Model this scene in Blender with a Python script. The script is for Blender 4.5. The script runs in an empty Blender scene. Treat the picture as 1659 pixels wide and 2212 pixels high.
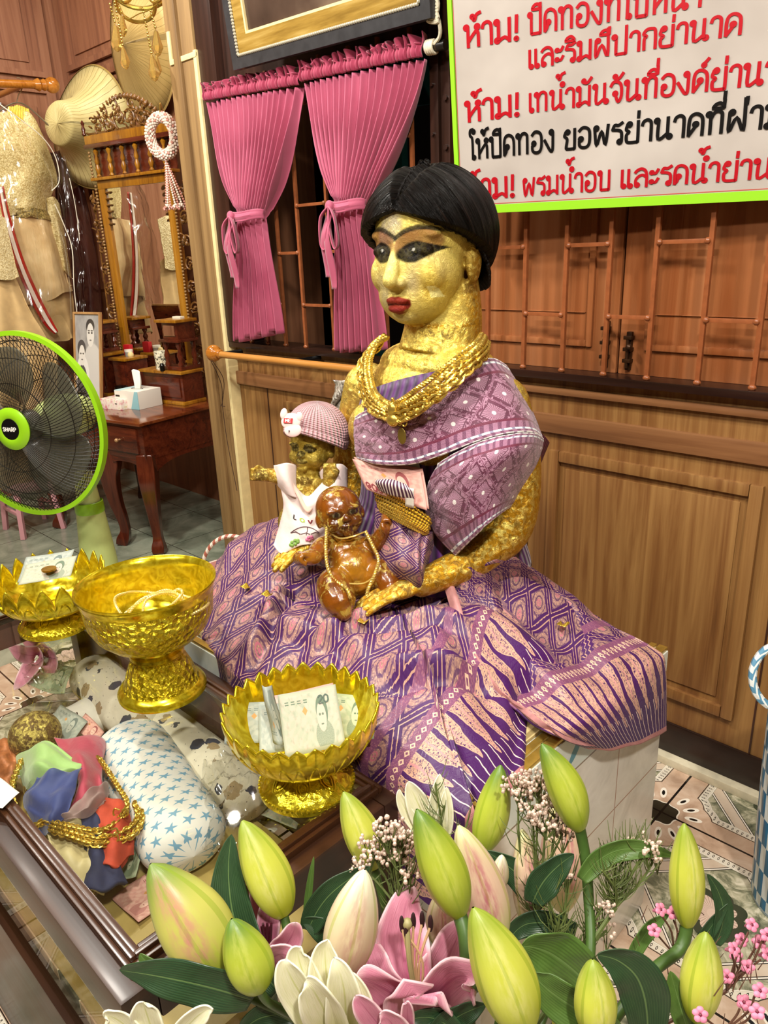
import bpy, bmesh, math, random
import numpy as np
from mathutils import Vector, Matrix
from mathutils import noise as mnoise

random.seed(7)
SC = bpy.context.scene
COL = SC.collection
PI = math.pi

# ------------------------------------------------------------------ camera
# phone held at kneeling eye height, pitched ~19 degrees down, ~45 degrees to the wall
HC = 1.15
FPX = 1620.0
PPX, PPY = 829.5, 1106.0
RW = np.array([[0.71810422, 0.20617866, -0.66469293],
               [0.69494979, -0.26326333, 0.66913168],
               [-0.03702861, -0.9424345, -0.33233432]])   # world = RW @ (right, down, forward)
CAMP = np.array([0.0, 0.0, HC])


def ray(u, v):
    return RW @ np.array([(u - PPX) / FPX, (v - PPY) / FPX, 1.0])


def atz(u, v, z):
    d = ray(u, v); return Vector(CAMP + d * (z - HC) / d[2])


def aty(u, v, y):
    d = ray(u, v); return Vector(CAMP + d * (y / d[1]))


def atx(u, v, x):
    d = ray(u, v); return Vector(CAMP + d * (x / d[0]))


def atd(u, v, D):
    return Vector(CAMP + ray(u, v) * D)


def plumb(u, v, P):
    d = ray(u, v); t = (d[0] * P[0] + d[1] * P[1]) / (d[0] ** 2 + d[1] ** 2); return Vector(CAMP + d * t)


cam = bpy.data.cameras.new('camera')
cam.sensor_fit = 'AUTO'; cam.sensor_width = 36.0
cam.lens = FPX / 2212.0 * 36.0
cam.clip_start = 0.02; cam.clip_end = 60
camo = bpy.data.objects.new('camera', cam)
M = Matrix.Identity(4)
for i in range(3):
    M[i][0] = RW[i][0]; M[i][1] = -RW[i][1]; M[i][2] = -RW[i][2]; M[i][3] = CAMP[i]
camo.matrix_world = M
COL.objects.link(camo)
SC.camera = camo

# ------------------------------------------------------------------ light
SC.view_settings.view_transform = 'Standard'
SC.view_settings.look = 'None'
SC.view_settings.gamma = 1.0
SC.view_settings.use_curve_mapping = False
SC.view_settings.exposure = 0.13
wd = bpy.data.worlds.new('world'); wd.use_nodes = True
wd.node_tree.nodes['Background'].inputs[0].default_value = (1.0, 0.93, 0.82, 1)
wd.node_tree.nodes['Background'].inputs[1].default_value = 0.13
SC.world = wd


def lamp(name, loc, target, energy, size, color=(1, 0.95, 0.86), shape='DISK', sy=None):
    l = bpy.data.lights.new(name, 'AREA'); l.energy = energy; l.shape = shape; l.size = size
    if sy: l.size_y = sy
    l.color = color
    o = bpy.data.objects.new(name, l); COL.objects.link(o)
    o.location = loc
    d = Vector(target) - Vector(loc)
    o.rotation_euler = d.to_track_quat('-Z', 'Y').to_euler()
    return o


LAMPS = [
    ('ceiling_light', (-0.35, 0.05, 2.55), (-0.75, 1.0, 0.6), 26, 0.16),
    ('ceiling_light', (0.75, -0.15, 2.55), (-0.4, 1.2, 0.5), 40, 0.16),
    ('ceiling_light', (-1.75, 0.35, 2.55), (-1.9, 1.2, 0.6), 30, 0.16),
    ('ceiling_light', (-2.74, 1.60, 2.55), (-2.6, 1.3, 0.5), 5, 0.055),
    ('ceiling_light', (-2.78, 1.78, 2.55), (-2.7, 1.4, 0.5), 4, 0.055),
    ('ceiling_light', (-2.7, 0.4, 2.55), (-3.2, 1.6, 1.0), 22, 0.16),
]
for a in LAMPS:
    lamp(*a)
lamp('ceiling_tube', (-0.9, -1.1, 2.5), (-1.1, 1.0, 0.7), 34, 1.2, (1, 0.95, 0.86), 'RECTANGLE', 0.12)


# ------------------------------------------------------------------ colour + node helpers
def C(h, a=1.0):
    h = h.lstrip('#')
    out = []
    for i in (0, 2, 4):
        c = int(h[i:i + 2], 16) / 255.0
        out.append(c / 12.92 if c <= 0.04045 else ((c + 0.055) / 1.055) ** 2.4)
    return (out[0], out[1], out[2], a)


class E:
    """a scalar or colour socket with arithmetic"""
    def __init__(s, t, sock): s.t, s.s = t, sock
    def _m(s, op, *args):
        n = s.t.nodes.new('ShaderNodeMath'); n.operation = op
        for i, a in enumerate(args):
            if isinstance(a, E): s.t.links.new(a.s, n.inputs[i])
            else: n.inputs[i].default_value = float(a)
        return E(s.t, n.outputs[0])
    def __add__(s, o): return s._m('ADD', s, o)
    def __radd__(s, o): return s._m('ADD', o, s)
    def __sub__(s, o): return s._m('SUBTRACT', s, o)
    def __rsub__(s, o): return s._m('SUBTRACT', o, s)
    def __mul__(s, o): return s._m('MULTIPLY', s, o)
    def __rmul__(s, o): return s._m('MULTIPLY', o, s)
    def __truediv__(s, o): return s._m('DIVIDE', s, o)
    def __rtruediv__(s, o): return s._m('DIVIDE', o, s)
    def __pow__(s, o): return s._m('POWER', s, o)
    def __neg__(s): return s._m('MULTIPLY', s, -1)
    def lt(s, o): return s._m('LESS_THAN', s, o)
    def gt(s, o): return s._m('GREATER_THAN', s, o)
    def mn(s, o): return s._m('MINIMUM', s, o)
    def mx(s, o): return s._m('MAXIMUM', s, o)
    def abs(s): return s._m('ABSOLUTE', s)
    def fr(s): return s._m('FRACT', s)
    def fl(s): return s._m('FLOOR', s)
    def sin(s): return s._m('SINE', s)
    def cos(s): return s._m('COSINE', s)
    def sqrt(s): return s._m('SQRT', s)
    def atan2(s, o): return s._m('ARCTAN2', s, o)
    def ping(s, o=1.0): return s._m('PINGPONG', s, o)
    def step(s, a, b):
        n = s.t.nodes.new('ShaderNodeMapRange'); n.interpolation_type = 'SMOOTHSTEP'
        s.t.links.new(s.s, n.inputs[0]); n.inputs[1].default_value = a; n.inputs[2].default_value = b
        return E(s.t, n.outputs[0])
    def clamp(s): return s._m('MINIMUM', s._m('MAXIMUM', s, 0), 1)


class MT:
    """one procedural material"""
    def __init__(s, name, rough=0.5, metal=0.0, color=None, **kw):
        s.m = bpy.data.materials.new(name); s.m.use_nodes = True
        s.t = s.m.node_tree; s.b = s.t.nodes['Principled BSDF']
        s.b.inputs['Roughness'].default_value = rough
        s.b.inputs['Metallic'].default_value = metal
        if color: s.b.inputs['Base Color'].default_value = C(color) if isinstance(color, str) else color
        for k, v in kw.items(): s.b.inputs[k.replace('_', ' ')].default_value = v
        s.tc = None
    def coord(s, kind='Object'):
        if s.tc is None: s.tc = s.t.nodes.new('ShaderNodeTexCoord')
        return E(s.t, s.tc.outputs[kind])
    def attr(s, name, col=False):
        n = s.t.nodes.new('ShaderNodeAttribute'); n.attribute_name = name
        return E(s.t, n.outputs['Color' if col else 'Fac'])
    def xyz(s, kind='Object'):
        n = s.t.nodes.new('ShaderNodeSeparateXYZ'); s.t.links.new(s.coord(kind).s, n.inputs[0])
        return [E(s.t, n.outputs[i]) for i in range(3)]
    def vec(s, x, y, z=0.0):
        n = s.t.nodes.new('ShaderNodeCombineXYZ')
        for i, a in enumerate((x, y, z)):
            if isinstance(a, E): s.t.links.new(a.s, n.inputs[i])
            else: n.inputs[i].default_value = a
        return E(s.t, n.outputs[0])
    def scale(s, v, sx, sy=None, sz=None):
        n = s.t.nodes.new('ShaderNodeVectorMath'); n.operation = 'MULTIPLY'
        s.t.links.new(v.s, n.inputs[0]); n.inputs[1].default_value = (sx, sx if sy is None else sy, sx if sz is None else sz)
        return E(s.t, n.outputs[0])
    def noise(s, v, scale, detail=3.0, rough=0.55, dist=0.0):
        n = s.t.nodes.new('ShaderNodeTexNoise'); s.t.links.new(v.s, n.inputs['Vector'])
        n.inputs['Scale'].default_value = scale; n.inputs['Detail'].default_value = detail
        n.inputs['Roughness'].default_value = rough; n.inputs['Distortion'].default_value = dist
        return E(s.t, n.outputs[0])
    def voro(s, v, scale, feature='F1', out='Distance', rnd=1.0):
        n = s.t.nodes.new('ShaderNodeTexVoronoi'); n.feature = feature; s.t.links.new(v.s, n.inputs['Vector'])
        n.inputs['Scale'].default_value = scale; n.inputs['Randomness'].default_value = rnd
        return E(s.t, n.outputs[out])
    def ramp(s, f, stops, const=False):
        n = s.t.nodes.new('ShaderNodeValToRGB'); s.t.links.new(f.s, n.inputs[0])
        if const: n.color_ramp.interpolation = 'CONSTANT'
        el = n.color_ramp.elements
        while len(el) < len(stops): el.new(0.5)
        for e, (p, c) in zip(el, stops): e.position = p; e.color = C(c) if isinstance(c, str) else c
        return E(s.t, n.outputs[0])
    def mix(s, f, a, b):
        n = s.t.nodes.new('ShaderNodeMix'); n.data_type = 'RGBA'
        for sock, a_ in ((n.inputs[0], f), (n.inputs[6], a), (n.inputs[7], b)):
            if isinstance(a_, E): s.t.links.new(a_.s, sock)
            elif isinstance(a_, str): sock.default_value = C(a_)
            else: sock.default_value = a_
        return E(s.t, n.outputs[2])
    def set(s, name, v):
        if isinstance(v, E): s.t.links.new(v.s, s.b.inputs[name])
        elif isinstance(v, str): s.b.inputs[name].default_value = C(v)
        else: s.b.inputs[name].default_value = v
        return s
    def color(s, v): return s.set('Base Color', v)
    def bump(s, h, strength=0.3, dist=0.01):
        n = s.t.nodes.new('ShaderNodeBump'); n.inputs['Strength'].default_value = strength
        n.inputs['Distance'].default_value = dist
        s.t.links.new(h.s, n.inputs['Height']); s.t.links.new(n.outputs[0], s.b.inputs['Normal'])
        return s


def plain(name, color, rough=0.5, metal=0.0, var=0.0, scale=30, bump=0.0, **kw):
    m = MT(name, rough, metal, color, **kw)
    if var or bump:
        n = m.noise(m.coord('Object'), scale, 4)
        if var:
            c = C(color) if isinstance(color, str) else color
            lo = tuple(x * (1 - var) for x in c[:3]) + (1,); hi = tuple(min(1, x * (1 + var)) for x in c[:3]) + (1,)
            m.color(m.ramp(n, [(0.3, lo), (0.7, hi)]))
        if bump: m.bump(n, bump, 0.004)
    return m.m


def wood(name, dark, mid, light, axis=2, scale=1.0, rough=0.35, fine=1.0, coat=0.0, bump=0.08):
    """long grain along AXIS of the object's own space"""
    m = MT(name, rough)
    st = [9.0 * scale] * 3; st[axis] = 0.55 * scale
    v = m.scale(m.coord('Object'), *st)
    big = m.noise(v, 1.6, 4, 0.6, 1.2)
    fs = [70.0 * scale] * 3; fs[axis] = 1.6 * scale
    fn = m.noise(m.scale(m.coord('Object'), *fs), 1.0, 3, 0.6, 0.3)
    f = big * 0.72 + fn * (0.28 * fine)
    m.color(m.ramp(f, [(0.30, dark), (0.46, mid), (0.66, light)]))
    m.set('Roughness', f * 0.25 + (rough - 0.12))
    m.set('Coat Weight', coat); m.set('Coat Roughness', 0.15)
    if bump: m.bump(fn, bump, 0.002)
    return m.m


# ------------------------------------------------------------------ mesh helpers
class MB:
    """collects shapes into one mesh"""
    def __init__(s): s.v, s.f, s.uv, s.mi = [], [], {}, []
    def add(s, vs, fs, uvs=None, mat=0):
        b = len(s.v); s.v.extend([Vector(p) for p in vs])
        for k, f in enumerate(fs):
            s.f.append(tuple(b + i for i in f)); s.mi.append(mat)
        if uvs is not None:
            for i, u in enumerate(uvs): s.uv[b + i] = u
        return s
    def box(s, lo, hi, bev=0.0, mat=0, M=None):
        bm = bmesh.new(); bmesh.ops.create_cube(bm, size=1.0)
        c = [(a + b) / 2 for a, b in zip(lo, hi)]; d = [abs(b - a) for a, b in zip(lo, hi)]
        for v in bm.verts: v.co = Vector((c[0] + v.co.x * d[0], c[1] + v.co.y * d[1], c[2] + v.co.z * d[2]))
        if bev > 0:
            bev = min(bev, 0.45 * min(d))
            bmesh.ops.bevel(bm, geom=list(bm.edges), offset=bev, segments=2, profile=0.7, affect='EDGES')
        if M is not None: bm.transform(M)
        bm.verts.index_update()
        s.add([v.co.copy() for v in bm.verts], [[v.index for v in f.verts] for f in bm.faces], None, mat); bm.free()
        return s
    def tube(s, pts, r, n=10, closed=False, cap=True, mat=0, flat=None):
        pts = [Vector(p) for p in pts]; N = len(pts)
        rs = r if isinstance(r, (list, tuple)) else [r] * N
        T = []
        for i in range(N):
            if closed: t = pts[(i + 1) % N] - pts[i - 1]
            else: t = pts[min(i + 1, N - 1)] - pts[max(i - 1, 0)]
            T.append(t.normalized() if t.length > 1e-9 else Vector((0, 0, 1)))
        a = Vector((0, 0, 1)) if abs(T[0].z) < 0.9 else Vector((1, 0, 0))
        nrm = T[0].cross(a).normalized(); vs, fs, uvs = [], [], []
        for i in range(N):
            nrm = (nrm - T[i] * nrm.dot(T[i]))
            nrm = nrm.normalized() if nrm.length > 1e-9 else T[i].orthogonal().normalized()
            bn = T[i].cross(nrm)
            for k in range(n):
                w = 2 * PI * k / n
                rb = rs[i] * (flat if flat else 1.0)
                vs.append(pts[i] + nrm * (math.cos(w) * rs[i]) + bn * (math.sin(w) * rb)); uvs.append((k / n, i / max(1, N - 1)))
        L = N if closed else N - 1
        for i in range(L):
            for k in range(n):
                a_, b_ = i * n + k, i * n + (k + 1) % n
                j = (i + 1) % N
                fs.append((a_, b_, j * n + (k + 1) % n, j * n + k))
        if cap and not closed:
            fs.append(tuple(range(n - 1, -1, -1))); fs.append(tuple((N - 1) * n + k for k in range(n)))
        return s.add(vs, fs, uvs, mat)
    def cyl(s, a, b, r, r2=None, n=20, mat=0):
        return s.tube([a, b], [r, r if r2 is None else r2], n, mat=mat)
    def lathe(s, prof, n=48, M=None, mod=None, mat=0, cap=False):
        """prof: (r, z) pairs; mod(theta, i) scales the radius / returns (r, z) offset"""
        vs, fs, uvs = [], [], []
        for i, (r, z) in enumerate(prof):
            for k in range(n):
                th = 2 * PI * k / n
                rr, zz = (r, z) if mod is None else mod(th, i, r, z)
                p = Vector((rr * math.cos(th), rr * math.sin(th), zz))
                vs.append(M @ p if M is not None else p); uvs.append((k / n, i / (len(prof) - 1)))
        for i in range(len(prof) - 1):
            for k in range(n):
                fs.append((i * n + k, i * n + (k + 1) % n, (i + 1) * n + (k + 1) % n, (i + 1) * n + k))
        if cap:
            fs.append(tuple(range(n - 1, -1, -1))); fs.append(tuple((len(prof) - 1) * n + k for k in range(n)))
        return s.add(vs, fs, uvs, mat)
    def ball(s, c, r, n=12, m=8, M=None, mat=0):
        c = Vector(c); r = r if isinstance(r, (tuple, list)) else (r, r, r)
        vs, fs = [], []
        for i in range(m + 1):
            ph = PI * i / m
            for k in range(n):
                th = 2 * PI * k / n
                p = Vector((r[0] * math.sin(ph) * math.cos(th), r[1] * math.sin(ph) * math.sin(th), r[2] * math.cos(ph)))
                vs.append(c + (M @ p if M is not None else p))
        for i in range(m):
            for k in range(n):
                fs.append((i * n + k, (i + 1) * n + k, (i + 1) * n + (k + 1) % n, i * n + (k + 1) % n))
        return s.add(vs, fs, None, mat)
    def grid(s, P, nu, nv, fn=None, uvfn=None, mat=0, closed_u=False):
        """P(u, v) with u, v in 0..1"""
        vs, uvs, fs = [], [], []
        for j in range(nv + 1):
            for i in range(nu + 1):
                u, v = i / nu, j / nv
                vs.append(Vector(P(u, v))); uvs.append(uvfn(u, v) if uvfn else (u, v))
        for j in range(nv):
            for i in range(nu):
                a = j * (nu + 1) + i
                fs.append((a, a + 1, a + nu + 2, a + nu + 1))
        return s.add(vs, fs, uvs, mat)
    def prism(s, poly, d, mat=0):
        """poly: world points of a planar outline, d: extrusion vector"""
        d = Vector(d); n = len(poly); poly = [Vector(p) for p in poly]
        vs = poly + [p + d for p in poly]
        fs = [tuple(range(n - 1, -1, -1)), tuple(range(n, 2 * n))] + [(i, (i + 1) % n, n + (i + 1) % n, n + i) for i in range(n)]
        return s.add(vs, fs, None, mat)
    def build(s, name, mats, parent=None, smooth=True, angle=40, merge=False):
        me = bpy.data.meshes.new(name)
        org = Vector((0, 0, 0))
        if parent is not None:
            org = wloc(parent)
        me.from_pydata([p - org for p in s.v], [], s.f)
        me.update()
        if not isinstance(mats, (list, tuple)): mats = [mats]
        for m in mats: me.materials.append(m)
        if len(mats) > 1: me.polygons.foreach_set('material_index', s.mi)
        if s.uv:
            lay = me.uv_layers.new(name='UVMap')
            li = np.zeros(len(me.loops), dtype=np.int32); me.loops.foreach_get('vertex_index', li)
            U = np.zeros((len(s.v), 2), dtype=np.float32)
            for k, u in s.uv.items(): U[k] = u[:2]
            lay.data.foreach_set('uv', U[li].ravel())
        bm = bmesh.new(); bm.from_mesh(me)
        if merge: bmesh.ops.remove_doubles(bm, verts=bm.verts, dist=1e-5)
        if smooth != 'keep': bmesh.ops.recalc_face_normals(bm, faces=bm.faces)
        if smooth:
            for f in bm.faces: f.smooth = True
            ca = math.radians(angle)
            for e in bm.edges:
                if len(e.link_faces) == 2 and e.calc_face_angle(0) > ca: e.smooth = False
        bm.to_mesh(me); bm.free()
        o = bpy.data.objects.new(name, me); COL.objects.link(o)
        if parent is not None: o.parent = parent
        return o


def wloc(o):
    p = Vector(o.location)
    while o.parent is not None:
        o = o.parent; p = p + Vector(o.location)
    return p


def tag(o, label=None, cat=None, group=None, kind=None):
    if label: o['label'] = label
    if cat: o['category'] = cat
    if group: o['group'] = group
    if kind: o['kind'] = kind
    return o


def thing(name, loc, label, cat, group=None):
    o = bpy.data.objects.new(name, None); COL.objects.link(o); o.location = loc
    o.empty_display_size = 0.02
    return tag(o, label, cat, group)


def struct(mb, name, mats, **kw):
    return tag(mb.build(name, mats, **kw), kind='structure')


def copy_tree(o, parent=None):
    c = o.copy(); COL.objects.link(c)
    if parent is not None: c.parent = parent
    for ch in list(o.children): copy_tree(ch, c)
    return c


def solidify(o, t, offset=0.0):
    m = o.modifiers.new('thick', 'SOLIDIFY'); m.thickness = t; m.offset = offset
    return o


def subsurf(o, n=1):
    m = o.modifiers.new('sub', 'SUBSURF'); m.levels = n; m.render_levels = n
    return o


def cr(pts, n, closed=False):
    """Catmull-Rom through points, n samples per span"""
    pts = [Vector(p) for p in pts]; out = []; N = len(pts)
    L = N if closed else N - 1
    for i in range(L):
        if closed: p0, p1, p2, p3 = pts[i - 1], pts[i], pts[(i + 1) % N], pts[(i + 2) % N]
        else: p0, p1, p2, p3 = pts[max(i - 1, 0)], pts[i], pts[i + 1], pts[min(i + 2, N - 1)]
        for k in range(n):
            t = k / n
            out.append(0.5 * ((2 * p1) + (p2 - p0) * t + (2 * p0 - 5 * p1 + 4 * p2 - p3) * t * t + (3 * p1 - p0 - 3 * p2 + p3) * t ** 3))
    if not closed: out.append(pts[-1])
    return out


def crv(pts, t):
    """Catmull-Rom value at t in 0..1 over the whole list"""
    N = len(pts); x = min(max(t, 0), 1) * (N - 1); i = min(int(x), N - 2); t = x - i
    p0, p1, p2, p3 = pts[max(i - 1, 0)], pts[i], pts[i + 1], pts[min(i + 2, N - 1)]
    return 0.5 * ((2 * p1) + (p2 - p0) * t + (2 * p0 - 5 * p1 + 4 * p2 - p3) * t * t + (3 * p1 - p0 - 3 * p2 + p3) * t ** 3)


def patch(net):
    """net: rows of Vectors -> P(u, v)"""
    def P(u, v):
        return crv([crv(row, u) for row in net], v)
    return P


def sm(a, b, x):
    t = min(max((x - a) / (b - a), 0), 1); return t * t * (3 - 2 * t)


def remesh(mb, voxel, smooth_it=6, name='tmp'):
    """union of the collected closed shapes as one continuous surface (verts, faces)"""
    me = bpy.data.meshes.new(name); me.from_pydata(mb.v, [], mb.f); me.update()
    bm = bmesh.new(); bm.from_mesh(me); bmesh.ops.recalc_face_normals(bm, faces=bm.faces); bm.to_mesh(me); bm.free()
    o = bpy.data.objects.new(name, me); COL.objects.link(o)
    r = o.modifiers.new('r', 'REMESH'); r.mode = 'VOXEL'; r.voxel_size = voxel; r.adaptivity = 0
    if smooth_it:
        s_ = o.modifiers.new('s', 'SMOOTH'); s_.factor = 0.5; s_.iterations = smooth_it
    dg = bpy.context.evaluated_depsgraph_get()
    ev = o.evaluated_get(dg); m2 = ev.to_mesh()
    V = np.zeros(len(m2.vertices) * 3); m2.vertices.foreach_get('co', V)
    F = [tuple(p.vertices) for p in m2.polygons]
    ev.to_mesh_clear()
    bpy.data.objects.remove(o); bpy.data.meshes.remove(me)
    return V.reshape(-1, 3), F


def from_np(V, F, name, mats, parent=None, colors=None, attrs=None):
    me = bpy.data.meshes.new(name)
    org = np.array(wloc(parent)) if parent is not None else np.zeros(3)
    me.from_pydata((V - org).tolist(), [], F); me.update()
    for m in (mats if isinstance(mats, (list, tuple)) else [mats]): me.materials.append(m)
    me.polygons.foreach_set('use_smooth', [True] * len(me.polygons))
    if colors is not None:
        a = me.color_attributes.new('Col', 'FLOAT_COLOR', 'POINT')
        a.data.foreach_set('color', np.concatenate([colors, np.ones((len(colors), 1))], 1).astype(np.float32).ravel())
    for k, val in (attrs or {}).items():
        a = me.attributes.new(k, 'FLOAT', 'POINT'); a.data.foreach_set('value', np.asarray(val, dtype=np.float32))
    o = bpy.data.objects.new(name, me); COL.objects.link(o)
    if parent is not None: o.parent = parent
    return o


def ellip(mb, c, r, rot=None, n=24, m=16):
    """closed ellipsoid, optional rotation matrix"""
    c = Vector(c); vs, fs = [], []
    vs.append(c + (rot @ Vector((0, 0, r[2])) if rot else Vector((0, 0, r[2]))))
    for i in range(1, m):
        ph = PI * i / m
        for k in range(n):
            th = 2 * PI * k / n
            p = Vector((r[0] * math.sin(ph) * math.cos(th), r[1] * math.sin(ph) * math.sin(th), r[2] * math.cos(ph)))
            vs.append(c + (rot @ p if rot else p))
    vs.append(c + (rot @ Vector((0, 0, -r[2])) if rot else Vector((0, 0, -r[2]))))
    for k in range(n): fs.append((0, 1 + k, 1 + (k + 1) % n))
    for i in range(m - 2):
        for k in range(n):
            a, b = 1 + i * n + k, 1 + i * n + (k + 1) % n
            fs.append((a, a + n, b + n, b))
    e = len(vs) - 1; s0 = 1 + (m - 2) * n
    for k in range(n): fs.append((e, s0 + (k + 1) % n, s0 + k))
    mb.add(vs, fs)


def limb(mb, pts, radii, n=16, sub=6):
    """closed tapered tube with round ends"""
    P = cr(pts, sub); R = [crv(radii, i / (len(P) - 1)) for i in range(len(P))]
    mb.tube(P, R, n)
    ellip(mb, P[0], (R[0],) * 3, n=n, m=10); ellip(mb, P[-1], (R[-1],) * 3, n=n, m=10)
# ------------------------------------------------------------------ materials of the room
M_WALL = wood('wall_panel_wood', '#57351a', '#785029', '#97703f', 2, 1.3, 0.42, 1.2)
M_RAIL = wood('rail_wood', '#5c3a20', '#734b2c', '#8a5f3a', 0, 1.3, 0.42)
M_SHUT = wood('shutter_wood', '#7c4524', '#935a35', '#a66d47', 2, 0.9, 0.30, 0.5)
M_GRILL = plain('grill_brown_paint', '#8a4e2c', 0.33, 0.0, 0.15, 60)
M_DARK = wood('dark_timber', '#140806', '#20100b', '#301911', 0, 1.0, 0.30)
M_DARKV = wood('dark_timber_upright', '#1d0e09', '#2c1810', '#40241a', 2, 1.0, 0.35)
M_POST = wood('weathered_post', '#4b351b', '#775a35', '#99794c', 2, 0.8, 0.6, 1.3, bump=0.3)
M_CREAM = plain('cream_trim_paint', '#e0cd96', 0.5, 0, 0.08, 40)
M_LEFTW = wood('left_wall_wood', '#764832', '#946348', '#ab7a5c', 2, 1.0, 0.4, 0.8)
M_RECW = wood('recess_wall_wood', '#744630', '#925f42', '#a87351', 2, 1.1, 0.4, 0.8)
M_CEIL = plain('ceiling_boards', '#98866b', 0.7, 0, 0.06, 8)
M_KERB = plain('kerb_paint', '#d9d0b4', 0.45, 0, 0.12, 50)


def floor_material():
    m = MT('patterned_floor_tile', 0.16)
    x, y, z = m.xyz('Object')
    T = 0.365
    px = ((x + 0.5045) / T).fr() - 0.5; py = ((y - 1.3057) / T).fr() - 0.5
    a, b = px.abs(), py.abs()
    d = a.mx(b)
    cx, cy = 0.5 - a, 0.5 - b
    c = (cx * cx + cy * cy).sqrt()
    obj = m.coord('Object')
    marb = m.noise(m.scale(obj, 22, 22, 22), 1.0, 6, 0.65, 1.6)
    green = m.ramp(marb, [(0.30, '#4c5040'), (0.45, '#7f8168'), (0.56, '#b7b398'), (0.68, '#e0d9c3')])
    sand = m.ramp(m.noise(obj, 14, 5, 0.6, 0.8), [(0.3, '#a98a72'), (0.5, '#c6aa92'), (0.7, '#d8c2ad')])
    pale = m.ramp(m.noise(obj, 18, 4), [(0.3, '#c9b49d'), (0.7, '#ddcdb9')])
    # scalloped inner edge of the sand border, bulging round the corner medallion
    s1 = ((d - 0.385) * 1.0)
    ang = cy.atan2(cx)
    s2 = (0.255 + (ang * 4).sin().abs() * 0.022) - c
    s = s1.mx(s2)                      # > 0: border
    band = s.gt(0.0)
    base = m.mix(band, green, sand)
    # chain of small rings along the border
    along = m.ramp(a.lt(b), [(0, '#000000'), (1, '#ffffff')], True)
    q = (a.lt(b) * px + b.lt(a) * py)
    ring = ((q * 38).fr() - 0.5).abs()
    ch = (s + 0.018).abs()
    line_w = ch.lt(0.017); dot = (ring * ring * 0.0009 * 4 + ch * ch).sqrt()
    chain = m.mix(dot.lt(0.0115), '#e4dccb', '#1a1612')
    chain = m.mix(dot.lt(0.006), chain, '#e4dccb')
    base = m.mix(line_w, base, chain)
    base = m.mix((s + 0.0395).abs().lt(0.0035), base, '#efe8da')
    base = m.mix((s - 0.004).abs().lt(0.0025), base, '#2a221c')
    # pale strap crossing the field, with white and black outlines
    e = a + b
    sd = (e - 0.44).abs()
    inside = s.lt(-0.045)
    base = m.mix(sd.lt(0.055) * inside, base, pale)
    for off, w, colr in ((0.055, 0.007, '#f0e9dc'), (0.062, 0.003, '#1b1713'), (0.045, 0.003, '#1b1713')):
        base = m.mix((sd - off).abs().lt(w) * inside, base, colr)
    # central flower
    r = (px * px + py * py).sqrt(); th = py.atan2(px)
    pet = 0.135 + (th * 4).cos().abs() * 0.03
    base = m.mix(r.lt(pet), base, '#39402f')
    base = m.mix(r.lt(pet - 0.05), base, '#d9bfae')
    base = m.mix(r.lt(pet - 0.05) * ((th * 20).sin().abs().lt(0.25)) * r.gt(0.03), base, '#8d7563')
    # corner: dark knot and three seed shapes
    base = m.mix((c + (ang * 6).sin() * 0.008).lt(0.10), base, '#ece4d4')
    base = m.mix((c + (ang * 6).sin() * 0.008).lt(0.092), base, '#2f2b20')
    for k, an in enumerate((0.35, 0.785, 1.22)):
        lx = cx * math.cos(an) + cy * math.sin(an) - 0.175; ly = cy * math.cos(an) - cx * math.sin(an)
        rr = (lx * lx * 0.16 + ly * ly).sqrt()
        base = m.mix(rr.lt(0.019), base, '#efe7d8'); base = m.mix(rr.lt(0.009), base, '#15110d')
    base = m.mix(d.gt(0.4935), base, '#17120e')
    m.color(base)
    m.bump(d.lt(0.4935), 0.25, 0.002)
    return m.m


M_FLOOR = floor_material()


def plain_tiles():
    m = MT('plain_floor_tile', 0.22)
    x, y, z = m.xyz('Object')
    a = ((x + 0.02) / 0.30).fr(); b = ((y + 0.045) / 0.30).fr()
    g = (a.lt(0.012) + b.lt(0.012)).clamp()
    n = m.noise(m.coord('Object'), 7, 5, 0.6, 1.0)
    m.color(m.mix(g, m.ramp(n, [(0.3, '#646c5c'), (0.5, '#858c7a'), (0.7, '#9da28f')]), '#3b3d33'))
    return m.m


WY = 1.484          # face of the back wall
RY = 1.93           # face of the recess wall
LX = -4.02          # face of the left wall

struct(MB().box((-2.24, -3.2, -0.05), (2.6, WY + 0.1, 0)), 'floor', M_FLOOR, smooth=False)
struct(MB().box((LX - 0.1, -3.2, -0.05), (-2.24, RY + 0.1, 0)), 'floor_recess', plain_tiles(), smooth=False)
struct(MB().box((LX - 0.1, -3.3, 2.6), (2.7, 2.6, 2.66)), 'ceiling', M_CEIL, smooth=False)

# back wall below the sill: boards, rails and raised panels
SILL = 0.858
mb = MB()
mb.box((-2.2, WY, 0.0), (2.6, WY + 0.05, SILL))
struct(mb, 'wall_back', M_WALL, smooth=False)
mb = MB()
mb.box((-2.15, WY - 0.012, 0.733), (2.6, WY + 0.002, 0.776), 0.004)
mb.box((-2.15, WY - 0.014, 0.822), (2.6, WY + 0.002, 0.838), 0.006)
struct(mb, 'trim_1', M_RAIL)


def raised_panel(x0, x1, z0, z1, name, mat=None, y=WY, fw=0.026, axis='y'):
    """moulded frame with a fielded panel"""
    mb = MB()
    for lo, hi in (((x0, y - 0.012, z0), (x0 + fw, y + .001, z1)), ((x1 - fw, y - 0.012, z0), (x1, y + .001, z1)),
                   ((x0 + fw, y - 0.0118, z0), (x1 - fw, y + .001, z0 + fw)), ((x0 + fw, y - 0.0118, z1 - fw), (x1 - fw, y + .001, z1))):
        mb.box(lo, hi, 0.008)
    mb.box((x0 + fw * 1.6, y - 0.004, z0 + fw * 1.6), (x1 - fw * 1.6, y + .001, z1 - fw * 1.6), 0.003)
    return struct(mb, name, mat or M_WALL)


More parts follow.
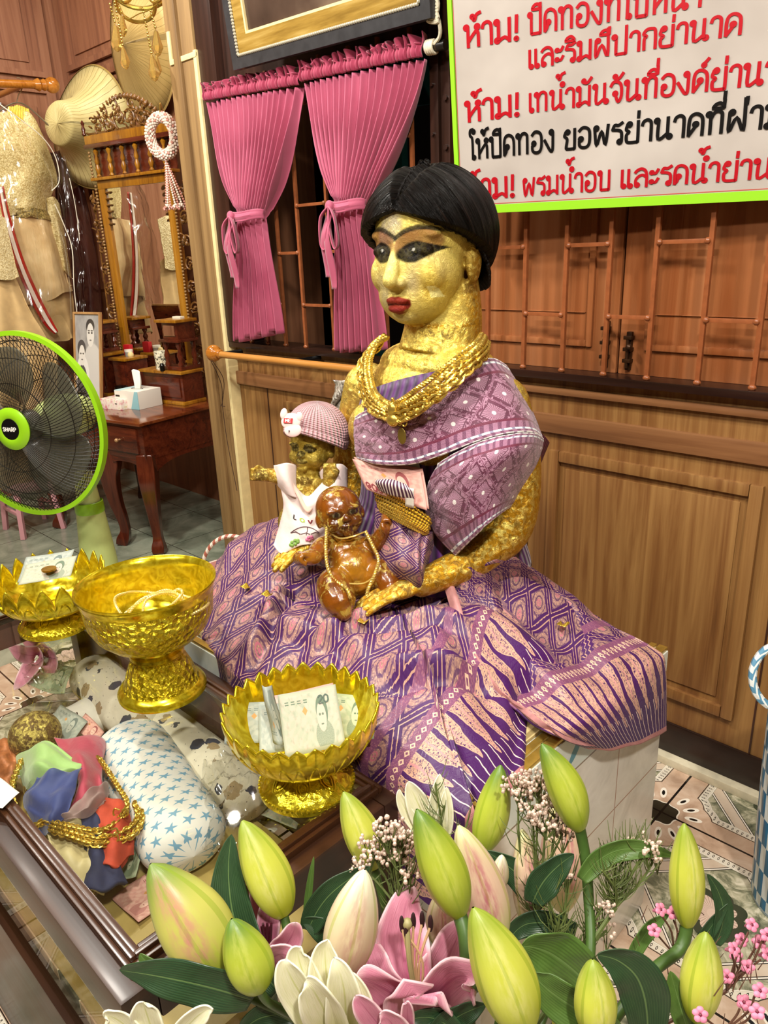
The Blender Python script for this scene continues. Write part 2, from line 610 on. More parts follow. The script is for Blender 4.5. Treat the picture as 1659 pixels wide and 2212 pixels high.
raised_panel(-0.915, -0.44, 0.165, 0.693, 'trim_2')
raised_panel(-0.36, 0.12, 0.165, 0.693, 'trim_3')
raised_panel(-1.90, -1.42, 0.165, 0.70, 'trim_4')
mb = MB()
for x in (-1.99, -1.35, -0.975, -0.40):
    mb.box((x - 0.002, WY - 0.0015, 0.1), (x + 0.002, WY + 0.001, 0.733))
struct(mb, 'trim_5', M_DARKV, smooth=False)
struct(MB().box((-2.15, WY - 0.006, 0.02), (2.6, WY + 0.002, 0.098), 0.003), 'trim_6', M_DARK)
struct(MB().box((-2.15, WY - 0.028, 0.0), (2.6, WY, 0.02), 0.004), 'baseboard_back', M_KERB)
# sill bar under both windows
struct(MB().box((-2.16, WY - 0.028, SILL), (2.6, WY + 0.07, SILL + 0.017), 0.003), 'trim_7', M_DARK)
# upper wall above the windows (behind picture and sign)
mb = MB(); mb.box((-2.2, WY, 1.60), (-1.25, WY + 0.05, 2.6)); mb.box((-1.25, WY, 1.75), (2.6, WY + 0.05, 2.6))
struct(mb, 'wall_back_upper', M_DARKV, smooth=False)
# uprights: timber beside the left window, upright between the windows
mb = MB()
mb.box((-2.15, WY - 0.03, 0.875), (-2.06, WY + 0.06, 2.6), 0.004)
struct(mb, 'trim_8', M_DARKV)
mb = MB()
mb.box((-1.247, WY - 0.03, 0.875), (-1.222, WY + 0.06, 2.6), 0.002)
mb.box((-1.222, WY - 0.022, 0.875), (-1.195, WY + 0.06, 2.6), 0.002)
for z in (1.18, 1.36, 1.46, 1.29):
    mb.cyl((-1.205, WY - 0.028, z), (-1.205, WY - 0.02, z), 0.006, n=8); mb.cyl((-1.237, WY - 0.036, z + .03), (-1.237, WY - 0.028, z + .03), 0.004, n=8)
struct(mb, 'trim_9', M_DARKV)


def grill(xs, z0, z1, zc, y, name):
    w = MB()
    for x in xs: w.box((x - 0.0045, y - 0.0045, z0), (x + 0.0045, y + 0.0045, z1), 0.001)
    for i in range(len(xs) - 1):
        for z in zc[i % 2]:
            w.box((xs[i] + .004, y - 0.004, z - 0.004), (xs[i + 1] - .004, y + 0.004, z + 0.004), 0.001)
            for x in (xs[i] + .006, xs[i + 1] - .006): w.ball((x, y - 0.004, z), 0.0065, 8, 6)
    for x in xs: w.ball((x, y - 0.003, z0 + 0.004), (0.008, 0.006, 0.006), 8, 6)
    return struct(w, name, M_GRILL)


YG = WY - 0.012
# right window: closed shutters behind the grill
grill([-1.092, -0.99, -0.888, -0.787, -0.69, -0.586, -0.483, -0.38, -0.277, -0.174, -0.07], 0.875, 1.75,
      ((1.14, 1.42), (0.998, 1.28, 1.56)), YG, 'window_2')
mb = MB()
for x0, x1 in ((-1.195, -0.782), (-0.776, -0.345), (-0.34, 0.1)):
    mb.box((x0, WY + 0.030, 0.875), (x1, WY + 0.055, 1.76), 0.003)
struct(mb, 'window_3', M_SHUT)
for i, (x0, x1) in enumerate(((-1.17, -0.84), (-0.72, -0.40))):
    mb = MB()
    for lo, hi in (((x0 + .014, WY + .0225, .928), (x1 - .014, WY + .032, .942)), ((x0, WY + .022, .928), (x0 + .014, WY + .032, 1.72)), ((x1 - .014, WY + .022, .928), (x1, WY + .032, 1.72)), ((x0 + .02, WY + .026, 1.0), (x1 - .02, WY + .031, 1.002))):
        mb.box(lo, hi, 0.004)
    struct(mb, 'trim_%d' % (10 + i), M_SHUT)
# shutter bolts
M_BOLT = plain('old_bolt_metal', '#3a2413', 0.4, 0.6, 0.3, 80)
for x, z0, z1 in ((-0.806, 0.885, 0.985), (-0.752, 0.885, 0.965)):
    b = MB(); b.box((x - 0.006, WY + 0.022, z0), (x + 0.006, WY + 0.031, z1), 0.002)
    b.cyl((x, WY + 0.018, z0 + .005), (x, WY + 0.018, z1 - .012), 0.0035, n=8)
    for k in (0.25, 0.55, 0.85): b.box((x - .009, WY + .014, z0 + (z1 - z0) * k - .004), (x + .009, WY + .03, z0 + (z1 - z0) * k + .004), .002)
    b.ball((x + 0.006, WY + 0.012, z0 + .62 * (z1 - z0)), 0.007, 8, 6)
    tag(b.build('shutter_bolt', M_BOLT), 'dark bolt with long straight plate left of the shutter gap' if x < -0.78 else 'dark worn bolt with broad middle right of the shutter gap', 'bolt', 'bolts on the closed shutters')
# left window: open, dark yard behind
grill([-2.03, -1.945, -1.857, -1.762, -1.635, -1.524, -1.423, -1.32], 0.875, 1.62, ((1.145, 1.40), (1.27, 1.0, 1.52)), YG, 'window_1')
M_YARD = plain('yard_dark_backing', '#1c0806', 0.8, 0, 0.3, 6)  # dark backing: the gloom beyond the window is put into its colour
struct(MB().box((-3.4, 2.75, 0.3), (0.2, 2.8, 2.6)), 'backing_yard', M_YARD, smooth=False)
struct(MB().box((-1.9, 2.35, 0.86), (-1.32, 2.75, 0.93)), 'trim_12', plain('yard_bench_blue', '#3d5560', 0.4), smooth=False)
m = MT('teal_roof_sheet', 0.4); x, y, z = m.xyz('Object')
m.color(m.mix(((x + z * 0.6) * 55).sin().step(-0.2, 0.5), '#0c3c40', '#2c7f86'))
mb = MB()
mb.prism([(-2.6, 2.05, 1.62), (-1.2, 2.35, 1.60), (-1.2, 2.35, 2.3), (-2.6, 2.05, 2.3)], (0, 0.02, 0))
struct(mb, 'roof_yard', m.m, smooth=False)
mb = MB()
mb.box((-2.05, 1.95, 0.8), (-1.93, 2.0, 1.62)); mb.box((-1.90, 2.0, 1.36), (-1.84, 2.03, 1.60))
struct(mb, 'trim_13', plain('yard_teal_board', '#15625f', 0.5), smooth=False)

# corner post and the recess
mb = MB()
mb.box((-2.30, WY - 0.035, 0.0), (-2.155, WY + 0.12, 2.6), 0.012)
mb.box((-2.255, WY - 0.045, 0.0), (-2.22, WY - 0.03, 2.6), 0.006)
struct(mb, 'column_corner', M_POST)
struct(MB().box((-2.158, WY - 0.038, 0.0), (-2.142, WY + 0.02, 1.72), 0.003).box((-2.27, WY - 0.040, 1.70), (-2.142, WY - 0.03, 1.715), 0.003).box((-2.285, WY - 0.040, 1.70), (-2.27, WY - 0.03, 1.79), 0.003), 'trim_14', M_CREAM)
struct(MB().box((-2.32, WY + 0.1, 0), (-2.2, RY + 0.1, 2.6)), 'wall_recess_side', M_RECW, smooth=False)
mb = MB().box((LX - 0.1, RY, 0), (-2.2, RY + 0.08, 2.6))
struct(mb, 'wall_recess', M_RECW, smooth=False)
struct(MB().box((LX - 0.08, -3.2, 0), (LX, RY + 0.08, 2.6)), 'wall_left', M_LEFTW, smooth=False)


def door_panel(P, name, mat):
    """P(u, z) -> point on the wall face, n: outward offset along P's third argument"""
    mb = MB()
    def bx(u0, u1, z0, z1, d):
        vs = [P(u0, z0, 0), P(u1, z0, 0), P(u1, z1, 0), P(u0, z1, 0)]
        dd = P(u0, z0, d) - P(u0, z0, 0)
        mb.prism(vs, dd)
    bx(0, 1, 0, 1, 0.004)
    for (u0, u1, z0, z1) in ((0, .06, 0, 1), (.94, 1, 0, 1), (.06, .94, 0, .04), (.06, .94, .96, 1)): bx(u0, u1, z0, z1, 0.022)
    bx(.14, .86, .10, .90, 0.012)
    return struct(mb, name, mat, angle=20)


def recp(x0, x1, z0, z1):
    return lambda u, z, d: Vector((x0 + (x1 - x0) * u, RY - d, z0 + (z1 - z0) * z))


def leftp(y0, y1, z0, z1):
    return lambda u, z, d: Vector((LX + d, y0 + (y1 - y0) * u, z0 + (z1 - z0) * z))


door_panel(leftp(1.15, 1.87, 1.98, 2.58), 'door_1', M_LEFTW)
door_panel(leftp(1.15, 1.87, 1.0, 1.95), 'door_2', M_LEFTW)
door_panel(recp(-3.93, -3.30, 2.0, 2.58), 'door_3', M_RECW)
door_panel(recp(-3.93, -3.30, 1.0, 1.97), 'door_4', M_RECW)
door_panel(recp(-3.27, -2.6, 1.0, 1.97), 'door_5', M_RECW)
# rest of the room, out of frame, that the gold and the glass mirror
struct(MB().box((LX - 0.1, -3.3, 0), (2.7, -3.2, 2.6)), 'wall_front', M_LEFTW, smooth=False)
struct(MB().box((2.6, -3.2, 0), (2.7, 2.5, 2.6)), 'wall_right', M_CREAM, smooth=False)
# ------------------------------------------------------------------ tiled plinth
PX0, PX1, PY0, PY1, PZ = -1.22, -0.425, 0.57, 1.062, 0.525


def plinth_material():
    m = MT('pale_marble_tile', 0.2)
    x, y, z = m.xyz('Object')
    g = m.noise(m.coord('Object'), 9, 5, 0.6, 1.5)
    base = m.ramp(g, [(0.3, '#cbc6ba'), (0.5, '#ded8cd'), (0.7, '#eae5da')])
    gl = (((z - 0.073) / 0.237).fr() - 0.5).abs().gt(0.495).mx((((y - 0.853) / 0.19).fr() - 0.5).abs().gt(0.494))
    gl = gl.mx((((x + 0.43) / 0.19).fr() - 0.5).abs().gt(0.494))
    base = m.mix(gl, base, '#a9826b')
    band = z.gt(0.462)
    base = m.mix(band, base, m.ramp(g, [(0.3, '#c4cdc6'), (0.7, '#dfe3da')]))
    q = ((y - 0.02) / 0.12).fr() - 0.5; r = (z - 0.494) / 0.12
    lf = (q * q * 3.2 + (r - q * 0.8) * (r - q * 0.8) * 8).lt(0.06)
    base = m.mix(band * lf, base, '#4f8796')
    base = m.mix((z - 0.462).abs().lt(0.0015), base, '#8d7a66')
    m.color(base)
    return m.m


pl = thing('plinth', (-0.82, 0.82, 0), 'low pale marble tiled plinth under the seated golden statue', 'plinth')
MB().box((PX0, PY0, 0), (PX1, PY1, PZ), 0.003).build('tiled_body', plinth_material(), pl)
M_BRASS = plain('brass_strip', '#c9a94e', 0.3, 0.8, 0.2, 60)
mb = MB(); mb.box((PX1 - 0.016, PY0, PZ), (PX1 - 0.002, PY1, PZ + 0.006), 0.001); mb.box((PX1 - 0.030, PY0, PZ), (PX1 - 0.020, PY1, PZ + 0.005), 0.001)
mb.box((PX0, PY0 + .002, PZ), (PX1 - 0.03, PY0 + 0.014, PZ + 0.006), 0.001)
mb.build('edge_strip', M_BRASS, pl)['label'] = 'brass coloured edge strip'
m = MT('woven_mat', 0.6); x, y, z = m.xyz('Object')
m.color(m.mix((x * 420).sin().step(-.4, .4), '#8d7a4c', '#c3ad78')); m.bump((x * 420).sin(), 0.4, 0.002)
MB().box((PX0 + 0.02, PY0 + 0.02, PZ), (PX1 - 0.034, PY1 - 0.01, PZ + 0.006), 0.002).build('mat', m.m, pl)

# ------------------------------------------------------------------ long glass-topped case in front of the plinth
M_CASE = wood('case_wood', '#1a0c06', '#2e180b', '#472812', 0, 1.2, 0.38, 0.8, coat=0.08)
M_CASEY = wood('case_wood_cross', '#1a0c06', '#2e180b', '#472812', 1, 1.2, 0.38, 0.8, coat=0.08)
M_LID = wood('lid_moulding_wood', '#28160a', '#402412', '#55351b', 0, 1.2, 0.28, 0.8, coat=0.25)
M_LIDY = wood('lid_moulding_wood_cross', '#28160a', '#402412', '#55351b', 1, 1.2, 0.28, 0.8, coat=0.25)


def glass_mat(name, tint=(1, 1, 1, 1), gloss=0.06, rough=0.02, graz=0.75):
    """thin pane: clear with a Fresnel reflection"""
    m = bpy.data.materials.new(name); m.use_nodes = True; t = m.node_tree
    t.nodes.remove(t.nodes['Principled BSDF'])
    out = t.nodes['Material Output']
    tr = t.nodes.new('ShaderNodeBsdfTransparent'); tr.inputs[0].default_value = tint
    gl = t.nodes.new('ShaderNodeBsdfGlossy'); gl.inputs['Roughness'].default_value = rough
    lw_ = t.nodes.new('ShaderNodeLayerWeight'); lw_.inputs[0].default_value = 0.5
    mx = t.nodes.new('ShaderNodeMixShader')
    pw = t.nodes.new('ShaderNodeMath'); pw.operation = 'POWER'; pw.inputs[1].default_value = 4.0
    add = t.nodes.new('ShaderNodeMath'); add.operation = 'MULTIPLY_ADD'; add.inputs[1].default_value = graz; add.inputs[2].default_value = gloss
    t.links.new(lw_.outputs['Facing'], pw.inputs[0]); t.links.new(pw.outputs[0], add.inputs[0]); t.links.new(add.outputs[0], mx.inputs[0])
    t.links.new(tr.outputs[0], mx.inputs[1]); t.links.new(gl.outputs[0], mx.inputs[2]); t.links.new(mx.outputs[0], out.inputs[0])
    return m


M_GLASS = glass_mat('case_glass', (0.97, 0.98, 0.96, 1), 0.03)
CX0, CX1, CY0, CY1, CZ = -1.45, -0.535, 0.172, 0.556, 0.522
CG = 0.512                                                            # top face of the glass
case = thing('display_case', (-0.99, 0.36, 0), 'long dark wooden case with a glass top in front of the plinth', 'display case')
mb = MB()
mb.box((CX0, CY0, 0), (CX1, CY1, 0.30), 0.004)
mb.build('base', M_CASE, case)
for y0, y1 in ((CY0, CY0 + 0.036), (CY1 - 0.036, CY1)):
    MB().box((CX0, y0, 0.455), (CX1, y1, 0.506), 0.004).build('rail', M_CASE, case)
for x0, x1 in ((CX0, CX0 + 0.036), (CX1 - 0.036, CX1)):
    MB().box((x0, CY0 + .036, 0.455), (x1, CY1 - .036, 0.5058), 0.004).build('rail', M_CASEY, case)
for x in (CX0, CX1 - 0.036):
    for y in (CY0, CY1 - 0.036): MB().box((x + .001, y + .001, 0.30), (x + 0.035, y + 0.035, 0.456), 0.003).build('post', M_CASE, case)
a, b = 0.020, 0.020
STP = ((0.0, 0.515, 0.006), (0.006, 0.520, 0.006), (0.012, 0.5175, 0.007))
for sd in (0, 1):
    mb = MB(); mb2 = MB()
    for w, z, wi in STP:
        y0 = CY0 + a + w if sd == 0 else CY1 - a - w - wi
        x0 = CX0 + a + w if sd == 0 else CX1 - a - w - wi
        mb.box((CX0 + a + w, y0, 0.5055), (CX1 - a - w, y0 + wi, z), 0.0016)
        mb2.box((x0, CY0 + a + w + wi, 0.5055), (x0 + wi, CY1 - a - w - wi, z), 0.0016)
    mb.build('lid_moulding', M_LID, case); mb2.build('lid_moulding', M_LIDY, case)
MB().box((CX0 + .04, CY0 + .04, CG - 0.005), (CX1 - .04, CY1 - .04, CG)).build('glass_top', M_GLASS, case, smooth=False)
mb = MB()
mb.box((CX0 + .03, CY0 + .008, 0.30), (CX1 - .03, CY0 + .012, 0.456)); mb.build('side_glass', glass_mat('side_pane', (.95, .93, .85, 1), .02, .03, .2), case, smooth=False)
MB().box((CX1 - .012, CY0 + .03, 0.30), (CX1 - .008, CY1 - .03, 0.456)).build('end_glass', M_GLASS, case, smooth=False)
m = MT('x'); m.m = M_FLOOR
MB().box((CX0 + .03, CY0 + .02, 0.30), (CX1 - .03, CY1 - .02, 0.318)).build('lining', m.m, case, smooth=False)
MB().box((CX0 + .02, CY1 - .018, 0.318), (CX1 - .02, CY1 - .012, 0.455)).build('back_panel', M_CASE, case, smooth=False)
mb = MB()
for k in range(7): mb.ball((CX1 - 0.002, CY0 + 0.018, 0.47 - k * 0.02), (0.003, 0.0025, 0.0035), 8, 6)
mb.build('screw_row', plain('pale_screw_heads', '#b59f8c', 0.4), case)
# ------------------------------------------------------------------ statue: brocade, embroidery, gilding
def brocade():
    """uv.x = metres from the hem, uv.y = metres along it"""
    m = MT('purple_gold_brocade', 0.42)
    u, v, _ = m.xyz('UV')
    obj = m.coord('Object')
    wob = m.noise(obj, 30, 2) - 0.5
    # lozenge field
    s = 1 / 0.066
    A = (u + v * 0.72) * s; B = (u - v * 0.72) * s
    fa, fb = A.fr() - 0.5, B.fr() - 0.5
    da, db = 0.5 - fa.abs(), 0.5 - fb.abs()
    dm = da.mn(db)
    x_, y_ = fa + fb, fa - fb
    r = (x_ * x_ + y_ * y_).sqrt(); th = y_.atan2(x_)
    pet = 0.40 + (th * 4).cos().abs() * 0.20
    ring = (r * 30).sin()
    fine = m.voro(m.vec(u, v, 0), 420)
    thread = (fine * 420 * 0.0028).step(0.20, 0.62)
    purple = m.mix(m.noise(obj, 5, 2), '#32093f', '#4d1264')
    gold = m.mix(m.noise(obj, 11, 3), '#bb897c', '#d9b18f')
    lat = dm.gt(0.045) * dm.lt(0.075)
    chain = ((A * 6).fr().gt(0.35) + (B * 6).fr().gt(0.35)).clamp()
    cell = dm.gt(0.16) * (r.lt(pet) + (1 - r.lt(0.66))).clamp()
    cut = (r.gt(0.2) * ring.gt(0.55) * r.lt(pet)).clamp() * 0.75
    tiny = (thread * 0.6 * dm.gt(0.16)).clamp()
    det = m.noise(m.vec(u, v, 0), 260, 3, .6, 1.0).step(.38, .48) * .55 + .45
    f = (lat * chain * 0.9 + cell * det * (1 - cut) * (1 - tiny * 0.75) + dm.gt(0.16) * (1 - cell) * thread * 0.5).clamp()
    centre = r.lt(0.17)
    loz = m.mix(f, purple, gold)
    loz = m.mix(centre * (r * 60).sin().gt(0), loz, '#c06f80')
    # guard bands
    bz = ((v * 90).fr() - 0.5).abs()
    dia = ((u - 0.187) * 60).abs() + bz
    band = m.mix(dia.lt(0.42) * dia.gt(0.2), m.mix(thread, '#9a6275', '#7a4468'), '#e3c0a4')
    # flames above the plain hem, running out into fine pale lines
    wv = v + wob * 0.012 + ((u * 60).sin() * 0.0015)
    cv = wv / 0.0290
    fv = (cv.fr() - 0.5).abs()
    half = cv.fl()._m('MODULO', cv.fl().abs(), 2)
    t = (u - 0.052 - half * 0.012) / 0.120
    fw = (0.47 * (t.clamp() ** 0.6) * (1 - ((t * 9.0).sin() * 0.12))).mn(0.44)
    flame = fv.lt(fw) * t.gt(0)
    scr = m.noise(m.vec(u, v, 0), 330, 3, 0.6, 1.2)
    fl_col = m.mix(scr.step(0.40, 0.50), purple, gold)
    core = m.mix((fv - fw).gt(-0.05), fl_col, gold)
    core = m.mix(fv.lt(fw * 0.10), core, '#c98a8c')
    fl = m.mix(flame, purple, core)
    line = ((wv / 0.0145).fr() - 0.5).abs().lt(0.055) * u.lt(0.075)
    fl = m.mix(line, fl, '#e9cfc0')
    col = m.mix(u.lt(0.172), loz, fl)
    col = m.mix(u.gt(0.172) * u.lt(0.202), col, band)
    inner2 = u.gt(0.235) * u.lt(0.25)
    col = m.mix(inner2, col, band)
    col = m.mix(u.lt(0.014), col, m.mix(m.noise(obj, 40, 2), '#a5636a', '#c58a86'))
    m.color(col)
    m.set('Roughness', 0.55 - f * 0.2)
    m.set('Sheen Weight', 0.04)
    m.bump(f * u.gt(0.172) + thread * 0.4, 0.25, 0.0015)
    return m.m


def embroidery():
    m = MT('embroidered_shawl_cloth', 0.55)
    u, v, _ = m.xyz('UV')
    s = 1 / 0.070
    A = (u + v) * s; B = (u - v) * s
    fa, fb = A.fr() - 0.5, B.fr() - 0.5
    dm = (0.5 - fa.abs()).mn(0.5 - fb.abs())
    r = (fa * fa + fb * fb).sqrt(); th = fa.atan2(fb)
    rays = (th * 13).sin().abs()
    fn = m.noise(m.vec(u, v, 0), 420, 3)
    swirl = ((m.noise(m.vec(u, v, 0), 45, 2, 0.5, 1.8)) * 20).sin()
    dark = m.mix(m.noise(m.vec(u, v, 0), 25, 2), '#4d1231', '#70294c')
    thread = m.mix(fn, '#8a5370', '#c294ab')
    box_ = fa.abs().mx(fb.abs())
    inner = box_.lt(0.36)
    f = inner * rays.gt(0.38) * r.gt(0.07) * (box_.lt(0.32))
    f2 = (1 - inner) * swirl.gt(0.1) * dm.gt(0.03)
    n2 = (f + f2).clamp()
    col = m.mix(n2, dark, thread)
    col = m.mix((box_ - 0.34).abs().lt(0.02), col, '#5d2340')
    col = m.mix(dm.lt(0.03), col, '#a8748f')
    col = m.mix(dm.lt(0.010), col, dark)
    col = m.mix(r.lt(0.075), col, '#f1e9e6')
    # borders along uv.x edges: uv.y runs 0..W
    e = m.attr('edge')
    lad = ((u * 420 + (e * 120).sin() * 1.5).sin()).gt(-0.2)
    col = m.mix(e.lt(0.030), col, m.mix(lad, '#70395a', '#9c6985'))
    col = m.mix((e - 0.030).abs().lt(0.0022), col, '#6a0f38')
    seq = ((u * 330).sin()).gt(-0.6)
    col = m.mix((e - 0.012).abs().lt(0.0022), col, m.mix(seq, '#8f8aa6', '#e8f0f4'))
    col = m.mix(e.lt(0.0035), col, m.mix(seq, '#a58aa0', '#f4efe8'))
    m.color(col)
    m.bump(n2 * 0.6 + fn * 0.6 + dm.lt(0.05) * 0.6, 0.7, 0.003)
    m.set('Roughness', 0.5); m.set('Sheen Weight', 0.3)
    return m.m


M_BROC = brocade()
M_EMB = embroidery()


def gilding(name, scale=1.0, rough=0.34):
    """gold leaf in flakes over dark lacquer; 'Col' = local tone, 'Flk' = how flaky"""
    m = MT(name, rough)
    o = m.coord('Object')
    col = m.attr('Col', True); fk = m.attr('Flk'); mt = m.attr('Met')
    wv = m.noise(o, 75 * scale, 4, 0.65)
    vc = m.voro(m.coord('Object'), 170 * scale, 'F1', 'Color'); n = m.t.nodes.new('ShaderNodeSeparateXYZ'); m.t.links.new(vc.s, n.inputs[0])
    rnd = E(m.t, n.outputs[0])
    big = m.noise(o, 26 * scale, 5, 0.7, 0.6)
    med = m.noise(o, 90 * scale, 5, 0.75, 1.2)
    hi = (med * 0.9 + rnd * 0.25 + big * 0.3).step(0.66, 0.86) * fk
    lo = ((1 - med) * 0.9 + (1 - big) * 0.75).step(0.84, 1.04) * fk
    c = m.mix(hi * 0.9, col, '#f5e27c')
    c = m.mix(lo * 0.85, c, '#4e3510')
    m.color(c)
    m.set('Metallic', (mt + hi * 0.4 - lo * 0.4).clamp())
    m.set('Roughness', (wv * 0.3 + rough - 0.12 + lo * 0.2).clamp())
    m.set('Specular IOR Level', mt * .5 + .10)
    m.bump(med * 1.4 + rnd * 0.35 * fk + big, 0.6, 0.0035)
    return m.m


M_GILD = gilding('gold_leaf_on_lacquer')

statue = thing('statue', (-0.82, 0.86, PZ), 'life size seated golden female statue in purple brocade with black hair', 'statue')

# ---- body: one continuous surface
HCX, HCY, HCZ = -0.812, 0.932, 1.140
YAW = math.radians(10)                       # face turned a little towards +x


def hloc(p):
    """head space (x: her left, y: forward, z: up) -> world"""
    x, y, z = p
    fx, fy = math.sin(YAW), -math.cos(YAW)
    lx, ly = math.cos(YAW), math.sin(YAW)
    return Vector((HCX + lx * x + fx * y, HCY + ly * x + fy * y, HCZ + z))


HROT = Matrix(((math.cos(YAW), math.sin(YAW), 0), (math.sin(YAW), -math.cos(YAW), 0), (0, 0, 1)))
mb = MB()
ellip(mb, hloc((0, -0.012, 0.028)), (0.078, 0.098, 0.088), HROT, 40, 28)     # cranium
ellip(mb, hloc((0, 0.020, -0.022)), (0.070, 0.070, 0.080), HROT, 40, 28)     # face
ellip(mb, hloc((0, 0.033, -0.057)), (0.059, 0.053, 0.050), HROT, 32, 22)     # jaw
ellip(mb, hloc((0, 0.062, -0.084)), (0.024, 0.018, 0.018), HROT, 24, 16)     # chin
for s in (-1, 1):
    ellip(mb, hloc((0.036 * s, 0.050, -0.028)), (0.028, 0.030, 0.032), HROT, 24, 16)   # cheek
    ellip(mb, hloc((0.030 * s, 0.056, 0.027)), (0.030, 0.018, 0.012), HROT, 24, 16)    # brow
    ellip(mb, hloc((0.031 * s, 0.066, 0.004)), (0.021, 0.0135, 0.011), HROT, 24, 16)    # eyeball
    ellip(mb, hloc((0.076 * s, -0.014, -0.008)), (0.010, 0.020, 0.040), HROT, 20, 14)  # ear
    ellip(mb, hloc((0.011 * s, 0.090, -0.040)), (0.008, 0.010, 0.008), HROT, 16, 12)   # nostril
limb(mb, [hloc((0, 0.078, 0.020)), hloc((0, 0.090, -0.010)), hloc((0, 0.103, -0.036))], [0.008, 0.0095, 0.0115], 16, 6)
ellip(mb, hloc((0.0, 0.085, -0.0655)), (0.0195, 0.010, 0.0065), HROT, 24, 16)
ellip(mb, hloc((0.0, 0.084, -0.0770)), (0.0165, 0.010, 0.0075), HROT, 24, 16)
# neck and trunk
mb.tube(cr([(-0.797, 0.955, 1.10), (-0.797, 0.957, 1.04), (-0.800, 0.948, 0.985)], 5), [0.0545 + 0.0013 * k for k in range(11)], 28)
ellip(mb, (-0.815, 0.935, 0.905), (0.135, 0.082, 0.085), None, 40, 26)     # chest
ellip(mb, (-0.80, 0.94, 0.965), (0.115, 0.062, 0.045), None, 36, 22)       # collar
ellip(mb, (-0.815, 0.925, 0.79), (0.115, 0.085, 0.13), None, 36, 26)
ellip(mb, (-0.82, 0.915, 0.66), (0.16, 0.11, 0.10), None, 36, 26)
for s in (-1, 1): ellip(mb, (-0.812 + 0.058 * s, 0.862, 0.865), (0.050, 0.040, 0.048), None, 28, 18)
limb(mb, [(-0.955, 0.935, 0.915), (-0.985, 0.930, 0.83), (-0.995, 0.915, 0.735), (-0.970, 0.875, 0.695), (-0.957, 0.825, 0.678), (-0.957, 0.805, 0.672)],
     [0.045, 0.040, 0.036, 0.031, 0.025, 0.022], 18)
limb(mb, [(-0.672, 0.940, 0.915), (-0.640, 0.935, 0.83), (-0.632, 0.915, 0.735), (-0.655, 0.862, 0.692), (-0.685, 0.800, 0.672), (-0.698, 0.778, 0.664)],
     [0.045, 0.040, 0.036, 0.030, 0.024, 0.021], 18)


def hand(mb, wrist, d, up, side, s=1.0, curl=0.25):
    """palm with four fingers and a thumb; d: pointing direction, up: back of the hand, side: towards the thumb"""
    wrist, d, up, side = Vector(wrist), Vector(d).normalized(), Vector(up).normalized(), Vector(side).normalized()
    pc = wrist + d * 0.034 * s
    rot = Matrix((d, side, up)).transposed()
    ellip(mb, pc, (0.040 * s, 0.029 * s, 0.0135 * s), rot, 20, 14)
    for k, (o, L, r) in enumerate(((0.021, 0.058, 0.0078), (0.007, 0.066, 0.008), (-0.007, 0.061, 0.0076), (-0.020, 0.048, 0.0068))):
        b = wrist + d * 0.058 * s + side * o * s
        dd = (d + side * (o * 4)).normalized()
        p1 = b + dd * L * 0.4 * s - up * 0.003 * s; p2 = b + dd * L * 0.75 * s - up * (0.003 + L * curl * 0.45) * s; p3 = b + dd * L * s - up * (L * curl * 1.1) * s
        limb(mb, [b, p1, p2, p3], [r * s, r * s * 0.95, r * s * 0.9, r * s * 0.75], 10, 3)
    t0 = wrist + d * 0.018 * s + side * 0.022 * s
    limb(mb, [t0, t0 + (d * 0.7 + side * 0.75) * 0.028 * s - up * .003 * s, t0 + (d * 1.0 + side * 0.55) * 0.048 * s - up * 0.008 * s], [0.010 * s, 0.009 * s, 0.0075 * s], 10, 3)


hand(mb, (-0.957, 0.806, 0.672), (-0.26, -0.93, -0.25), (0, -0.22, 1), (0.95, -0.25, 0), 0.84)
hand(mb, (-0.698, 0.780, 0.664), (-0.58, -0.78, -0.22), (0, -0.2, 1), (-0.80, 0.58, 0), 0.88)
V, F = remesh(mb, 0.0019, 5)


# ---- paint and leaf
def lin(h): return np.array(C(h)[:3])


def smn(a, b, x):
    t = np.clip((x - a) / (b - a), 0, 1); return t * t * (3 - 2 * t)


def vnoise(P, s, seed=0):
    rs = np.random.RandomState(seed); acc = np.zeros(len(P))
    for k in range(6):
        d = rs.normal(size=3); d /= np.linalg.norm(d); acc += np.sin(P @ d * s * (1 + 0.35 * k) + rs.rand() * 6.28)
    return acc / 6


rel = V - np.array([HCX, HCY, HCZ])
lx = rel[:, 0] * math.cos(YAW) + rel[:, 1] * math.sin(YAW)
ly = rel[:, 0] * math.sin(YAW) - rel[:, 1] * math.cos(YAW)
lz = rel[:, 2]
colr = np.tile(lin('#c79318'), (len(V), 1)); flk = np.full(len(V), 0.9); met = np.full(len(V), 0.72)


def blend(mask, col):
    global colr
    colr = colr * (1 - mask[:, None]) + lin(col) * mask[:, None]


chest = smn(0.84, 0.90, V[:, 2]) * smn(0.97, 0.93, V[:, 1]) * (V[:, 2] < 1.03)
blend(chest * 0.75, '#e9cf62')
onface = smn(-0.02, 0.03, ly) * smn(-0.108, -0.098, lz)
blend(onface * 0.85, '#dcc968')
nz = vnoise(V, 70, 3) * 0.5 + vnoise(V, 150, 4) * 0.5
grey = smn(0.1, 0.5, vnoise(V, 38, 9) + 0.5 * np.exp(-((lx - 0.022) / 0.02) ** 2 - ((lz + 0.035) / 0.03) ** 2)) * onface
blend(grey * 0.85, '#b3a68a')
blend((np.exp(-((lx - 0.026) / 0.014) ** 2 - ((lz + 0.040) / 0.022) ** 2) + .8 * np.exp(-((lx + 0.03) / 0.016) ** 2 - ((lz + 0.05) / 0.03) ** 2) + .8 * np.exp(-(lx / 0.012) ** 2 - ((lz - 0.042) / 0.012) ** 2)).clip(0, 1) * onface * .7, '#b1a58c')
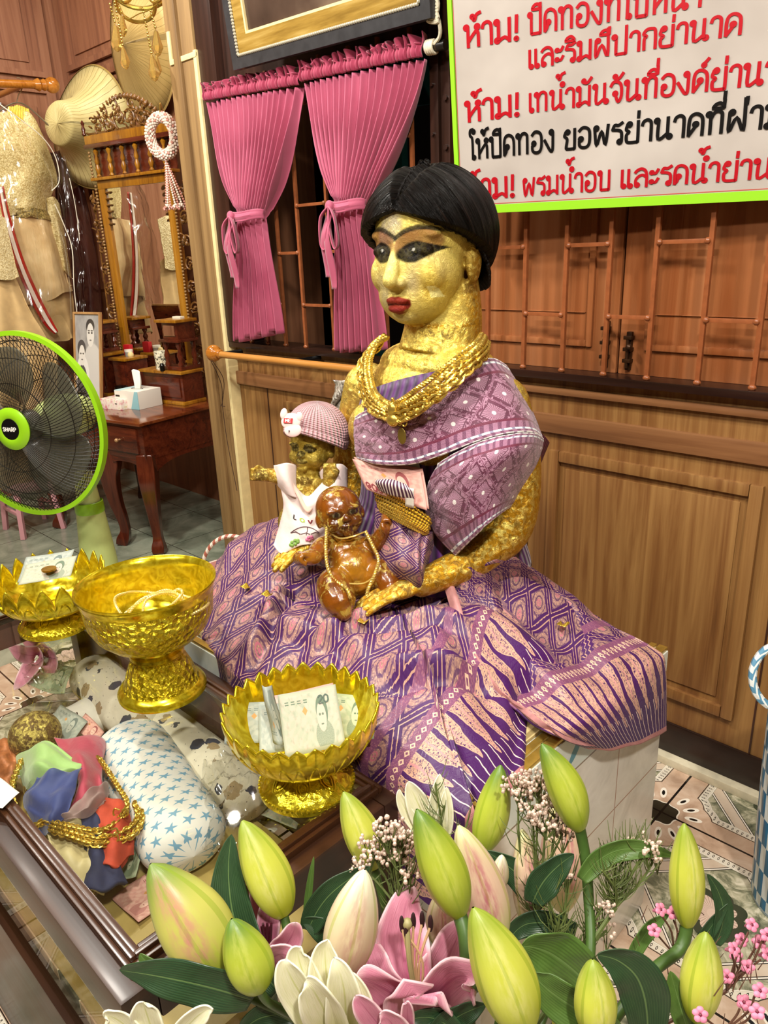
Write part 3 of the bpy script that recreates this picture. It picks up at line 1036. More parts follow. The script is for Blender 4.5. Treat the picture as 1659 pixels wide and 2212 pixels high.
blend(np.exp(-((lx - 0.052) / 0.022) ** 2 - ((lz + 0.052) / 0.03) ** 2) * onface * 0.75, '#c9a52c')
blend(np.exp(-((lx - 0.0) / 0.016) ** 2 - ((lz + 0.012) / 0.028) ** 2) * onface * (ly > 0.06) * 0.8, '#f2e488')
blend(np.exp(-((lx - 0.0) / 0.03) ** 2 - ((lz + 0.095) / 0.014) ** 2) * onface * 0.5, '#a39070')
flk = flk * (1 - 0.75 * onface); met = met * (1 - 0.62 * onface)
eargap = np.exp(-((np.abs(lx) - 0.074) / 0.012) ** 2 - ((ly + 0.014) / 0.03) ** 2) * (np.abs(lz) < 0.06)
blend(np.clip(eargap, 0, 1) * 0.7, '#6d4d1c')
SF = lambda d: smn(1.22, .80, d)
for s in (-1, 1):
    ex, ez = (lx * s - 0.031), lz - 0.003
    front = smn(.02, .035, ly)
    tl = np.clip(ex / 0.03, -1, 1)
    zc = ez - 0.004 * tl                                             # slight lift to the outer corner
    lid = SF((ex / 0.031) ** 2 + ((zc - 0.012) / 0.021) ** 2) * front
    blend(lid * 0.9 * (0.85 + 0.15 * nz), '#702e20')
    brow = smn(.0048, .0028, np.abs(zc - 0.0325 + 0.013 * (ex / 0.036) ** 2) + .0016 * np.clip(tl, 0, 1)) * smn(.036, .030, np.abs(ex + .001)) * front
    blend(brow * 0.92, '#1a1612')
    wd_ = np.where(ex > 0, 0.034, 0.026)
    eye = SF((ex / wd_) ** 2 + (zc / (0.0150 * np.clip(1 - np.maximum(ex, 0) / 0.042, 0.12, 1))) ** 2) * front
    blend(eye * 0.98, '#0a0807')
    iris = SF(((ex + 0.003) / 0.0105) ** 2 + ((zc - 0.000) / 0.0100) ** 2) * front
    blend(iris * 0.8, '#2a2722')
    pup = SF(((ex + 0.003) / 0.0065) ** 2 + (zc / 0.0065) ** 2) * front
    blend(pup * 0.95, '#030302')
    blend(SF(((ex + 0.0035) / 0.0022) ** 2 + ((zc - 0.0035) / 0.0018) ** 2) * front * 0.8, '#b3b0a6')
    m_ = np.clip(lid + brow + eye, 0, 1); flk = flk * (1 - 0.85 * m_); met = met * (1 - 0.97 * m_)
lw = 0.0215
ax_ = np.abs(lx) / lw
up_e = -0.0585 - 0.006 * ax_ ** 1.5 - 0.0015 * np.exp(-(lx / 0.003) ** 2)
lo_e = -0.0865 + 0.0145 * ax_ ** 2
lips = smn(.0012, -.0012, lz - up_e) * smn(-.0012, .0012, lz - lo_e) * smn(1.04, .94, ax_) * (ly > 0.05)
blend(lips * 0.97, '#7c0d14'); blend(smn(.0016, .0006, np.abs(lz + 0.0712 - 0.001 * np.cos(lx / lw * 3))) * smn(1., .85, ax_) * (ly > 0.05) * 0.8, '#2a0407')
blend(np.exp(-(lx / 0.009) ** 2 - ((lz + 0.079) / 0.003) ** 2) * lips * 0.35, '#a8404a')
flk = flk * (1 - 0.95 * lips); met = met * (1 - 0.97 * lips)
sq = (np.abs(lx - 0.050 + 0.2 * (lz + 0.052)) < 0.0055) & (np.abs(lz + 0.054) < 0.008) & (ly > 0.02)
blend(sq * 0.8, '#f4ea9c')
body = from_np(V, F, 'body', M_GILD, statue, colr, {'Flk': flk, 'Met': met})

# ---- hair: puffed, parted in the middle, swept back over the ears to the nape
def hair_material():
    m = MT('black_hair', 0.32)
    u, v, _ = m.xyz('UV')
    st = m.noise(m.vec(u * 260, v * 3.0, 0), 1.0, 3, 0.6, 0.2)
    st2 = m.noise(m.vec(u * 70, v * 2.0, 3), 1.0, 2, 0.5, 0.3)
    m.color(m.ramp(st * 0.6 + st2 * 0.4, [(0.35, '#030201'), (0.55, '#0b0604'), (0.74, '#241409')]))
    m.set('Specular IOR Level', .16); m.set('Roughness', st * 0.3 + 0.22)
    m.bump(st + st2 * 1.2, 1.0, 0.006)
    return m.m


def hair_P(u, v):
    """u: around from the parting (0) past her left, nape (.5), her right (1); v: parting line -> edge"""
    az = 2 * PI * u
    s = 1 if u <= 0.5 else -1
    a = az if s > 0 else 2 * PI - az                      # 0 front .. pi back
    # edge of the hair in head space
    ex = crv([0.0, 0.038, 0.066, 0.083, 0.090, 0.088, 0.070, 0.0], a / PI) * s
    ey = crv([0.083, 0.078, 0.058, 0.022, -0.016, -0.050, -0.080, -0.094], a / PI)
    ez = crv([0.058, 0.047, 0.034, 0.018, -0.002, -0.030, -0.060, -0.066], a / PI)
    # parting line on top, front to crown
    q = crv([0.0, 0.15, 0.4, 0.65, 0.85, 1.0, 1.0, 1.0], a / PI)
    tx, ty, tz = 0.0015 * s, 0.080 - 0.078 * q, 0.066 + 0.050 * math.sin(q * PI * 0.52)
    # bulge between them
    c = Vector((0, -0.014, 0.026)); e, t = Vector((ex, ey, ez)), Vector((tx, ty, tz))
    p = t.lerp(e, v)
    d = (p - c)
    dn = Vector((d.x / 0.107, d.y / 0.110, d.z / 0.104))
    ell = c + Vector((dn.x * 0.107, dn.y * 0.110, dn.z * 0.104)) / max(dn.length, 1e-3)
    k = sm(0, 0.22, v) * (1 - 0.80 * sm(0.90, 1.0, v))
    k = max(k, (0.30 + 0.45 * q) * (1 - sm(0, 0.3, v)))
    r = p.lerp(ell, k)
    if q > 0.9: r = p.lerp(ell, max(k, 0.85 * (1 - sm(0, .3, v))))
    n = mnoise.noise(Vector((a * 9 * s, v * 1.2, 0))) * 0.0028 + mnoise.noise(Vector((a * 30 * s, v * 2, 5))) * 0.0012
    r = r + (r - c).normalized() * n
    return hloc(r)


mb = MB()
mb.grid(hair_P, 220, 60)
h = mb.build('hair', hair_material(), statue, angle=70)
solidify(h, 0.006, -1)

# ---- bodice
M_BOD = MT('purple_bodice', 0.5); u, v, _ = M_BOD.xyz('UV'); g = (u * 260).sin()
M_BOD.color(M_BOD.mix(g.step(-1, 1), '#2a0838', '#4f1160')); M_BOD.bump(g, 0.5, 0.002); M_BOD.set('Sheen Weight', 0.3)
mb = MB()


def bod_P(u, v):
    a = -2.35 + 4.7 * u
    z = 0.63 + v * (0.305 + 0.045 * math.sin(a + 0.4))
    rx = crv([0.180, 0.155, 0.130, 0.130, 0.142, 0.135], v); ry = crv([0.155, 0.138, 0.112, 0.108, 0.116, 0.085], v)
    return Vector((-0.808 + rx * math.sin(a), 0.930 - ry * math.cos(a), z))


mb.grid(bod_P, 80, 24, uvfn=lambda u, v: (u, v))
solidify(mb.build('bodice', M_BOD.m, statue), 0.003)


# ---- embroidered shawl: band across the chest and over her left shoulder, then hanging down the arm
def shawl_piece(rows, name, W, nu=70, nv=40, edges=(1, 1), rough=0.0025):
    """rows: across (uv.y) lists of world points along (uv.x)"""
    P = patch(rows)
    L = sum((P(i / 20, .5) - P((i + 1) / 20, .5)).length for i in range(20))
    mb = MB()
    def PP(u, v):
        p = P(u, v)
        return p + Vector((0, -1, 0.3)) * (mnoise.noise(Vector((u * 14, v * 9, 2))) * rough)
    mb.grid(PP, nu, nv, uvfn=lambda u, v: (u * L, v * W))
    o = mb.build(name, M_EMB, statue)
    a = o.data.attributes.new('edge', 'FLOAT', 'POINT')
    val = []
    for j in range(nv + 1):
        for i in range(nu + 1):
            v = j / nv; e = 1.0
            if edges[0]: e = min(e, v * W)
            if edges[1]: e = min(e, (1 - v) * W)
            val.append(e)
    a.data.foreach_set('value', val)
    solidify(o, 0.004)
    return o


def D(*a): return [atd(*p) for p in a]


# chest band: rows from top edge to bottom edge, each from her right armpit to her left shoulder
Y = lambda *a: [aty(*p) for p in a]
rows = [Y((768, 900, .828), (800, 885, .816), (850, 872, .812), (905, 845, .818), (965, 812, .838), (1020, 785, .872), (1062, 775, .915), (1092, 790, .965)),
        Y((766, 935, .820), (805, 925, .806), (855, 915, .800), (915, 890, .806), (975, 862, .828), (1040, 838, .862), (1095, 830, .905), (1130, 850, .965)),
        Y((768, 965, .816), (812, 962, .802), (865, 955, .796), (930, 932, .800), (995, 905, .822), (1065, 888, .850), (1125, 885, .900), (1155, 905, .965)),
        Y((772, 990, .814), (815, 1002, .800), (885, 1003, .794), (950, 985, .797), (1020, 958, .815), (1090, 938, .842), (1150, 935, .895), (1172, 950, .965))]
shawl_piece(rows, 'shawl', 0.150)
# fall over the arm: rows from the top fold to the lower edge
rows = [Y((945, 1002, .800), (1020, 962, .806), (1095, 940, .832), (1152, 936, .888), (1172, 948, .955)),
        Y((925, 1050, .806), (1000, 1010, .790), (1080, 985, .806), (1140, 972, .862), (1168, 975, .945)),
        Y((918, 1095, .815), (985, 1060, .790), (1055, 1040, .800), (1115, 1025, .848), (1150, 1020, .935)),
        Y((940, 1150, .815), (1000, 1115, .795), (1050, 1090, .802), (1098, 1068, .842), (1128, 1058, .930)),
        Y((985, 1200, .822), (1020, 1165, .806), (1055, 1130, .806), (1085, 1105, .838), (1108, 1092, .925))]
shawl_piece(rows, 'shawl_fall', 0.175)
# plain end of the cloth hanging behind the arm
m = MT('shawl_lining', 0.6, color='#5a1836'); u, v, _ = m.xyz('UV'); m.bump((u * 40).sin(), 0.5, 0.004)
m.color(m.mix((u * 40).sin().step(-1, 1), '#3c0f24', '#6e2344'))
rows = [Y((1168, 935, .98), (1178, 945, 1.0), (1185, 955, 1.02)), Y((1130, 1030, .96), (1148, 1030, .99), (1158, 1025, 1.02)),
        Y((1092, 1130, .95), (1120, 1120, .98), (1140, 1110, 1.0)), Y((1090, 1210, .93), (1108, 1225, .96), (1122, 1240, .98))]
mb = MB(); mb.grid(patch(rows), 16, 40)
solidify(mb.build('shawl_tail', m.m, statue), 0.004)
# ---- skirt: spread over her crossed legs and the plinth
SKC = Vector((-0.84, 0.82, 0))
OUT = [(-0.424, 0.552), (-0.426, 0.65), (-0.500, 0.77), (-0.47, 0.90), (-0.44, 1.02), (-0.55, 1.075), (-0.80, 1.08), (-1.10, 1.08), (-1.33, 1.06), (-1.37, 0.93), (-1.30, 0.80),
       (-1.17, 0.69), (-1.03, 0.590), (-0.90, 0.560), (-0.70, 0.552), (-0.52, 0.548)]


def out_r(a):
    """radius of the outline from SKC in direction a"""
    d = Vector((math.cos(a), math.sin(a))); best = 0.3
    c = Vector((SKC.x, SKC.y))
    for i in range(len(OUT)):
        p, q = Vector(OUT[i]) - c, Vector(OUT[(i + 1) % len(OUT)]) - c
        e = q - p; den = d.x * e.y - d.y * e.x
        if abs(den) < 1e-9: continue
        t = (p.x * e.y - p.y * e.x) / den; s = (p.x * d.y - p.y * d.x) / den
        if t > 0 and -1e-6 <= s <= 1 + 1e-6: best = t
    return best


def bump_at(x, y, cx, cy, rx, ry, h, rot=0):
    c, s = math.cos(rot), math.sin(rot); dx, dy = x - cx, y - cy
    a, b = (dx * c + dy * s) / rx, (-dx * s + dy * c) / ry
    return h * math.exp(-(a * a + b * b))


CREASE = [(atz(500, 1425, .57), atz(645, 1262, .60), .020), (atz(700, 1345, .60), atz(1000, 1395, .60), .014), (atz(800, 1500, .56), atz(1080, 1490, .57), .020), (atz(640, 1420, .57), atz(1000, 1300, .62), .012), (atz(560, 1300, .60), atz(760, 1470, .56), .010)]


def skirt_h(x, y, rr):
    z = _skirt(x, y, rr)
    for a, b, A in CREASE:
        ex, ey = b.x - a.x, b.y - a.y; L = math.hypot(ex, ey); ex /= L; ey /= L
        t = (x - a.x) * ex + (y - a.y) * ey; s = -(x - a.x) * ey + (y - a.y) * ex + .012 * math.sin(t * 22)
        w = sm(-.03, .05, t) * (1 - sm(L - .05, L + .03, t))
        if w > 0: z += A * w * (math.exp(-((s - .010) / .013) ** 2) - .9 * math.exp(-((s + .010) / .009) ** 2))
    return z


def _skirt(x, y, rr):
    z = 0.545 + 0.05 * (1 - sm(0.45, 1.0, rr))
    z += bump_at(x, y, -1.16, 0.86, 0.17, 0.12, 0.065, 0.35)        # her right thigh and knee
    z += bump_at(x, y, -0.62, 0.80, 0.12, 0.12, 0.045)              # left knee
    z += bump_at(x, y, -0.78, 0.66, 0.20, 0.06, 0.020)              # shins in front
    z += bump_at(x, y, -0.70, 0.97, 0.16, 0.10, 0.06)               # hips
    z -= bump_at(x, y, -0.93, 0.74, 0.07, 0.05, 0.020)
    return z


def skirt_P(u, v):
    a = 2 * PI * u
    R = out_r(a)
    hang = 0.0
    # how far the cloth falls past the plinth edge: front right corner falls to the side of the case
    x_e, y_e = SKC.x + math.cos(a) * R, SKC.y + math.sin(a) * R
    fall = 0.02
    if y_e < 0.60 and x_e > -1.0: fall = 0.05 + 0.12 * sm(-0.62, -0.50, x_e)
    if x_e > -0.50 and y_e > 0.56: fall = 0.012
    if x_e < -1.02: fall = 0.06
    vt = v * (R + fall)
    n1 = mnoise.noise(Vector((math.cos(a) * 2.2, math.sin(a) * 2.2, v * 1.2)))
    rip = math.sin(a * 11 + n1 * 4 + v * 3) * 0.5 + math.sin(a * 23 + n1 * 6) * 0.28
    if vt <= R:
        rr = vt / R
        x, y = SKC.x + math.cos(a) * vt, SKC.y + math.sin(a) * vt
        z = skirt_h(x, y, rr)
        edge = sm(0.86, 1.0, rr); z -= edge * edge * (z - 0.535)
        z += rip * 0.011 * sm(0.25, 0.75, rr) * (1 - 0.5 * edge)
        z += mnoise.noise(Vector((x * 9, y * 9, 1))) * 0.014 * (1 - edge) + mnoise.noise(Vector((x * 24, y * 24, 7))) * 0.004
        z = max(z, PZ + 0.010)
        return Vector((x, y, z))
    k = vt - R
    off = 0.006 + rip * 0.006 * min(1, k / 0.06)
    return Vector((x_e + math.cos(a) * off, y_e + math.sin(a) * off, 0.533 - k))


def skirt_uv(u, v):
    a = 2 * PI * u; R = out_r(a)
    p = skirt_P(u, v)
    k = max(0.0, 0.533 - p.z) if p.z < 0.533 else 0.0
    fx = -0.424 - p.x - 0.35 * sm(0.64, 0.80, p.y) * (p.y - 0.64)
    fx = fx * 1.55 if fx < .13 else .2015 + (fx - .13)
    return (fx + 0.0 + (1.2 if (p.y > 0.86 and p.x > -0.7) else 0) , p.y - k)


mb = MB(); mb.grid(skirt_P, 300, 90, uvfn=skirt_uv)
mb.build('skirt', M_BROC, statue, angle=80)

# outer flap of the wrap: from the waist over the right back corner of the plinth
rows = [[atz(955, 1240, .665), atz(1000, 1230, .685), atz(1050, 1215, .695), atz(1112, 1205, .690)],
        [atz(985, 1330, .625), atz(1050, 1290, .640), atz(1110, 1265, .630), atz(1165, 1238, .655)],
        [atz(1010, 1415, .585), atz(1085, 1360, .600), atz(1160, 1325, .585), atz(1230, 1285, .610)],
        [atz(1065, 1495, .560), atz(1150, 1440, .568), atz(1240, 1395, .562), atz(1325, 1345, .575)],
        [atz(1130, 1548, .545), atz(1225, 1505, .548), atz(1320, 1455, .545), atz(1418, 1398, .545)],
        [atx(1195, 1588, -.425), atx(1272, 1555, -.410), atx(1350, 1515, -.408), atx(1437, 1452, -.412)],
        [atx(1270, 1616, -.418), atx(1325, 1618, -.400), atx(1385, 1605, -.398), atx(1438, 1578, -.408)]]
FP = patch(rows)


def flap_P(u, v):
    p = FP(u, v)
    f = math.sin(u * 15 + v * 2.5 + 1.0 + 1.5 * mnoise.noise(Vector((u * 2, v * 3, 4)))) * 0.010 * (1 - sm(0.62, 0.75, v)) * sm(0, .15, v)
    f += math.sin(u * 34 + v * 5) * 0.003 * (1 - sm(0.7, .8, v)) - 0.02 * math.exp(-((u - 0.62 - (v - .1) * .25) / 0.05) ** 2) * (1 - sm(0.3, 0.6, v)) + mnoise.noise(Vector((u * 5, v * 6, 2))) * 0.005
    return p + Vector((0.25, -0.45, 0.85)).normalized() * f


FL = [0.0]
for i in range(60): FL.append(FL[-1] + (FP(.6, (i + 1) / 60) - FP(.6, i / 60)).length)


def flap_uv(u, v):
    l = FL[-1] - (FL[int(v * 60)] if v < 1 else FL[-1])
    hemside = u * 0.40                                    # the long front edge is a hem as well
    return (min(l, 9), u * 0.42) if True else (hemside, l)


mb = MB(); mb.grid(flap_P, 90, 120, uvfn=flap_uv)
o = mb.build('skirt_flap', M_BROC, statue, angle=80); solidify(o, 0.003)
# pink selvedge along the front edge of the flap and the inner hem
M_SELV = plain('pink_selvedge', '#b07a78', 0.55, 0, 0.2, 60, 0.3)
mb = MB()
ed = [flap_P(0.0, i / 60) for i in range(61)]
mb.grid(lambda u, v: ed[int(round(v * 60))] + Vector((-0.012 + 0.024 * u, 0.002, 0.0035 + 0.007 * math.sin(PI * u) + 0.004 * math.sin(v * 20))), 4, 60)
mb.build('selvedge', M_SELV, statue)
# ------------------------------------------------------------------ brush lettering: strokes and small loops
L_ = lambda x, y, r=0.085: ('o', x, y, r)
GL = {
 'ห': (.84, [L_(.13, .89), [(.21, .88), (.21, 0)], [(.21, .22), (.42, .5), (.62, .72)], L_(.66, .87), [(.60, .70), (.70, .58), (.71, 0)]]),
 'า': (.60, [[(.06, .76), (.12, .93), (.28, 1.0), (.42, .93), (.47, .74), (.47, 0)]]),
 'ม': (.86, [L_(.13, .89), [(.21, .88), (.21, .12)], L_(.14, .09), [(.22, .07), (.48, .20), (.68, .06)], [(.70, 1), (.70, 0)]]),
 '!': (.42, [[(.17, 1.05), (.15, .34)], L_(.15, .06, .05)]),
 'ป': (.84, [L_(.13, .89), [(.21, .88), (.21, .06), (.28, 0), (.62, 0), (.69, .06), (.69, 1.38)]]),
 'บ': (.80, [L_(.13, .89), [(.21, .88), (.21, .06), (.28, 0), (.60, 0), (.66, .06), (.66, 1)]]),
 'ด': (.80, [[(.68, 0), (.68, .62), (.60, .88), (.38, 1), (.17, .9), (.10, .6), (.10, .02)], [(.10, .02), (.2, .14), (.27, .32)], L_(.28, .42)]),
 'ค': (.80, [[(.68, 0), (.68, .62), (.60, .88), (.38, 1), (.17, .9), (.10, .6), (.10, .02)], [(.10, .02), (.24, .22), (.36, .40)], L_(.38, .52)]),
 'ท': (.86, [L_(.13, .89), [(.21, .88), (.21, 0)], [(.21, .66), (.34, .93), (.50, 1), (.63, .93), (.68, .78), (.68, 0)]]),
 'อ': (.78, [[(.10, .84), (.28, 1), (.52, .95), (.64, .74), (.64, .24), (.52, .03), (.30, 0), (.14, .10), (.12, .32)], L_(.20, .44)]),
 'ง': (.66, [L_(.42, .90), [(.51, .88), (.50, .10), (.42, 0), (.32, .08), (.04, .55)]]),
 'ใ': (.46, [[(.24, 0), (.24, 1.0), (.10, 1.20), (.12, 1.46), (.30, 1.50)], L_(.33, 1.38, .075), L_(.32, .07, .075)]),
 'ล': (.82, [[(.67, 0), (.67, .6), (.58, .9), (.38, 1), (.18, .92), (.08, .80)], [(.67, .48), (.48, .64), (.28, .60), (.12, .42), (.10, .18)], L_(.19, .11)]),
 'เ': (.36, [[(.12, 1), (.12, .10)], L_(.21, .09)]),
 'แ': (.72, [[(.12, 1), (.12, .10)], L_(.21, .09), [(.46, 1), (.46, .10)], L_(.55, .09)]),
 'ะ': (.52, [L_(.10, .74, .07), [(.17, .70), (.30, .70), (.42, .90)], L_(.10, .24, .07), [(.17, .20), (.30, .20), (.42, .40)]]),
 'ร': (.62, [[(.06, .70), (.16, .92), (.34, .90), (.54, 1.02)], [(.06, .70), (.36, .66), (.50, .52), (.51, .12)], L_(.42, .10)]),
 'ฝ': (.92, [L_(.22, .86), [(.13, .88), (.13, 0), (.42, .62), (.72, 0), (.72, 1.42)]]),
 'ก': (.76, [[(.12, 0), (.12, .54), (.22, .66), (.08, .78), (.22, .98), (.46, 1), (.62, .86), (.64, 0)]]),
 'ย': (.80, [L_(.26, .88), [(.16, .88), (.10, .64), (.24, .52), (.12, .38), (.13, .08), (.26, 0), (.60, 0), (.66, .06), (.66, 1)]]),
 'น': (.86, [L_(.13, .89), [(.21, .88), (.21, .02), (.60, .24)], [(.62, 1), (.62, .14)], L_(.71, .10)]),
 'จ': (.74, [[(.08, .80), (.22, 1), (.48, .96), (.61, .72), (.61, .24), (.46, .0), (.34, .30)], L_(.30, .42)]),
 'ข': (.74, [L_(.24, .86), [(.14, .86), (.08, .66), (.22, .50), (.17, .06), (.26, 0), (.54, 0), (.61, .06), (.61, 1)]]),
 'พ': (.94, [L_(.20, .88), [(.11, .88), (.22, 0), (.46, .72), (.66, 0), (.78, 1)]]),
 '2': (.70, [[(.08, .78), (.2, .97), (.42, 1), (.55, .82), (.48, .56), (.08, 0), (.60, 0)]]),
 '0': (.70, [[(.32, 1), (.55, .8), (.58, .5), (.55, .2), (.32, 0), (.1, .2), (.06, .5), (.1, .8), (.32, 1)]]),
 '๑': (.80, [L_(.40, .42, .12), [(.50, .34), (.62, .55), (.52, .85), (.30, .92), (.10, .72), (.10, .35), (.30, .08), (.55, .05)]]),
 '๐': (.75, [[(.34, .9), (.58, .72), (.62, .45), (.52, .15), (.34, .05), (.14, .15), (.06, .45), (.1, .72), (.34, .9)]]),
 'S': (.66, [[(.52, .85), (.34, 1), (.12, .88), (.12, .66), (.48, .40), (.52, .16), (.32, 0), (.08, .14)]]),
 'H': (.74, [[(.1, 0), (.1, 1)], [(.58, 0), (.58, 1)], [(.1, .5), (.58, .5)]]),
 'A': (.74, [[(.04, 0), (.34, 1), (.64, 0)], [(.15, .34), (.53, .34)]]),
 'R': (.70, [[(.1, 0), (.1, 1), (.42, 1), (.55, .86), (.55, .64), (.42, .5), (.1, .5)], [(.3, .5), (.58, 0)]]),
 'P': (.68, [[(.1, 0), (.1, 1), (.42, 1), (.55, .86), (.55, .64), (.42, .48), (.1, .48)]]),
 'L': (.58, [[(.1, 1), (.1, 0), (.5, 0)]]), 'V': (.70, [[(.05, 1), (.32, 0), (.6, 1)]]), 'M': (.84, [[(.08, 0), (.1, 1), (.38, .3), (.66, 1), (.68, 0)]]),
 'E': (.60, [[(.5, 1), (.1, 1), (.1, 0), (.5, 0)], [(.1, .5), (.42, .5)]]), 'F': (.58, [[(.5, 1), (.1, 1), (.1, 0)], [(.1, .5), (.42, .5)]]), 'I': (.26, [[(.1, 0), (.1, 1)]]),
 'O': (.76, [[(.34, 1), (.58, .8), (.62, .5), (.58, .2), (.34, 0), (.1, .2), (.06, .5), (.1, .8), (.34, 1)]]), ' ': (.4, []),
}
MARK = {'ิ': [[(-.60, 1.13), (-.48, 1.30), (-.28, 1.34), (-.14, 1.13), (-.60, 1.13)]],
        'ี': [[(-.60, 1.13), (-.48, 1.30), (-.28, 1.34), (-.14, 1.13), (-.60, 1.13)], [(-.14, 1.13), (-.13, 1.46)]],
        'ื': [[(-.60, 1.13), (-.48, 1.30), (-.28, 1.34), (-.14, 1.13), (-.60, 1.13)], [(-.13, 1.13), (-.12, 1.46)], [(-.26, 1.3), (-.26, 1.46)]],
        'ั': [L_(-.46, 1.26, .07), [(-.46, 1.18), (-.26, 1.16), (-.06, 1.40)]],
        'ํ': [L_(-.14, 1.26, .085)],
        '่': [[(-.14, 1.16), (-.13, 1.46)]],
        '้': [L_(-.40, 1.34, .06), [(-.38, 1.26), (-.30, 1.16), (-.20, 1.40), (-.02, 1.48)]],
        '์': [L_(-.30, 1.22, .065), [(-.30, 1.29), (-.22, 1.36), (-.10, 1.50)]]}


def strokes(text):
    """-> (list of point lists in em, total advance)"""
    out, x, lvl = [], 0.0, 0
    text = text.replace('น้ำ', 'นํ้า')
    for ch in text:
        if ch in MARK:
            dy = 0.36 * lvl if ch in '่้์' else 0.0
            for st in MARK[ch]:
                pts = loop(st) if st[0] == 'o' else [Vector((a, b, 0)) for a, b in st]
                out.append([p + Vector((x, dy, 0)) for p in pts])
            lvl = 1
            continue
        lvl = 0
        adv, sts = GL[ch]
        for st in sts:
            pts = loop(st) if st[0] == 'o' else [Vector((a, b, 0)) for a, b in st]
            out.append([p + Vector((x, 0, 0)) for p in pts])
        x += adv
    return out, x


def loop(st):
    _, cx, cy, r = st
    return [Vector((cx + r * math.cos(2 * PI * k / 12), cy + r * math.sin(2 * PI * k / 12), 0)) for k in range(13)]


def lettering(text, place, w=0.085, z=0.0, mb=None, thick=0.0):
    """place(x, y, z): em units -> world. Flat ribbons with round ends"""
    mb = mb or MB(); sts, adv = strokes(text)
    k = 0
    for pts in sts:
        if len(pts) > 2 and len(pts) != 13: pts = cr(pts, 4)
        n = len(pts); L, Rr = [], []
        z_ = z + 0.0002 * (k % 5); k += 1
        closed = (pts[0] - pts[-1]).length < 1e-4
        for i in range(n):
            if closed: t = pts[(i + 1) % (n - 1)] - pts[(i - 1) % (n - 1)]
            else: t = pts[min(i + 1, n - 1)] - pts[max(i - 1, 0)]
            t.normalize(); nn = Vector((-t.y, t.x, 0)) * w
            e = Vector((0, 0, 0))
            if not closed and i == 0: e = -t * w * 0.5
            if not closed and i == n - 1: e = t * w * 0.5
            L.append(pts[i] + nn + e); Rr.append(pts[i] - nn + e)
        vs = [place(p.x, p.y, z_) for p in L] + [place(p.x, p.y, z_) for p in Rr]
        mb.add(vs, [(i, i + 1, n + i + 1, n + i) for i in range(n - 1)])
    return mb, adv


# ------------------------------------------------------------------ sign board
def axes(a, b, g):
    u = Vector((math.cos(a), 0, math.sin(a))); v = Vector((-math.sin(a), 0, math.cos(a)))
    R_ = Matrix.Rotation(g, 3, 'Z') @ Matrix.Rotation(b, 3, 'X')
    return R_ @ u, R_ @ v


SU, SV = axes(math.radians(-1.0), math.radians(6.0), math.radians(5.0))
SN = SU.cross(SV)                        # out of the wall
SO = aty(989, 463, 1.395)


def sgn_uv(px, py):
    d = Vector(ray(px, py)); P = Vector(CAMP) + d * (SN.dot(SO - Vector(CAMP)) / SN.dot(d)); q = P - SO
    return q.dot(SU), q.dot(SV)


SW, SH = 1.15, 0.60
sp = lambda x, y, z=0.0: SO + SU * x + SV * y + SN * z
sign = thing('sign', SO, 'white sign board with red and black Thai writing and lime green edge', 'sign')


def slab(x0, y0, x1, y1, z0, z1, mb=None):
    mb = mb or MB()
    mb.prism([sp(x0, y0, z0), sp(x1, y0, z0), sp(x1, y1, z0), sp(x0, y1, z0)], sp(0, 0, z1) - sp(0, 0, z0))
    return mb


M_SIGN = MT('sign_face', 0.12); M_SIGN.color(M_SIGN.ramp(M_SIGN.noise(M_SIGN.coord('Object'), 5, 3), [(0.3, '#a39a93'), (0.7, '#b9b1aa')])); M_SIGN.set('Coat Weight', 0.6)
slab(0.012, 0.014, SW - 0.012, SH - 0.014, -0.004, 0.003).build('panel', M_SIGN.m, sign, smooth=False)
M_LIME = plain('lime_green_edge', '#8ccb23', 0.4)
mb = slab(0, 0, SW, 0.016, -0.006, 0.005); slab(0, 0.016, 0.010, SH, -0.006, 0.005, mb); slab(SW - 0.01, .016, SW, SH, -0.006, 0.005, mb); slab(0.01, SH - .012, SW - .01, SH, -0.006, 0.005, mb)
mb.build('edge', M_LIME, sign, smooth=False)['label'] = 'lime green edge of the board'
M_REDL = plain('thin_red_line', '#b3423a', 0.5)
mb = slab(0.0135, 0.0175, SW - .02, 0.0188, 0.003, 0.0034); slab(0.0125, 0.0175, 0.0136, SH - .02, 0.003, 0.0034, mb)
for k in range(9):
    mb2 = cr([sp(0.016 + 0.004 * k, SH - 0.02 - 0.004 * (8 - k), 0.0035), sp(0.022 + 0.004 * k, SH - 0.026 - 0.004 * (8 - k), 0.0035), sp(0.02 + 0.004 * k, SH - 0.03 - 0.004 * (8 - k), 0.0035)], 4); mb.tube(mb2, 0.0012, 5)
mb.build('red_line', M_REDL, sign, smooth=False)
M_RED = plain('sign_red_paint', '#a50f1c', 0.3); M_BLK = plain('sign_black_paint', '#0a0909', 0.3)
ROWS = [('ห้าม!', (1005, 104), (1131, 84), 48, 'r'), ('ปิดทองที่ใบหน้า', (1142, 75), (1520, 13), 46, 'r'),
        ('และริมฝีปากย่านาค', (1142, 149), (1606, 73), 39, 'r'),
        ('ห้าม!', (1007, 264), (1132, 248), 44, 'r'), ('เทน้ำมันจันที่องค์ย่านาค', (1143, 243), (1728, 172), 40, 'r'),
        ('ให้ปิดทอง', (1016, 344), (1202, 325), 42, 'k'), ('ขอพรย่านาคที่ฝ่ามือ', (1218, 323), (1745, 267), 42, 'k'),
        ('ห้าม!', (1007, 433), (1121, 423), 42, 'r'), ('พรมน้ำอบ', (1130, 424), (1322, 408), 38, 'r'), ('และรดน้ำย่านาค', (1340, 406), (1745, 378), 38, 'r')]
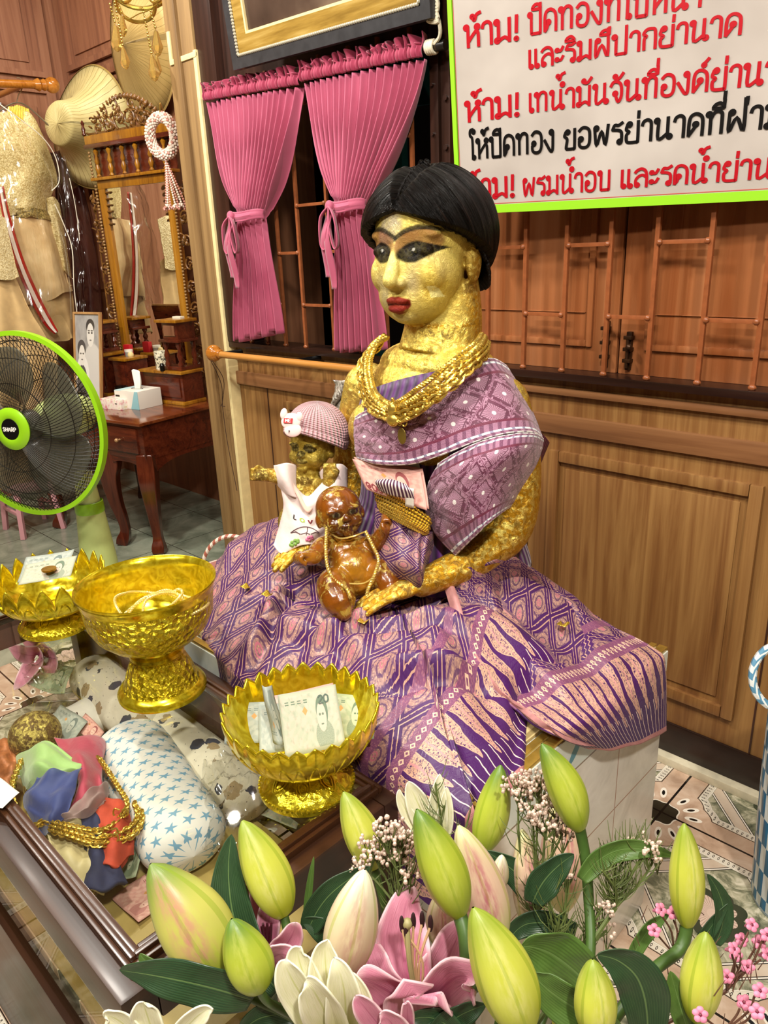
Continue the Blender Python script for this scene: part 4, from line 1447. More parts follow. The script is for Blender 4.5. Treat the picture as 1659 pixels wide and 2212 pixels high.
for text, p0, p1, hpx, c in ROWS:
    a0, a1 = sgn_uv(*p0), sgn_uv(*p1)
    hh = sgn_uv(p0[0], p0[1] - hpx)[1] - a0[1]
    _, adv = strokes(text); sx = (a1[0] - a0[0]) / adv; sl = (a1[1] - a0[1]) / (a1[0] - a0[0])
    mb, _ = lettering(text, lambda x, y, z, a0=a0, sx=sx, hh=hh, sl=sl: sp(a0[0] + x * sx, a0[1] + x * sx * sl + y * hh, z), 0.078, 0.0040)
    mb.build('lettering', M_RED if c == 'r' else M_BLK, sign, smooth=False)['label'] = 'red Thai lettering' if c == 'r' else 'black Thai lettering'

# ------------------------------------------------------------------ framed picture above the curtains
a_, b_ = axes(math.radians(-1.4), math.radians(7.0), 0)
PO = aty(512, 152, 1.39); PN = a_.cross(b_)
pp = lambda x, y, z=0.0: PO + a_ * x + b_ * y + PN * z
pic = thing('picture_frame', PO, 'large dark picture in gold and grey frame hung above the pink curtains', 'picture')
PW, PH = 0.695, 0.75


def ring(i0, i1, z0, z1, name, mat, label=None):
    mb = MB()
    for x0, y0, x1, y1 in ((i0, i0, PW - i0, i1), (i0, PH - i1, PW - i0, PH - i0), (i0, i1, i1, PH - i1), (PW - i1, i1, PW - i0, PH - i1)):
        mb.prism([pp(x0, y0, z0), pp(x1, y0, z0), pp(x1, y1, z0), pp(x0, y1, z0)], pp(0, 0, z1) - pp(0, 0, z0))
    o = mb.build(name, mat, pic, smooth=False)
    if label: o['label'] = label
    return o


ring(0.0, 0.026, -0.012, 0.012, 'outer_frame', plain('grey_black_frame', '#3a3a3c', 0.35, 0.2, 0.2, 40), 'grey black outer frame')
m = MT('gilded_frame_wood', 0.35, 0.35); m.color(m.ramp(m.noise(m.scale(m.coord('Object'), 6, 60, 60), 1, 4), [(0.3, '#8a6a28'), (0.5, '#b08d3f'), (0.7, '#cdae62')]))
ring(0.034, 0.072, -0.010, 0.010, 'gold_slip', m.m, 'gold inner frame')
mb = MB()
for (x0, y0, x1, y1) in ((0.030, 0.030, PW - 0.03, 0.030), (0.030, 0.030, 0.030, PH - .03), (PW - .03, 0.03, PW - .03, PH - .03)):
    n = int(max(abs(x1 - x0), abs(y1 - y0)) / 0.0075)
    for k in range(n):
        t = (k + .5) / n
        mb.ball(pp(x0 + (x1 - x0) * t, y0 + (y1 - y0) * t, 0.011), (0.0044, 0.005, 0.0044), 6, 5)
mb.build('rope_bead', plain('pale_rope_bead', '#b9b3a0', 0.35, 0.4), pic)
ring(0.072, 0.078, -0.010, 0.009, 'cream_bead', M_CREAM)
m = MT('dark_painting', 0.25); m.color(m.ramp(m.noise(m.coord('Object'), 4, 4), [(0.3, '#2c211b'), (0.55, '#4a3a30'), (0.75, '#6b5a4c')])); m.set('Coat Weight', 0.4)
mb = MB(); mb.prism([pp(.076, .076, -.01), pp(PW - .076, .076, -.01), pp(PW - .076, PH - .076, -.01), pp(.076, PH - .076, -.01)], pp(0, 0, 0.002) - pp(0, 0, -.01)); mb.build('painting', m.m, pic, smooth=False)

# ------------------------------------------------------------------ curtain rod, cord, curtains
M_ROD = plain('dark_bronze_rod', '#4a3f33', 0.3, 0.7)
R0, R1 = aty(446, 188, 1.425), aty(948, 99, 1.425)
rd = thing('curtain_rod', R0, 'dark curtain rod with a pale end above the barred window', 'curtain rod')
mb = MB().cyl(R0, R1, 0.0085, n=14); mb.build('rod', M_ROD, rd)
MB().cyl(R1, R1 + (R1 - R0).normalized() * 0.02, 0.011, n=14).build('end_cap', plain('black_bracket', '#14100e', 0.4), rd)
mb = MB(); d = (R1 - R0).normalized()
for k in range(4):
    c = R1 - d * (0.012 + 0.006 * k); mb.tube([c + Vector((0, math.cos(w), math.sin(w))) * 0.0125 for w in [2 * PI * q / 14 for q in range(14)]], 0.0034, 6, closed=True)
top = aty(945, 0, 1.415); kn = aty(938, 22, 1.405)
mb.tube(cr([R1 - d * 0.02, aty(950, 78, 1.41), aty(948, 45, 1.405), kn, top, top + Vector((0, 0, .3))], 5), 0.0042, 7)
for k in range(7):
    w = k * 1.3; mb.tube(cr([kn + Vector((0.010 * math.cos(w), -.004, .006 * math.sin(w) - 0.012)), kn + Vector((0.014, -.006, 0.012 - .006 * k)), kn + Vector((-0.012, -.006, .012 - .005 * k)), kn + Vector((0.004, 0, -.012))], 5), 0.0045, 6)
tag(mb.build('cord', plain('white_cotton_cord', '#d8cdb4', 0.8, 0, .1, 90, .3)), 'white cotton cord wound round the rod end and knotted beside the sign', 'cord')

m = MT('pink_curtain_cloth', 0.7); o_ = m.coord('Object'); m.color(m.ramp(m.noise(o_, 5, 3), [(0.3, '#a23d5c'), (0.7, '#bb5b78')])); m.bump(m.noise(o_, 420, 2), 0.15, 0.001); m.set('Sheen Weight', 0.3)
M_CURT = m.m
m = MT('pink_heading_cloth', 0.7, color='#9a2c4c'); m.set('Sheen Weight', 0.3); M_HEAD = m.m


def curtain(name, top, tie, bot, seed, label):
    """top/tie/bot: (left point, right point) on the curtain's own vertical plane"""
    root = thing(name, (top[0] + top[1]) / 2, label, 'curtain', 'curtains at the barred window')
    tl, tr = top; il, ir = tie; bl, br = bot
    zt, zi, zb = (tl.z + tr.z) / 2, (il.z + ir.z) / 2, (bl.z + br.z) / 2
    split = 0.57
    npl = 17
    def P(u, v):
        ph = u * npl * 2 * PI + 1.4 * math.sin(u * 9 + seed) + 0.5 * math.sin(u * 23 + seed)
        if v < split:
            t = v / split
            # hang almost straight then sweep in to the tie
            k = t ** 1.5 * (0.75 + 0.25 * t)
            l = tl.lerp(il, t); r = tr.lerp(ir, t)
            l.x = tl.x + (il.x - tl.x) * (0.35 * t + 0.65 * k); r.x = tr.x + (ir.x - tr.x) * (0.35 * t + 0.65 * k)
            w = (r.x - l.x)
        else:
            t = (v - split) / (1 - split)
            k = sm(0, 1, t) * 0.6 + t * 0.4
            l = il.lerp(bl, t); r = ir.lerp(br, t)
            l.x = il.x + (bl.x - il.x) * k; r.x = ir.x + (br.x - ir.x) * k
            w = (r.x - l.x)
            ph *= 0.45
        p = l.lerp(r, u)
        amp = 0.010 + 0.012 * sm(0.05, 0.4, v) * (1 - sm(0.40, split, v)) + 0.010 * sm(split, 1, v)
        amp = amp * (0.55 if abs(v - split) < 0.03 else 1)
        d = math.sin(ph) * amp + 0.006 * mnoise.noise(Vector((u * 6 + seed, v * 3, 0)))
        bulge = 0.018 * math.sin(PI * u) * (math.exp(-((v - split) / 0.12) ** 2) + 0.35)
        return p + Vector((0.25 * amp * math.cos(ph), -d - bulge, 0.006 * math.sin(ph * .5) * sm(.9, 1, v)))
    mb = MB(); mb.grid(P, 260, 70)
    solidify(mb.build('drape', M_CURT, root, angle=180), 0.0015)
    # gathered heading round the rod with a ruffle above it
    def Hd(u, v):
        p = (tl.lerp(tr, u)) + Vector((0, 0, 0.004 + 0.036 * v))
        ph = u * npl * 4 * PI + 2 * math.sin(u * 11 + seed)
        a = 0.006 + 0.014 * sm(0.55, 1, v)
        rnd = 0.011 * math.cos((v - 0.3) * PI) if v < 0.8 else 0
        return p + Vector((0.4 * a * math.cos(ph * .7), -0.006 - rnd - math.sin(ph) * a, 0.010 * sm(.6, 1, v) * math.sin(ph * 0.53 + 1)))
    mb = MB(); mb.grid(Hd, 320, 16)
    solidify(mb.build('heading', M_HEAD, root, angle=180), 0.0015)
    # tie: band, knot, two loops, two tails
    c = (il + ir) / 2; wd_ = (ir.x - il.x) / 2
    mb = MB()
    mb.grid(lambda u, v: c + Vector((wd_ * 1.12 * math.sin((u - .5) * 3.0), -0.046 * math.cos((u - .5) * 3.0) - 0.008 + 0.002 * math.sin(v * 9), 0.012 - 0.026 * v + 0.003 * math.sin(u * 9))), 30, 6)
    solidify(mb.build('tie_band', M_CURT, root), 0.003)
    kx = c + Vector((-wd_ * 0.30, -0.062, 0))
    mb = MB(); ellip(mb, kx, (0.012, 0.010, 0.014)); mb.build('knot', M_CURT, root)
    for path, w0, w1 in (((kx, kx + Vector((0.030, -.012, -0.030)), kx + Vector((0.036, -.010, -0.085)), kx + Vector((0.020, -.008, -0.100)), kx + Vector((0.004, -.006, -0.055)), kx), 0.010, 0.012),
                         ((kx, kx + Vector((-0.022, -.012, -0.028)), kx + Vector((-0.030, -.008, -0.090)), kx + Vector((-0.012, -.006, -0.095)), kx), 0.010, 0.011)):
        pts = cr(path, 7)
        mb = MB(); mb.grid(lambda u, v, pts=pts: pts[min(int(round(v * (len(pts) - 1))), len(pts) - 1)] + Vector((0.3, -1, 0.0)).normalized() * 0.024 * (u - .5) + Vector((0.010, 0, 0)) * (u - .5), 4, len(pts) - 1)
        solidify(mb.build('bow_loop', M_CURT, root), 0.003)
    for dx, ln in ((-0.012, 0.17), (0.004, 0.20)):
        pts = cr([kx, kx + Vector((dx * .5, -.014, -0.05)), kx + Vector((dx, -.010, -ln * .6)), kx + Vector((dx * 1.3, -.008, -ln))], 7)
        mb = MB(); mb.grid(lambda u, v, pts=pts: pts[min(int(round(v * (len(pts) - 1))), len(pts) - 1)] + Vector((0.021 * (u - .5), 0.006 * math.sin(v * 8 + u), 0)), 4, len(pts) - 1)
        solidify(mb.build('tail', M_CURT, root), 0.002)
    return root


CY = 1.425
q = lambda *p: aty(*p, CY)
curtain('curtain', (q(452, 222), q(652, 188)), (q(516, 462), q(574, 470)), (q(514, 738), q(613, 716)), 1.0, 'pink curtain tied in a bow beside the wooden corner post')
curtain('curtain', (q(656, 182), q(922, 128)), (q(728, 440), q(793, 450)), (q(732, 758), q(826, 752)), 4.2, 'pink curtain tied in a bow just behind the statue head')

# ------------------------------------------------------------------ turned pole along the wall with a thread
M_POLE = wood('pale_pole_wood', '#9b6428', '#b57b38', '#c9924d', 0, 1.6, 0.35)
A0, A1 = aty(478, 766, 1.37), aty(800, 801, 1.37)
po = thing('hanging_pole', A0, 'round pale wooden pole with a ball end below the curtains', 'pole')
MB().cyl(A0, A0 + (A1 - A0) * 1.25, 0.0105, n=16).build('pole', M_POLE, po)
d = (A1 - A0).normalized(); c0 = aty(462, 763, 1.37)
mb = MB(); ellip(mb, c0, (0.026, 0.026, 0.027)); mb.tube([c0, c0 + d * .018, c0 + d * .024, c0 + d * .036, c0 + d * .04], [0.018, .02, 0.0135, .0145, .011], 18); mb.build('ball_end', wood('turned_ball_wood', '#7d4512', '#a5641f', '#b87a33', 0, 2, 0.2), po)
mb = MB(); mb.cyl(A0 + Vector((-.01, .0, -.002)), A0 + Vector((-.01, 0.085, -.002)), 0.009, n=10); mb.build('wall_bracket', M_BLK, po); mb = MB(); mb.cyl(A0 + d * 0.36 + Vector((0, .01, 0)), A0 + d * 0.36 + Vector((0, .10, 0)), 0.009, n=10); mb.build('wall_bracket', M_BLK, po)
mb = MB()
t0 = c0 + Vector((0.012, -.022, -.02))
mb.tube(cr([t0, aty(478, 830, 1.40), aty(481, 880, 1.42), aty(492, 960, 1.43), aty(512, 1060, 1.435)], 6), 0.0013, 5)
mb.tube(cr([t0 + Vector((.008, 0, 0)), aty(483, 820, 1.40), aty(480, 870, 1.42), aty(476, 876, 1.42), aty(486, 878, 1.42)], 6), 0.0012, 5)
tag(mb.build('thread', plain('dark_brown_thread', '#3a2213', 0.8)), 'loose dark brown thread hanging from the pole ball end', 'thread')
# ------------------------------------------------------------------ dressing table in the recess
DA = math.radians(11)
DO = atz(301, 914, 0.5535)
dex, dey = Vector((math.cos(DA), math.sin(DA), 0)), Vector((-math.sin(DA), math.cos(DA), 0))
dl = lambda x, y, z: DO + dex * x + dey * y + Vector((0, 0, z - 0.5535))      # x: to the right along the front, y: to the wall
DM = Matrix(((dex.x, dey.x, 0, DO.x), (dex.y, dey.y, 0, DO.y), (0, 0, 1, 0), (0, 0, 0, 1)))
M_DRS = wood('dresser_red_wood', '#33110a', '#522011', '#6b2f18', 0, 1.6, 0.22, 0.7, coat=0.4)
M_DRSV = wood('dresser_red_wood_upright', '#33110a', '#522011', '#6b2f18', 2, 1.6, 0.22, 0.7, coat=0.4)
M_DTOP = wood('dresser_top_wood', '#40190c', '#6b3216', '#874a22', 0, 1.4, 0.12, 0.7, coat=0.7)
M_HONEY = wood('honey_frame_wood', '#6d420f', '#94600f', '#b07d25', 2, 1.4, 0.3, 0.7, coat=0.3)
M_CARV = plain('carved_brown_wood', '#6f4a20', 0.35, 0, 0.45, 60, 0.5)
DWD, DDP = 0.74, 0.54
dr = thing('dressing_table', DO, 'reddish brown wooden dressing table with curved legs behind the fan', 'dressing table')


def dbox(mb, lo, hi, bev=0.003): return mb.box((lo[0], lo[1], lo[2]), (hi[0], hi[1], hi[2]), bev, M=DM)


dbox(MB(), (-DWD, -0.012, 0.541), (0.012, DDP, 0.5535), 0.004).build('top', M_DTOP, dr)
mb = MB(); dbox(mb, (-DWD + .015, 0.010, 0.40), (-0.004, DDP - .005, 0.5412)); mb.build('body', M_DRS, dr)
# arched aprons
def apron(x0, x1, side=False):
    N = 24; mb = MB()
    pts = []
    for k in range(N + 1):
        t = k / N; drop = 0.020 + 0.055 * (abs(2 * t - 1) ** 3.5)
        pts.append((x0 + (x1 - x0) * t, 0.402 - drop))
    poly = [(x0, 0.405)] + pts[0:] + [(x1, 0.405)]
    if side: W = [dl(-0.006, p[0], p[1]) for p in poly]; dv = dex * -0.012
    else: W = [dl(p[0], 0.012, p[1]) for p in poly]; dv = dey * 0.012
    mb.prism(W, dv); return mb.build('apron', M_DRS, dr, smooth=False)


apron(-0.25, -0.02); apron(-0.70, -0.25); apron(0.03, DDP - .03, True)
mb = MB(); dbox(mb, (-0.235, 0.002, 0.425), (-0.035, 0.014, 0.525), 0.004); d0 = mb.build('drawer', M_DRS, dr)
MB().cyl(dl(-0.135, 0.002, 0.475), dl(-0.135, -0.010, 0.475), 0.004, n=8).ball(dl(-0.135, -0.014, 0.475), 0.0085, 10, 8).build('knob', plain('pale_knob', '#b58a60', 0.25, .3), d0)
mb = MB(); dbox(mb, (-0.69, 0.002, 0.425), (-0.275, 0.014, 0.525), 0.004); d0 = mb.build('drawer', M_DRS, dr)
MB().cyl(dl(-0.48, 0.002, 0.475), dl(-0.48, -0.010, 0.475), 0.004, n=8).ball(dl(-0.48, -0.014, 0.475), 0.0085, 10, 8).build('knob', plain('pale_knob', '#b58a60', 0.25, .3), d0)


def cab_leg(x, y, sx, sy):
    P = [(0, 0, 0.42), (0.004, -0.004, 0.36), (0.014, -.014, 0.30), (0.010, -.010, 0.20), (-.002, .002, 0.11), (-.004, .004, 0.06), (0.004, -.004, 0.025), (0.010, -.010, 0.0)]
    R_ = [0.030, 0.032, 0.030, 0.023, 0.018, 0.0175, 0.024, 0.022]
    pts = [dl(x + p[0] * sx, y - p[1] * sy * -1 if sy > 0 else y + p[1] * -1 * -1, p[2]) for p in P]
    pts = [dl(x + p[0] * sx, y + abs(p[0]) * (-1 if p[0] > 0 else 1) * sy, p[2]) for p in P]
    mb = MB(); Q = cr(pts, 4); Rr = [crv(R_, i / (len(Q) - 1)) * 1.5 for i in range(len(Q))]
    mb.tube(Q, Rr, 4); o = mb.build('leg', M_DRSV, dr, angle=50)
    b = o.modifiers.new('b', 'BEVEL'); b.width = 0.004; b.segments = 2; b.limit_method = 'ANGLE'
    return o


for x, y, sx, sy in ((-0.032, 0.034, 1, 1), (-0.245, 0.034, -1, 1), (-0.69, 0.034, -1, 1), (-0.032, DDP - .035, 1, -1), (-0.69, DDP - .035, -1, -1)): cab_leg(x, y, sx, sy)

# mirror with carved frame, standing on the table
MY = 0.50
mr = thing('mirror', dl(-0.30, MY, 0.5535), 'tall standing mirror in a carved honey wood frame on the dressing table', 'mirror')


def mbox(x0, x1, z0, z1, y0=-0.014, y1=0.014, bev=0.003): return MB().box((x0, MY + y0, z0), (x1, MY + y1, z1), bev, M=DM)


def mpt(px, py):
    """point of the mirror plane seen at a pixel, in table coordinates (x, z)"""
    d = Vector(ray(px, py)); O = dl(0, MY, 0); c = Vector(CAMP); t = (O - c).dot(dey) / d.dot(dey); P = c + d * t
    return (P - DO).dot(dex), P.z


XL, XR = mpt(228, 480)[0], mpt(378, 480)[0]
ZT = mpt(285, 402)[1]; ZR = mpt(275, 308)[1]; ZC = mpt(280, 212)[1]
mm = bpy.data.materials.new('silvered_glass'); mm.use_nodes = True
mm.node_tree.nodes['Principled BSDF'].inputs['Metallic'].default_value = 1; mm.node_tree.nodes['Principled BSDF'].inputs['Roughness'].default_value = 0.015
mm.node_tree.nodes['Principled BSDF'].inputs['Base Color'].default_value = (0.86, 0.86, 0.80, 1)
mbox(XL + .02, XR - .005, 0.58, ZT + .005, -0.004, 0.006, 0).build('glass', mm, mr, smooth=False)
mbox(XL, XL + 0.042, 0.57, ZT).build('stile', M_HONEY, mr); mbox(XR - 0.018, XR + 0.022, 0.57, ZT).build('stile', M_HONEY, mr)
mbox(XL, XR + 0.022, ZT, ZT + 0.034).build('top_rail', M_HONEY, mr)
mbox(XL - .02, XR + .045, ZT + .034, ZT + 0.046, -0.03, 0.02).build('moulding', M_HONEY, mr)
zb = ZT + 0.046; zt = ZR - 0.006
mbox(XL - .02, XR + .045, zb, zt, 0.005, 0.014).build('gallery_back', M_DRS, mr, smooth=False)
for k in range(6):
    x = XL + 0.02 + (XR - XL - 0.02) * k / 5.0
    prof = [(.004, 0), (.011, .004), (.006, .012), (.012, .030), (.006, .045), (.011, .055), (.005, .075), (.012, .090), (.004, .1)]
    h_ = zt - zb
    MB().lathe([(r, z * h_ / 0.1) for r, z in prof], 12, Matrix.Translation(dl(x, MY - .012, zb))).build('baluster', M_HONEY, mr)
mbox(XL - .035, XR + .055, zt, zt + 0.018, -0.03, 0.02, .006).build('cornice', M_DRS, mr); mbox(XL - .03, XR + .05, zt + .018, zt + 0.052, -0.024, 0.02, .004).build('cornice', M_HONEY, mr)
zc = zt + 0.052


def scroll(mb, c, r, turns, a0, hand=1, th=0.0055, y=-0.004):
    pts = []
    n = int(18 * turns)
    for i in range(n + 1):
        t = i / n; a = a0 + hand * t * turns * 2 * PI; rr = r * (1 - 0.85 * t)
        pts.append(dl(c[0] + rr * math.cos(a), MY + y, c[1] + rr * math.sin(a)))
    mb.tube(pts, [th * (1 - .4 * i / n) for i in range(n + 1)], 6)


def leaf(mb, c, ln, a, w=0.008, y=-0.006):
    pts = [dl(c[0] + ln * t * math.cos(a + .5 * t), MY + y - .004 * math.sin(PI * t), c[1] + ln * t * math.sin(a + .5 * t)) for t in (0, .25, .5, .75, 1)]
    mb.tube(pts, [w * .4, w, w, w * .7, w * .1], 6, flat=0.5)


rr_ = random.Random(3)
mb = MB(); cxm = (XL + XR) / 2; hw = (XR - XL) / 2 + 0.02
for s in (-1, 1):
    for (fx, fz, r, tn, a0) in ((.12, .045, .040, 1.4, -1.2), (.42, .035, .034, 1.3, -1.0), (.70, .024, .024, 1.2, -1), (.22, .095, .026, 1.2, .5), (.5, .075, .022, 1.2, .5)):
        scroll(mb, (cxm + s * fx * hw, zc + fz), r, tn, a0 if s > 0 else PI - a0, s)
    for k in range(12):
        t = k / 11; x = cxm + s * hw * 0.95 * (1 - t); z = zc + 0.008 + (ZC - zc) * math.sin(t * PI / 2) ** 0.8
        leaf(mb, (x, z - .006), 0.024, PI / 2 + s * -.9 * (1 - t) - .25, 0.009)
for k in range(70): leaf(mb, (cxm + rr_.uniform(-.8, .8) * hw, zc + rr_.uniform(.005, .07)), rr_.uniform(.016, .03), rr_.uniform(.3, 2.8), .007)
mb.box((cxm - hw, MY - .006, zc), (cxm + hw, MY + .004, zc + .012), .002, M=DM)
o = mb.build('carved_crest', M_CARV, mr)
for x in (XL - .03,): MB().lathe([(.004, 0), (.010, .006), (.006, .014), (.009, .026), (.005, .040), (.009, .05), (.002, .062)], 10, Matrix.Translation(dl(x, MY - .02, zc))).build('finial', M_DRS, mr)
for x, z0, z1 in ((XL - 0.010, 0.62, ZT + .03), (XL - .02, zb, zt), (XR + 0.030, 0.62, ZT)):
    mb = MB()
    n = int((z1 - z0) / 0.0135)
    for k in range(n): mb.ball(dl(x, MY - .016, z0 + (k + .5) * 0.0135), (.0065, .0065, .006), 8, 6)
    mb.build('bead_column', plain('bead_wood', '#8d6a3c', 0.25, 0, 0.2, 50), mr)
for s, x0 in ((-1, XL - 0.018), (1, XR + 0.040)):
    mb = MB()
    for k in range(9):
        z = 0.66 + k * (ZT - 0.62) / 9
        scroll(mb, (x0 + s * 0.024, z), 0.030, 1.5, 0.6 if k % 2 else -2.4, s * (1 if k % 2 else -1), 0.0045)
        for q_ in range(5): leaf(mb, (x0 + s * rr_.uniform(.0, .05), z + rr_.uniform(-.03, .03)), rr_.uniform(.018, .034), rr_.uniform(0, 6.28), .008)
    mb.tube([dl(x0 + s * .055, MY, 0.62), dl(x0 + s * .060, MY, 0.9), dl(x0 + s * .035, MY, ZT)], .004, 6)
    mb.build('carved_wing', M_CARV, mr)
for s, x0 in ((1, XL + 0.040), (-1, XR - 0.016)):
    mb = MB()
    for k in range(6):
        leaf(mb, (x0, ZT - 0.012 - k * 0.026), 0.036 - .003 * k, (-0.5 if s > 0 else PI + .0), .010)
    mb.box((x0 - .003, MY - .010, ZT - .17), (x0 + .003, MY + .004, ZT), .001, M=DM)
    mb.build('carved_corner', M_CARV, mr)


def tbl(px, py, z=0.5535):
    P = atz(px, py, z); return (P - DO).dot(dex), (P - DO).dot(dey)


# drawer chests and little towers that flank the mirror
def chest(x0, x1, y0, y1, z0, z1, label, mat=M_DRS):
    t = thing('drawer_chest', dl((x0 + x1) / 2, (y0 + y1) / 2, z0), label, 'drawer chest')
    dbox(MB(), (x0, y0 + .004, z0 + .012), (x1, y1, z1 - .010)).build('body', mat, t)
    dbox(MB(), (x0 - .010, y0 - .010, z0), (x1 + .010, y1, z0 + .014), .004).build('plinth_moulding', M_HONEY, t)
    dbox(MB(), (x0 - .010, y0 - .010, z1 - .012), (x1 + .010, y1, z1), .004).build('top', M_HONEY, t)
    dbox(MB(), (x0 + .015, y0 - .002, z0 + .03), (x1 - .015, y0 + .006, z1 - .028), .004).build('drawer', mat, t)
    return t


cx_, cy_ = tbl(401, 876)
ztop = plumb(398, 803, dl(cx_, cy_, 0.5535)).z
chest(cx_ - 0.25, cx_ - 0.004, cy_, MY - .062, 0.5538, ztop, 'small wooden drawer chest right of the white tissue box')
# tower with posts and panelled sides on the right chest
def tower(x0, x1, y0, y1, z0, z1, label):
    t = thing('wooden_tower', dl((x0 + x1) / 2, (y0 + y1) / 2, z0), label, 'wooden tower')
    dbox(MB(), (x0, y0, z0), (x1, y1, z0 + .016), .003).build('foot', M_DRS, t)
    h_ = z1 - z0
    for x in (x0 + .014, x1 - .014):
        for y in (y0 + .014, y1 - .014):
            MB().lathe([(.010, 0), (.013, .05 * h_), (.007, .12 * h_), (.013, .22 * h_), (.006, .34 * h_), (.012, .42 * h_), (.012, .5 * h_)], 10, Matrix.Translation(dl(x, y, z0 + .014))).build('baluster', M_DRS, t)
    zm = z0 + 0.5 * h_ + .012
    dbox(MB(), (x0 - .006, y0 - .006, zm), (x1 + .006, y1, zm + .012), .003).build('shelf', M_DRS, t)
    dbox(MB(), (x0 + .008, y0 + .010, zm + .012), (x1 - .008, y1, z1 - .010), .002).build('box', M_DRS, t)
    mb = MB(); dbox(mb, (x0 + .020, y0 + .006, zm + .026), (x1 - .020, y0 + .012, z1 - .024), .001); mb.build('mirror_panel', mm, t, smooth=False)
    dbox(MB(), (x0 - .012, y0 - .012, z1 - .012), (x1 + .012, y1, z1), .003).build('roof', M_HONEY, t)
    return t


zt2 = plumb(392, 690, dl(cx_ - .02, cy_ + .02, ztop)).z
tower(cx_ - 0.118, cx_ - 0.012, cy_ + 0.012, cy_ + 0.12, ztop + .0003, zt2, 'dark wooden tower with balusters on the right drawer chest')
lx_, ly_ = tbl(303, 850)
chest(lx_ - 0.20, lx_ - 0.085, MY - 0.17, MY - .04, 0.5538, 0.745, 'tall narrow wooden drawer chest behind the portrait photo')
tower(lx_ - 0.205, lx_ - 0.115, MY - 0.145, MY - .045, 0.7453, 0.885, 'dark wooden tower left of the mirror on the tall chest')
chest(lx_ - 0.052, lx_ + 0.045, MY - 0.15, MY - .03, 0.5538, 0.728, 'middle wooden drawer chest in front of the mirror glass')


def at_tab(px, py, z=0.5535): return atz(px, py, z)


# tissue box and packet
def carton(name, P0, w, d, h, ang, mats, label, cat):
    t = thing(name, P0, label, cat)
    Rz = Matrix.Translation(P0) @ Matrix.Rotation(ang, 4, 'Z')
    MB().box((-w / 2, -d / 2, 0), (w / 2, d / 2, h), 0.003, M=Rz).build('carton', mats, t)
    return t, Rz


m = MT('tissue_carton_card', 0.4); x, y, z = m.xyz('Object'); lx = x * math.cos(DA) + y * math.sin(DA); ly = y * math.cos(DA) - x * math.sin(DA)
m.color(m.mix((lx - z * .45).gt(0.022) * ly.lt(-.060), m.mix(z.gt(.072) * lx.lt(-.03), '#e4dfd2', '#bcd8da'), '#8fc0c6'))
ctn = at_tab(301, 886) - dex * 0.072 + dey * 0.062
tb, RZ = carton('tissue_box', ctn, 0.145, 0.125, 0.075, DA, m.m, 'white and pale blue tissue box with a tissue pulled up on dressing table', 'tissue box')
M_TISS = plain('white_tissue', '#ece9e0', 0.8)
mb = MB()
mb.grid(lambda u, v: RZ @ Vector(((u - .5) * (0.018 + 0.05 * math.sin(v * 1.9)) + 0.008 * v, 0.012 * math.sin(u * 9 + v * 2) * (1 - v * .3), 0.072 + 0.085 * v - 0.018 * abs(u - .4) * v * 2)), 18, 14)
solidify(mb.build('tissue', M_TISS, tb), 0.001)
mb = MB(); mb.lathe([(.022, 0), (.026, 0.0008), (.022, .0012)], 24, RZ @ Matrix.Translation((0, 0, .0748)) @ Matrix.Diagonal((1.3, .6, 1, 1))); mb.build('slot', plain('slot_line', '#23201e', .6), tb)
mb = MB()
for k in range(2): mb.box((-0.066, -.0632, 0.048 - .014 * k), (-0.040, -.0622, 0.055 - .014 * k), M=RZ); mb.box((-0.063, -0.0632, 0.012), (-0.040, -0.0622, 0.0135 + .004 * k), M=RZ)
mb.build('print', M_BLK, tb, smooth=False)
m = MT('floral_packet_film', 0.25); n_ = m.noise(m.coord('Object'), 45, 4); m.color(m.ramp(n_, [(0.35, '#d8868c'), (0.48, '#ecd9cf'), (0.6, '#f0ead8'), (0.72, '#c9b25a')]))
pk, RZ2 = carton('tissue_packet', at_tab(258, 880), 0.13, 0.09, 0.042, DA + math.radians(3), m.m, 'pink and white flowered tissue packet left of the tissue box', 'tissue packet')
MB().box((0.030, -.0457, .024), (.042, -.0449, .028), M=RZ2).build('print', M_BLK, pk, smooth=False)

# portrait photograph in a thin wooden frame, leaning
wF, hgt = 0.185, 0.385
br_ = atz(223, 870, .5540)
bl_ = br_ - dex * wF
pf = thing('photo_frame', (bl_ + br_) / 2, 'wood framed grey portrait of two people standing on the dressing table', 'photo frame')
Dd = (br_ - bl_).normalized(); up = Vector((0, 0, 1)) * 0.985 + dey * 0.17
fp = lambda x, z, d=0.0: bl_ + Dd * x + up * z
mb = MB(); fr_ = 0.008
for (x0, z0, x1, z1) in ((0, 0, wF, fr_), (0, hgt - fr_, wF, hgt), (0, fr_, fr_, hgt - fr_), (wF - fr_, fr_, wF, hgt - fr_)):
    mb.prism([fp(x0, z0), fp(x1, z0), fp(x1, z1), fp(x0, z1)], -dey * 0.012)
mb.build('frame', wood('pale_frame_wood', '#8c6238', '#a87c4b', '#bd945f', 2, 2, .4), pf, smooth=False)
m = MT('grey_portrait', 0.3); u, v, _ = m.xyz('UV')


def el(cx, cy, rx, ry): return (((u - cx) / rx) * ((u - cx) / rx) + ((v - cy) / ry) * ((v - cy) / ry))


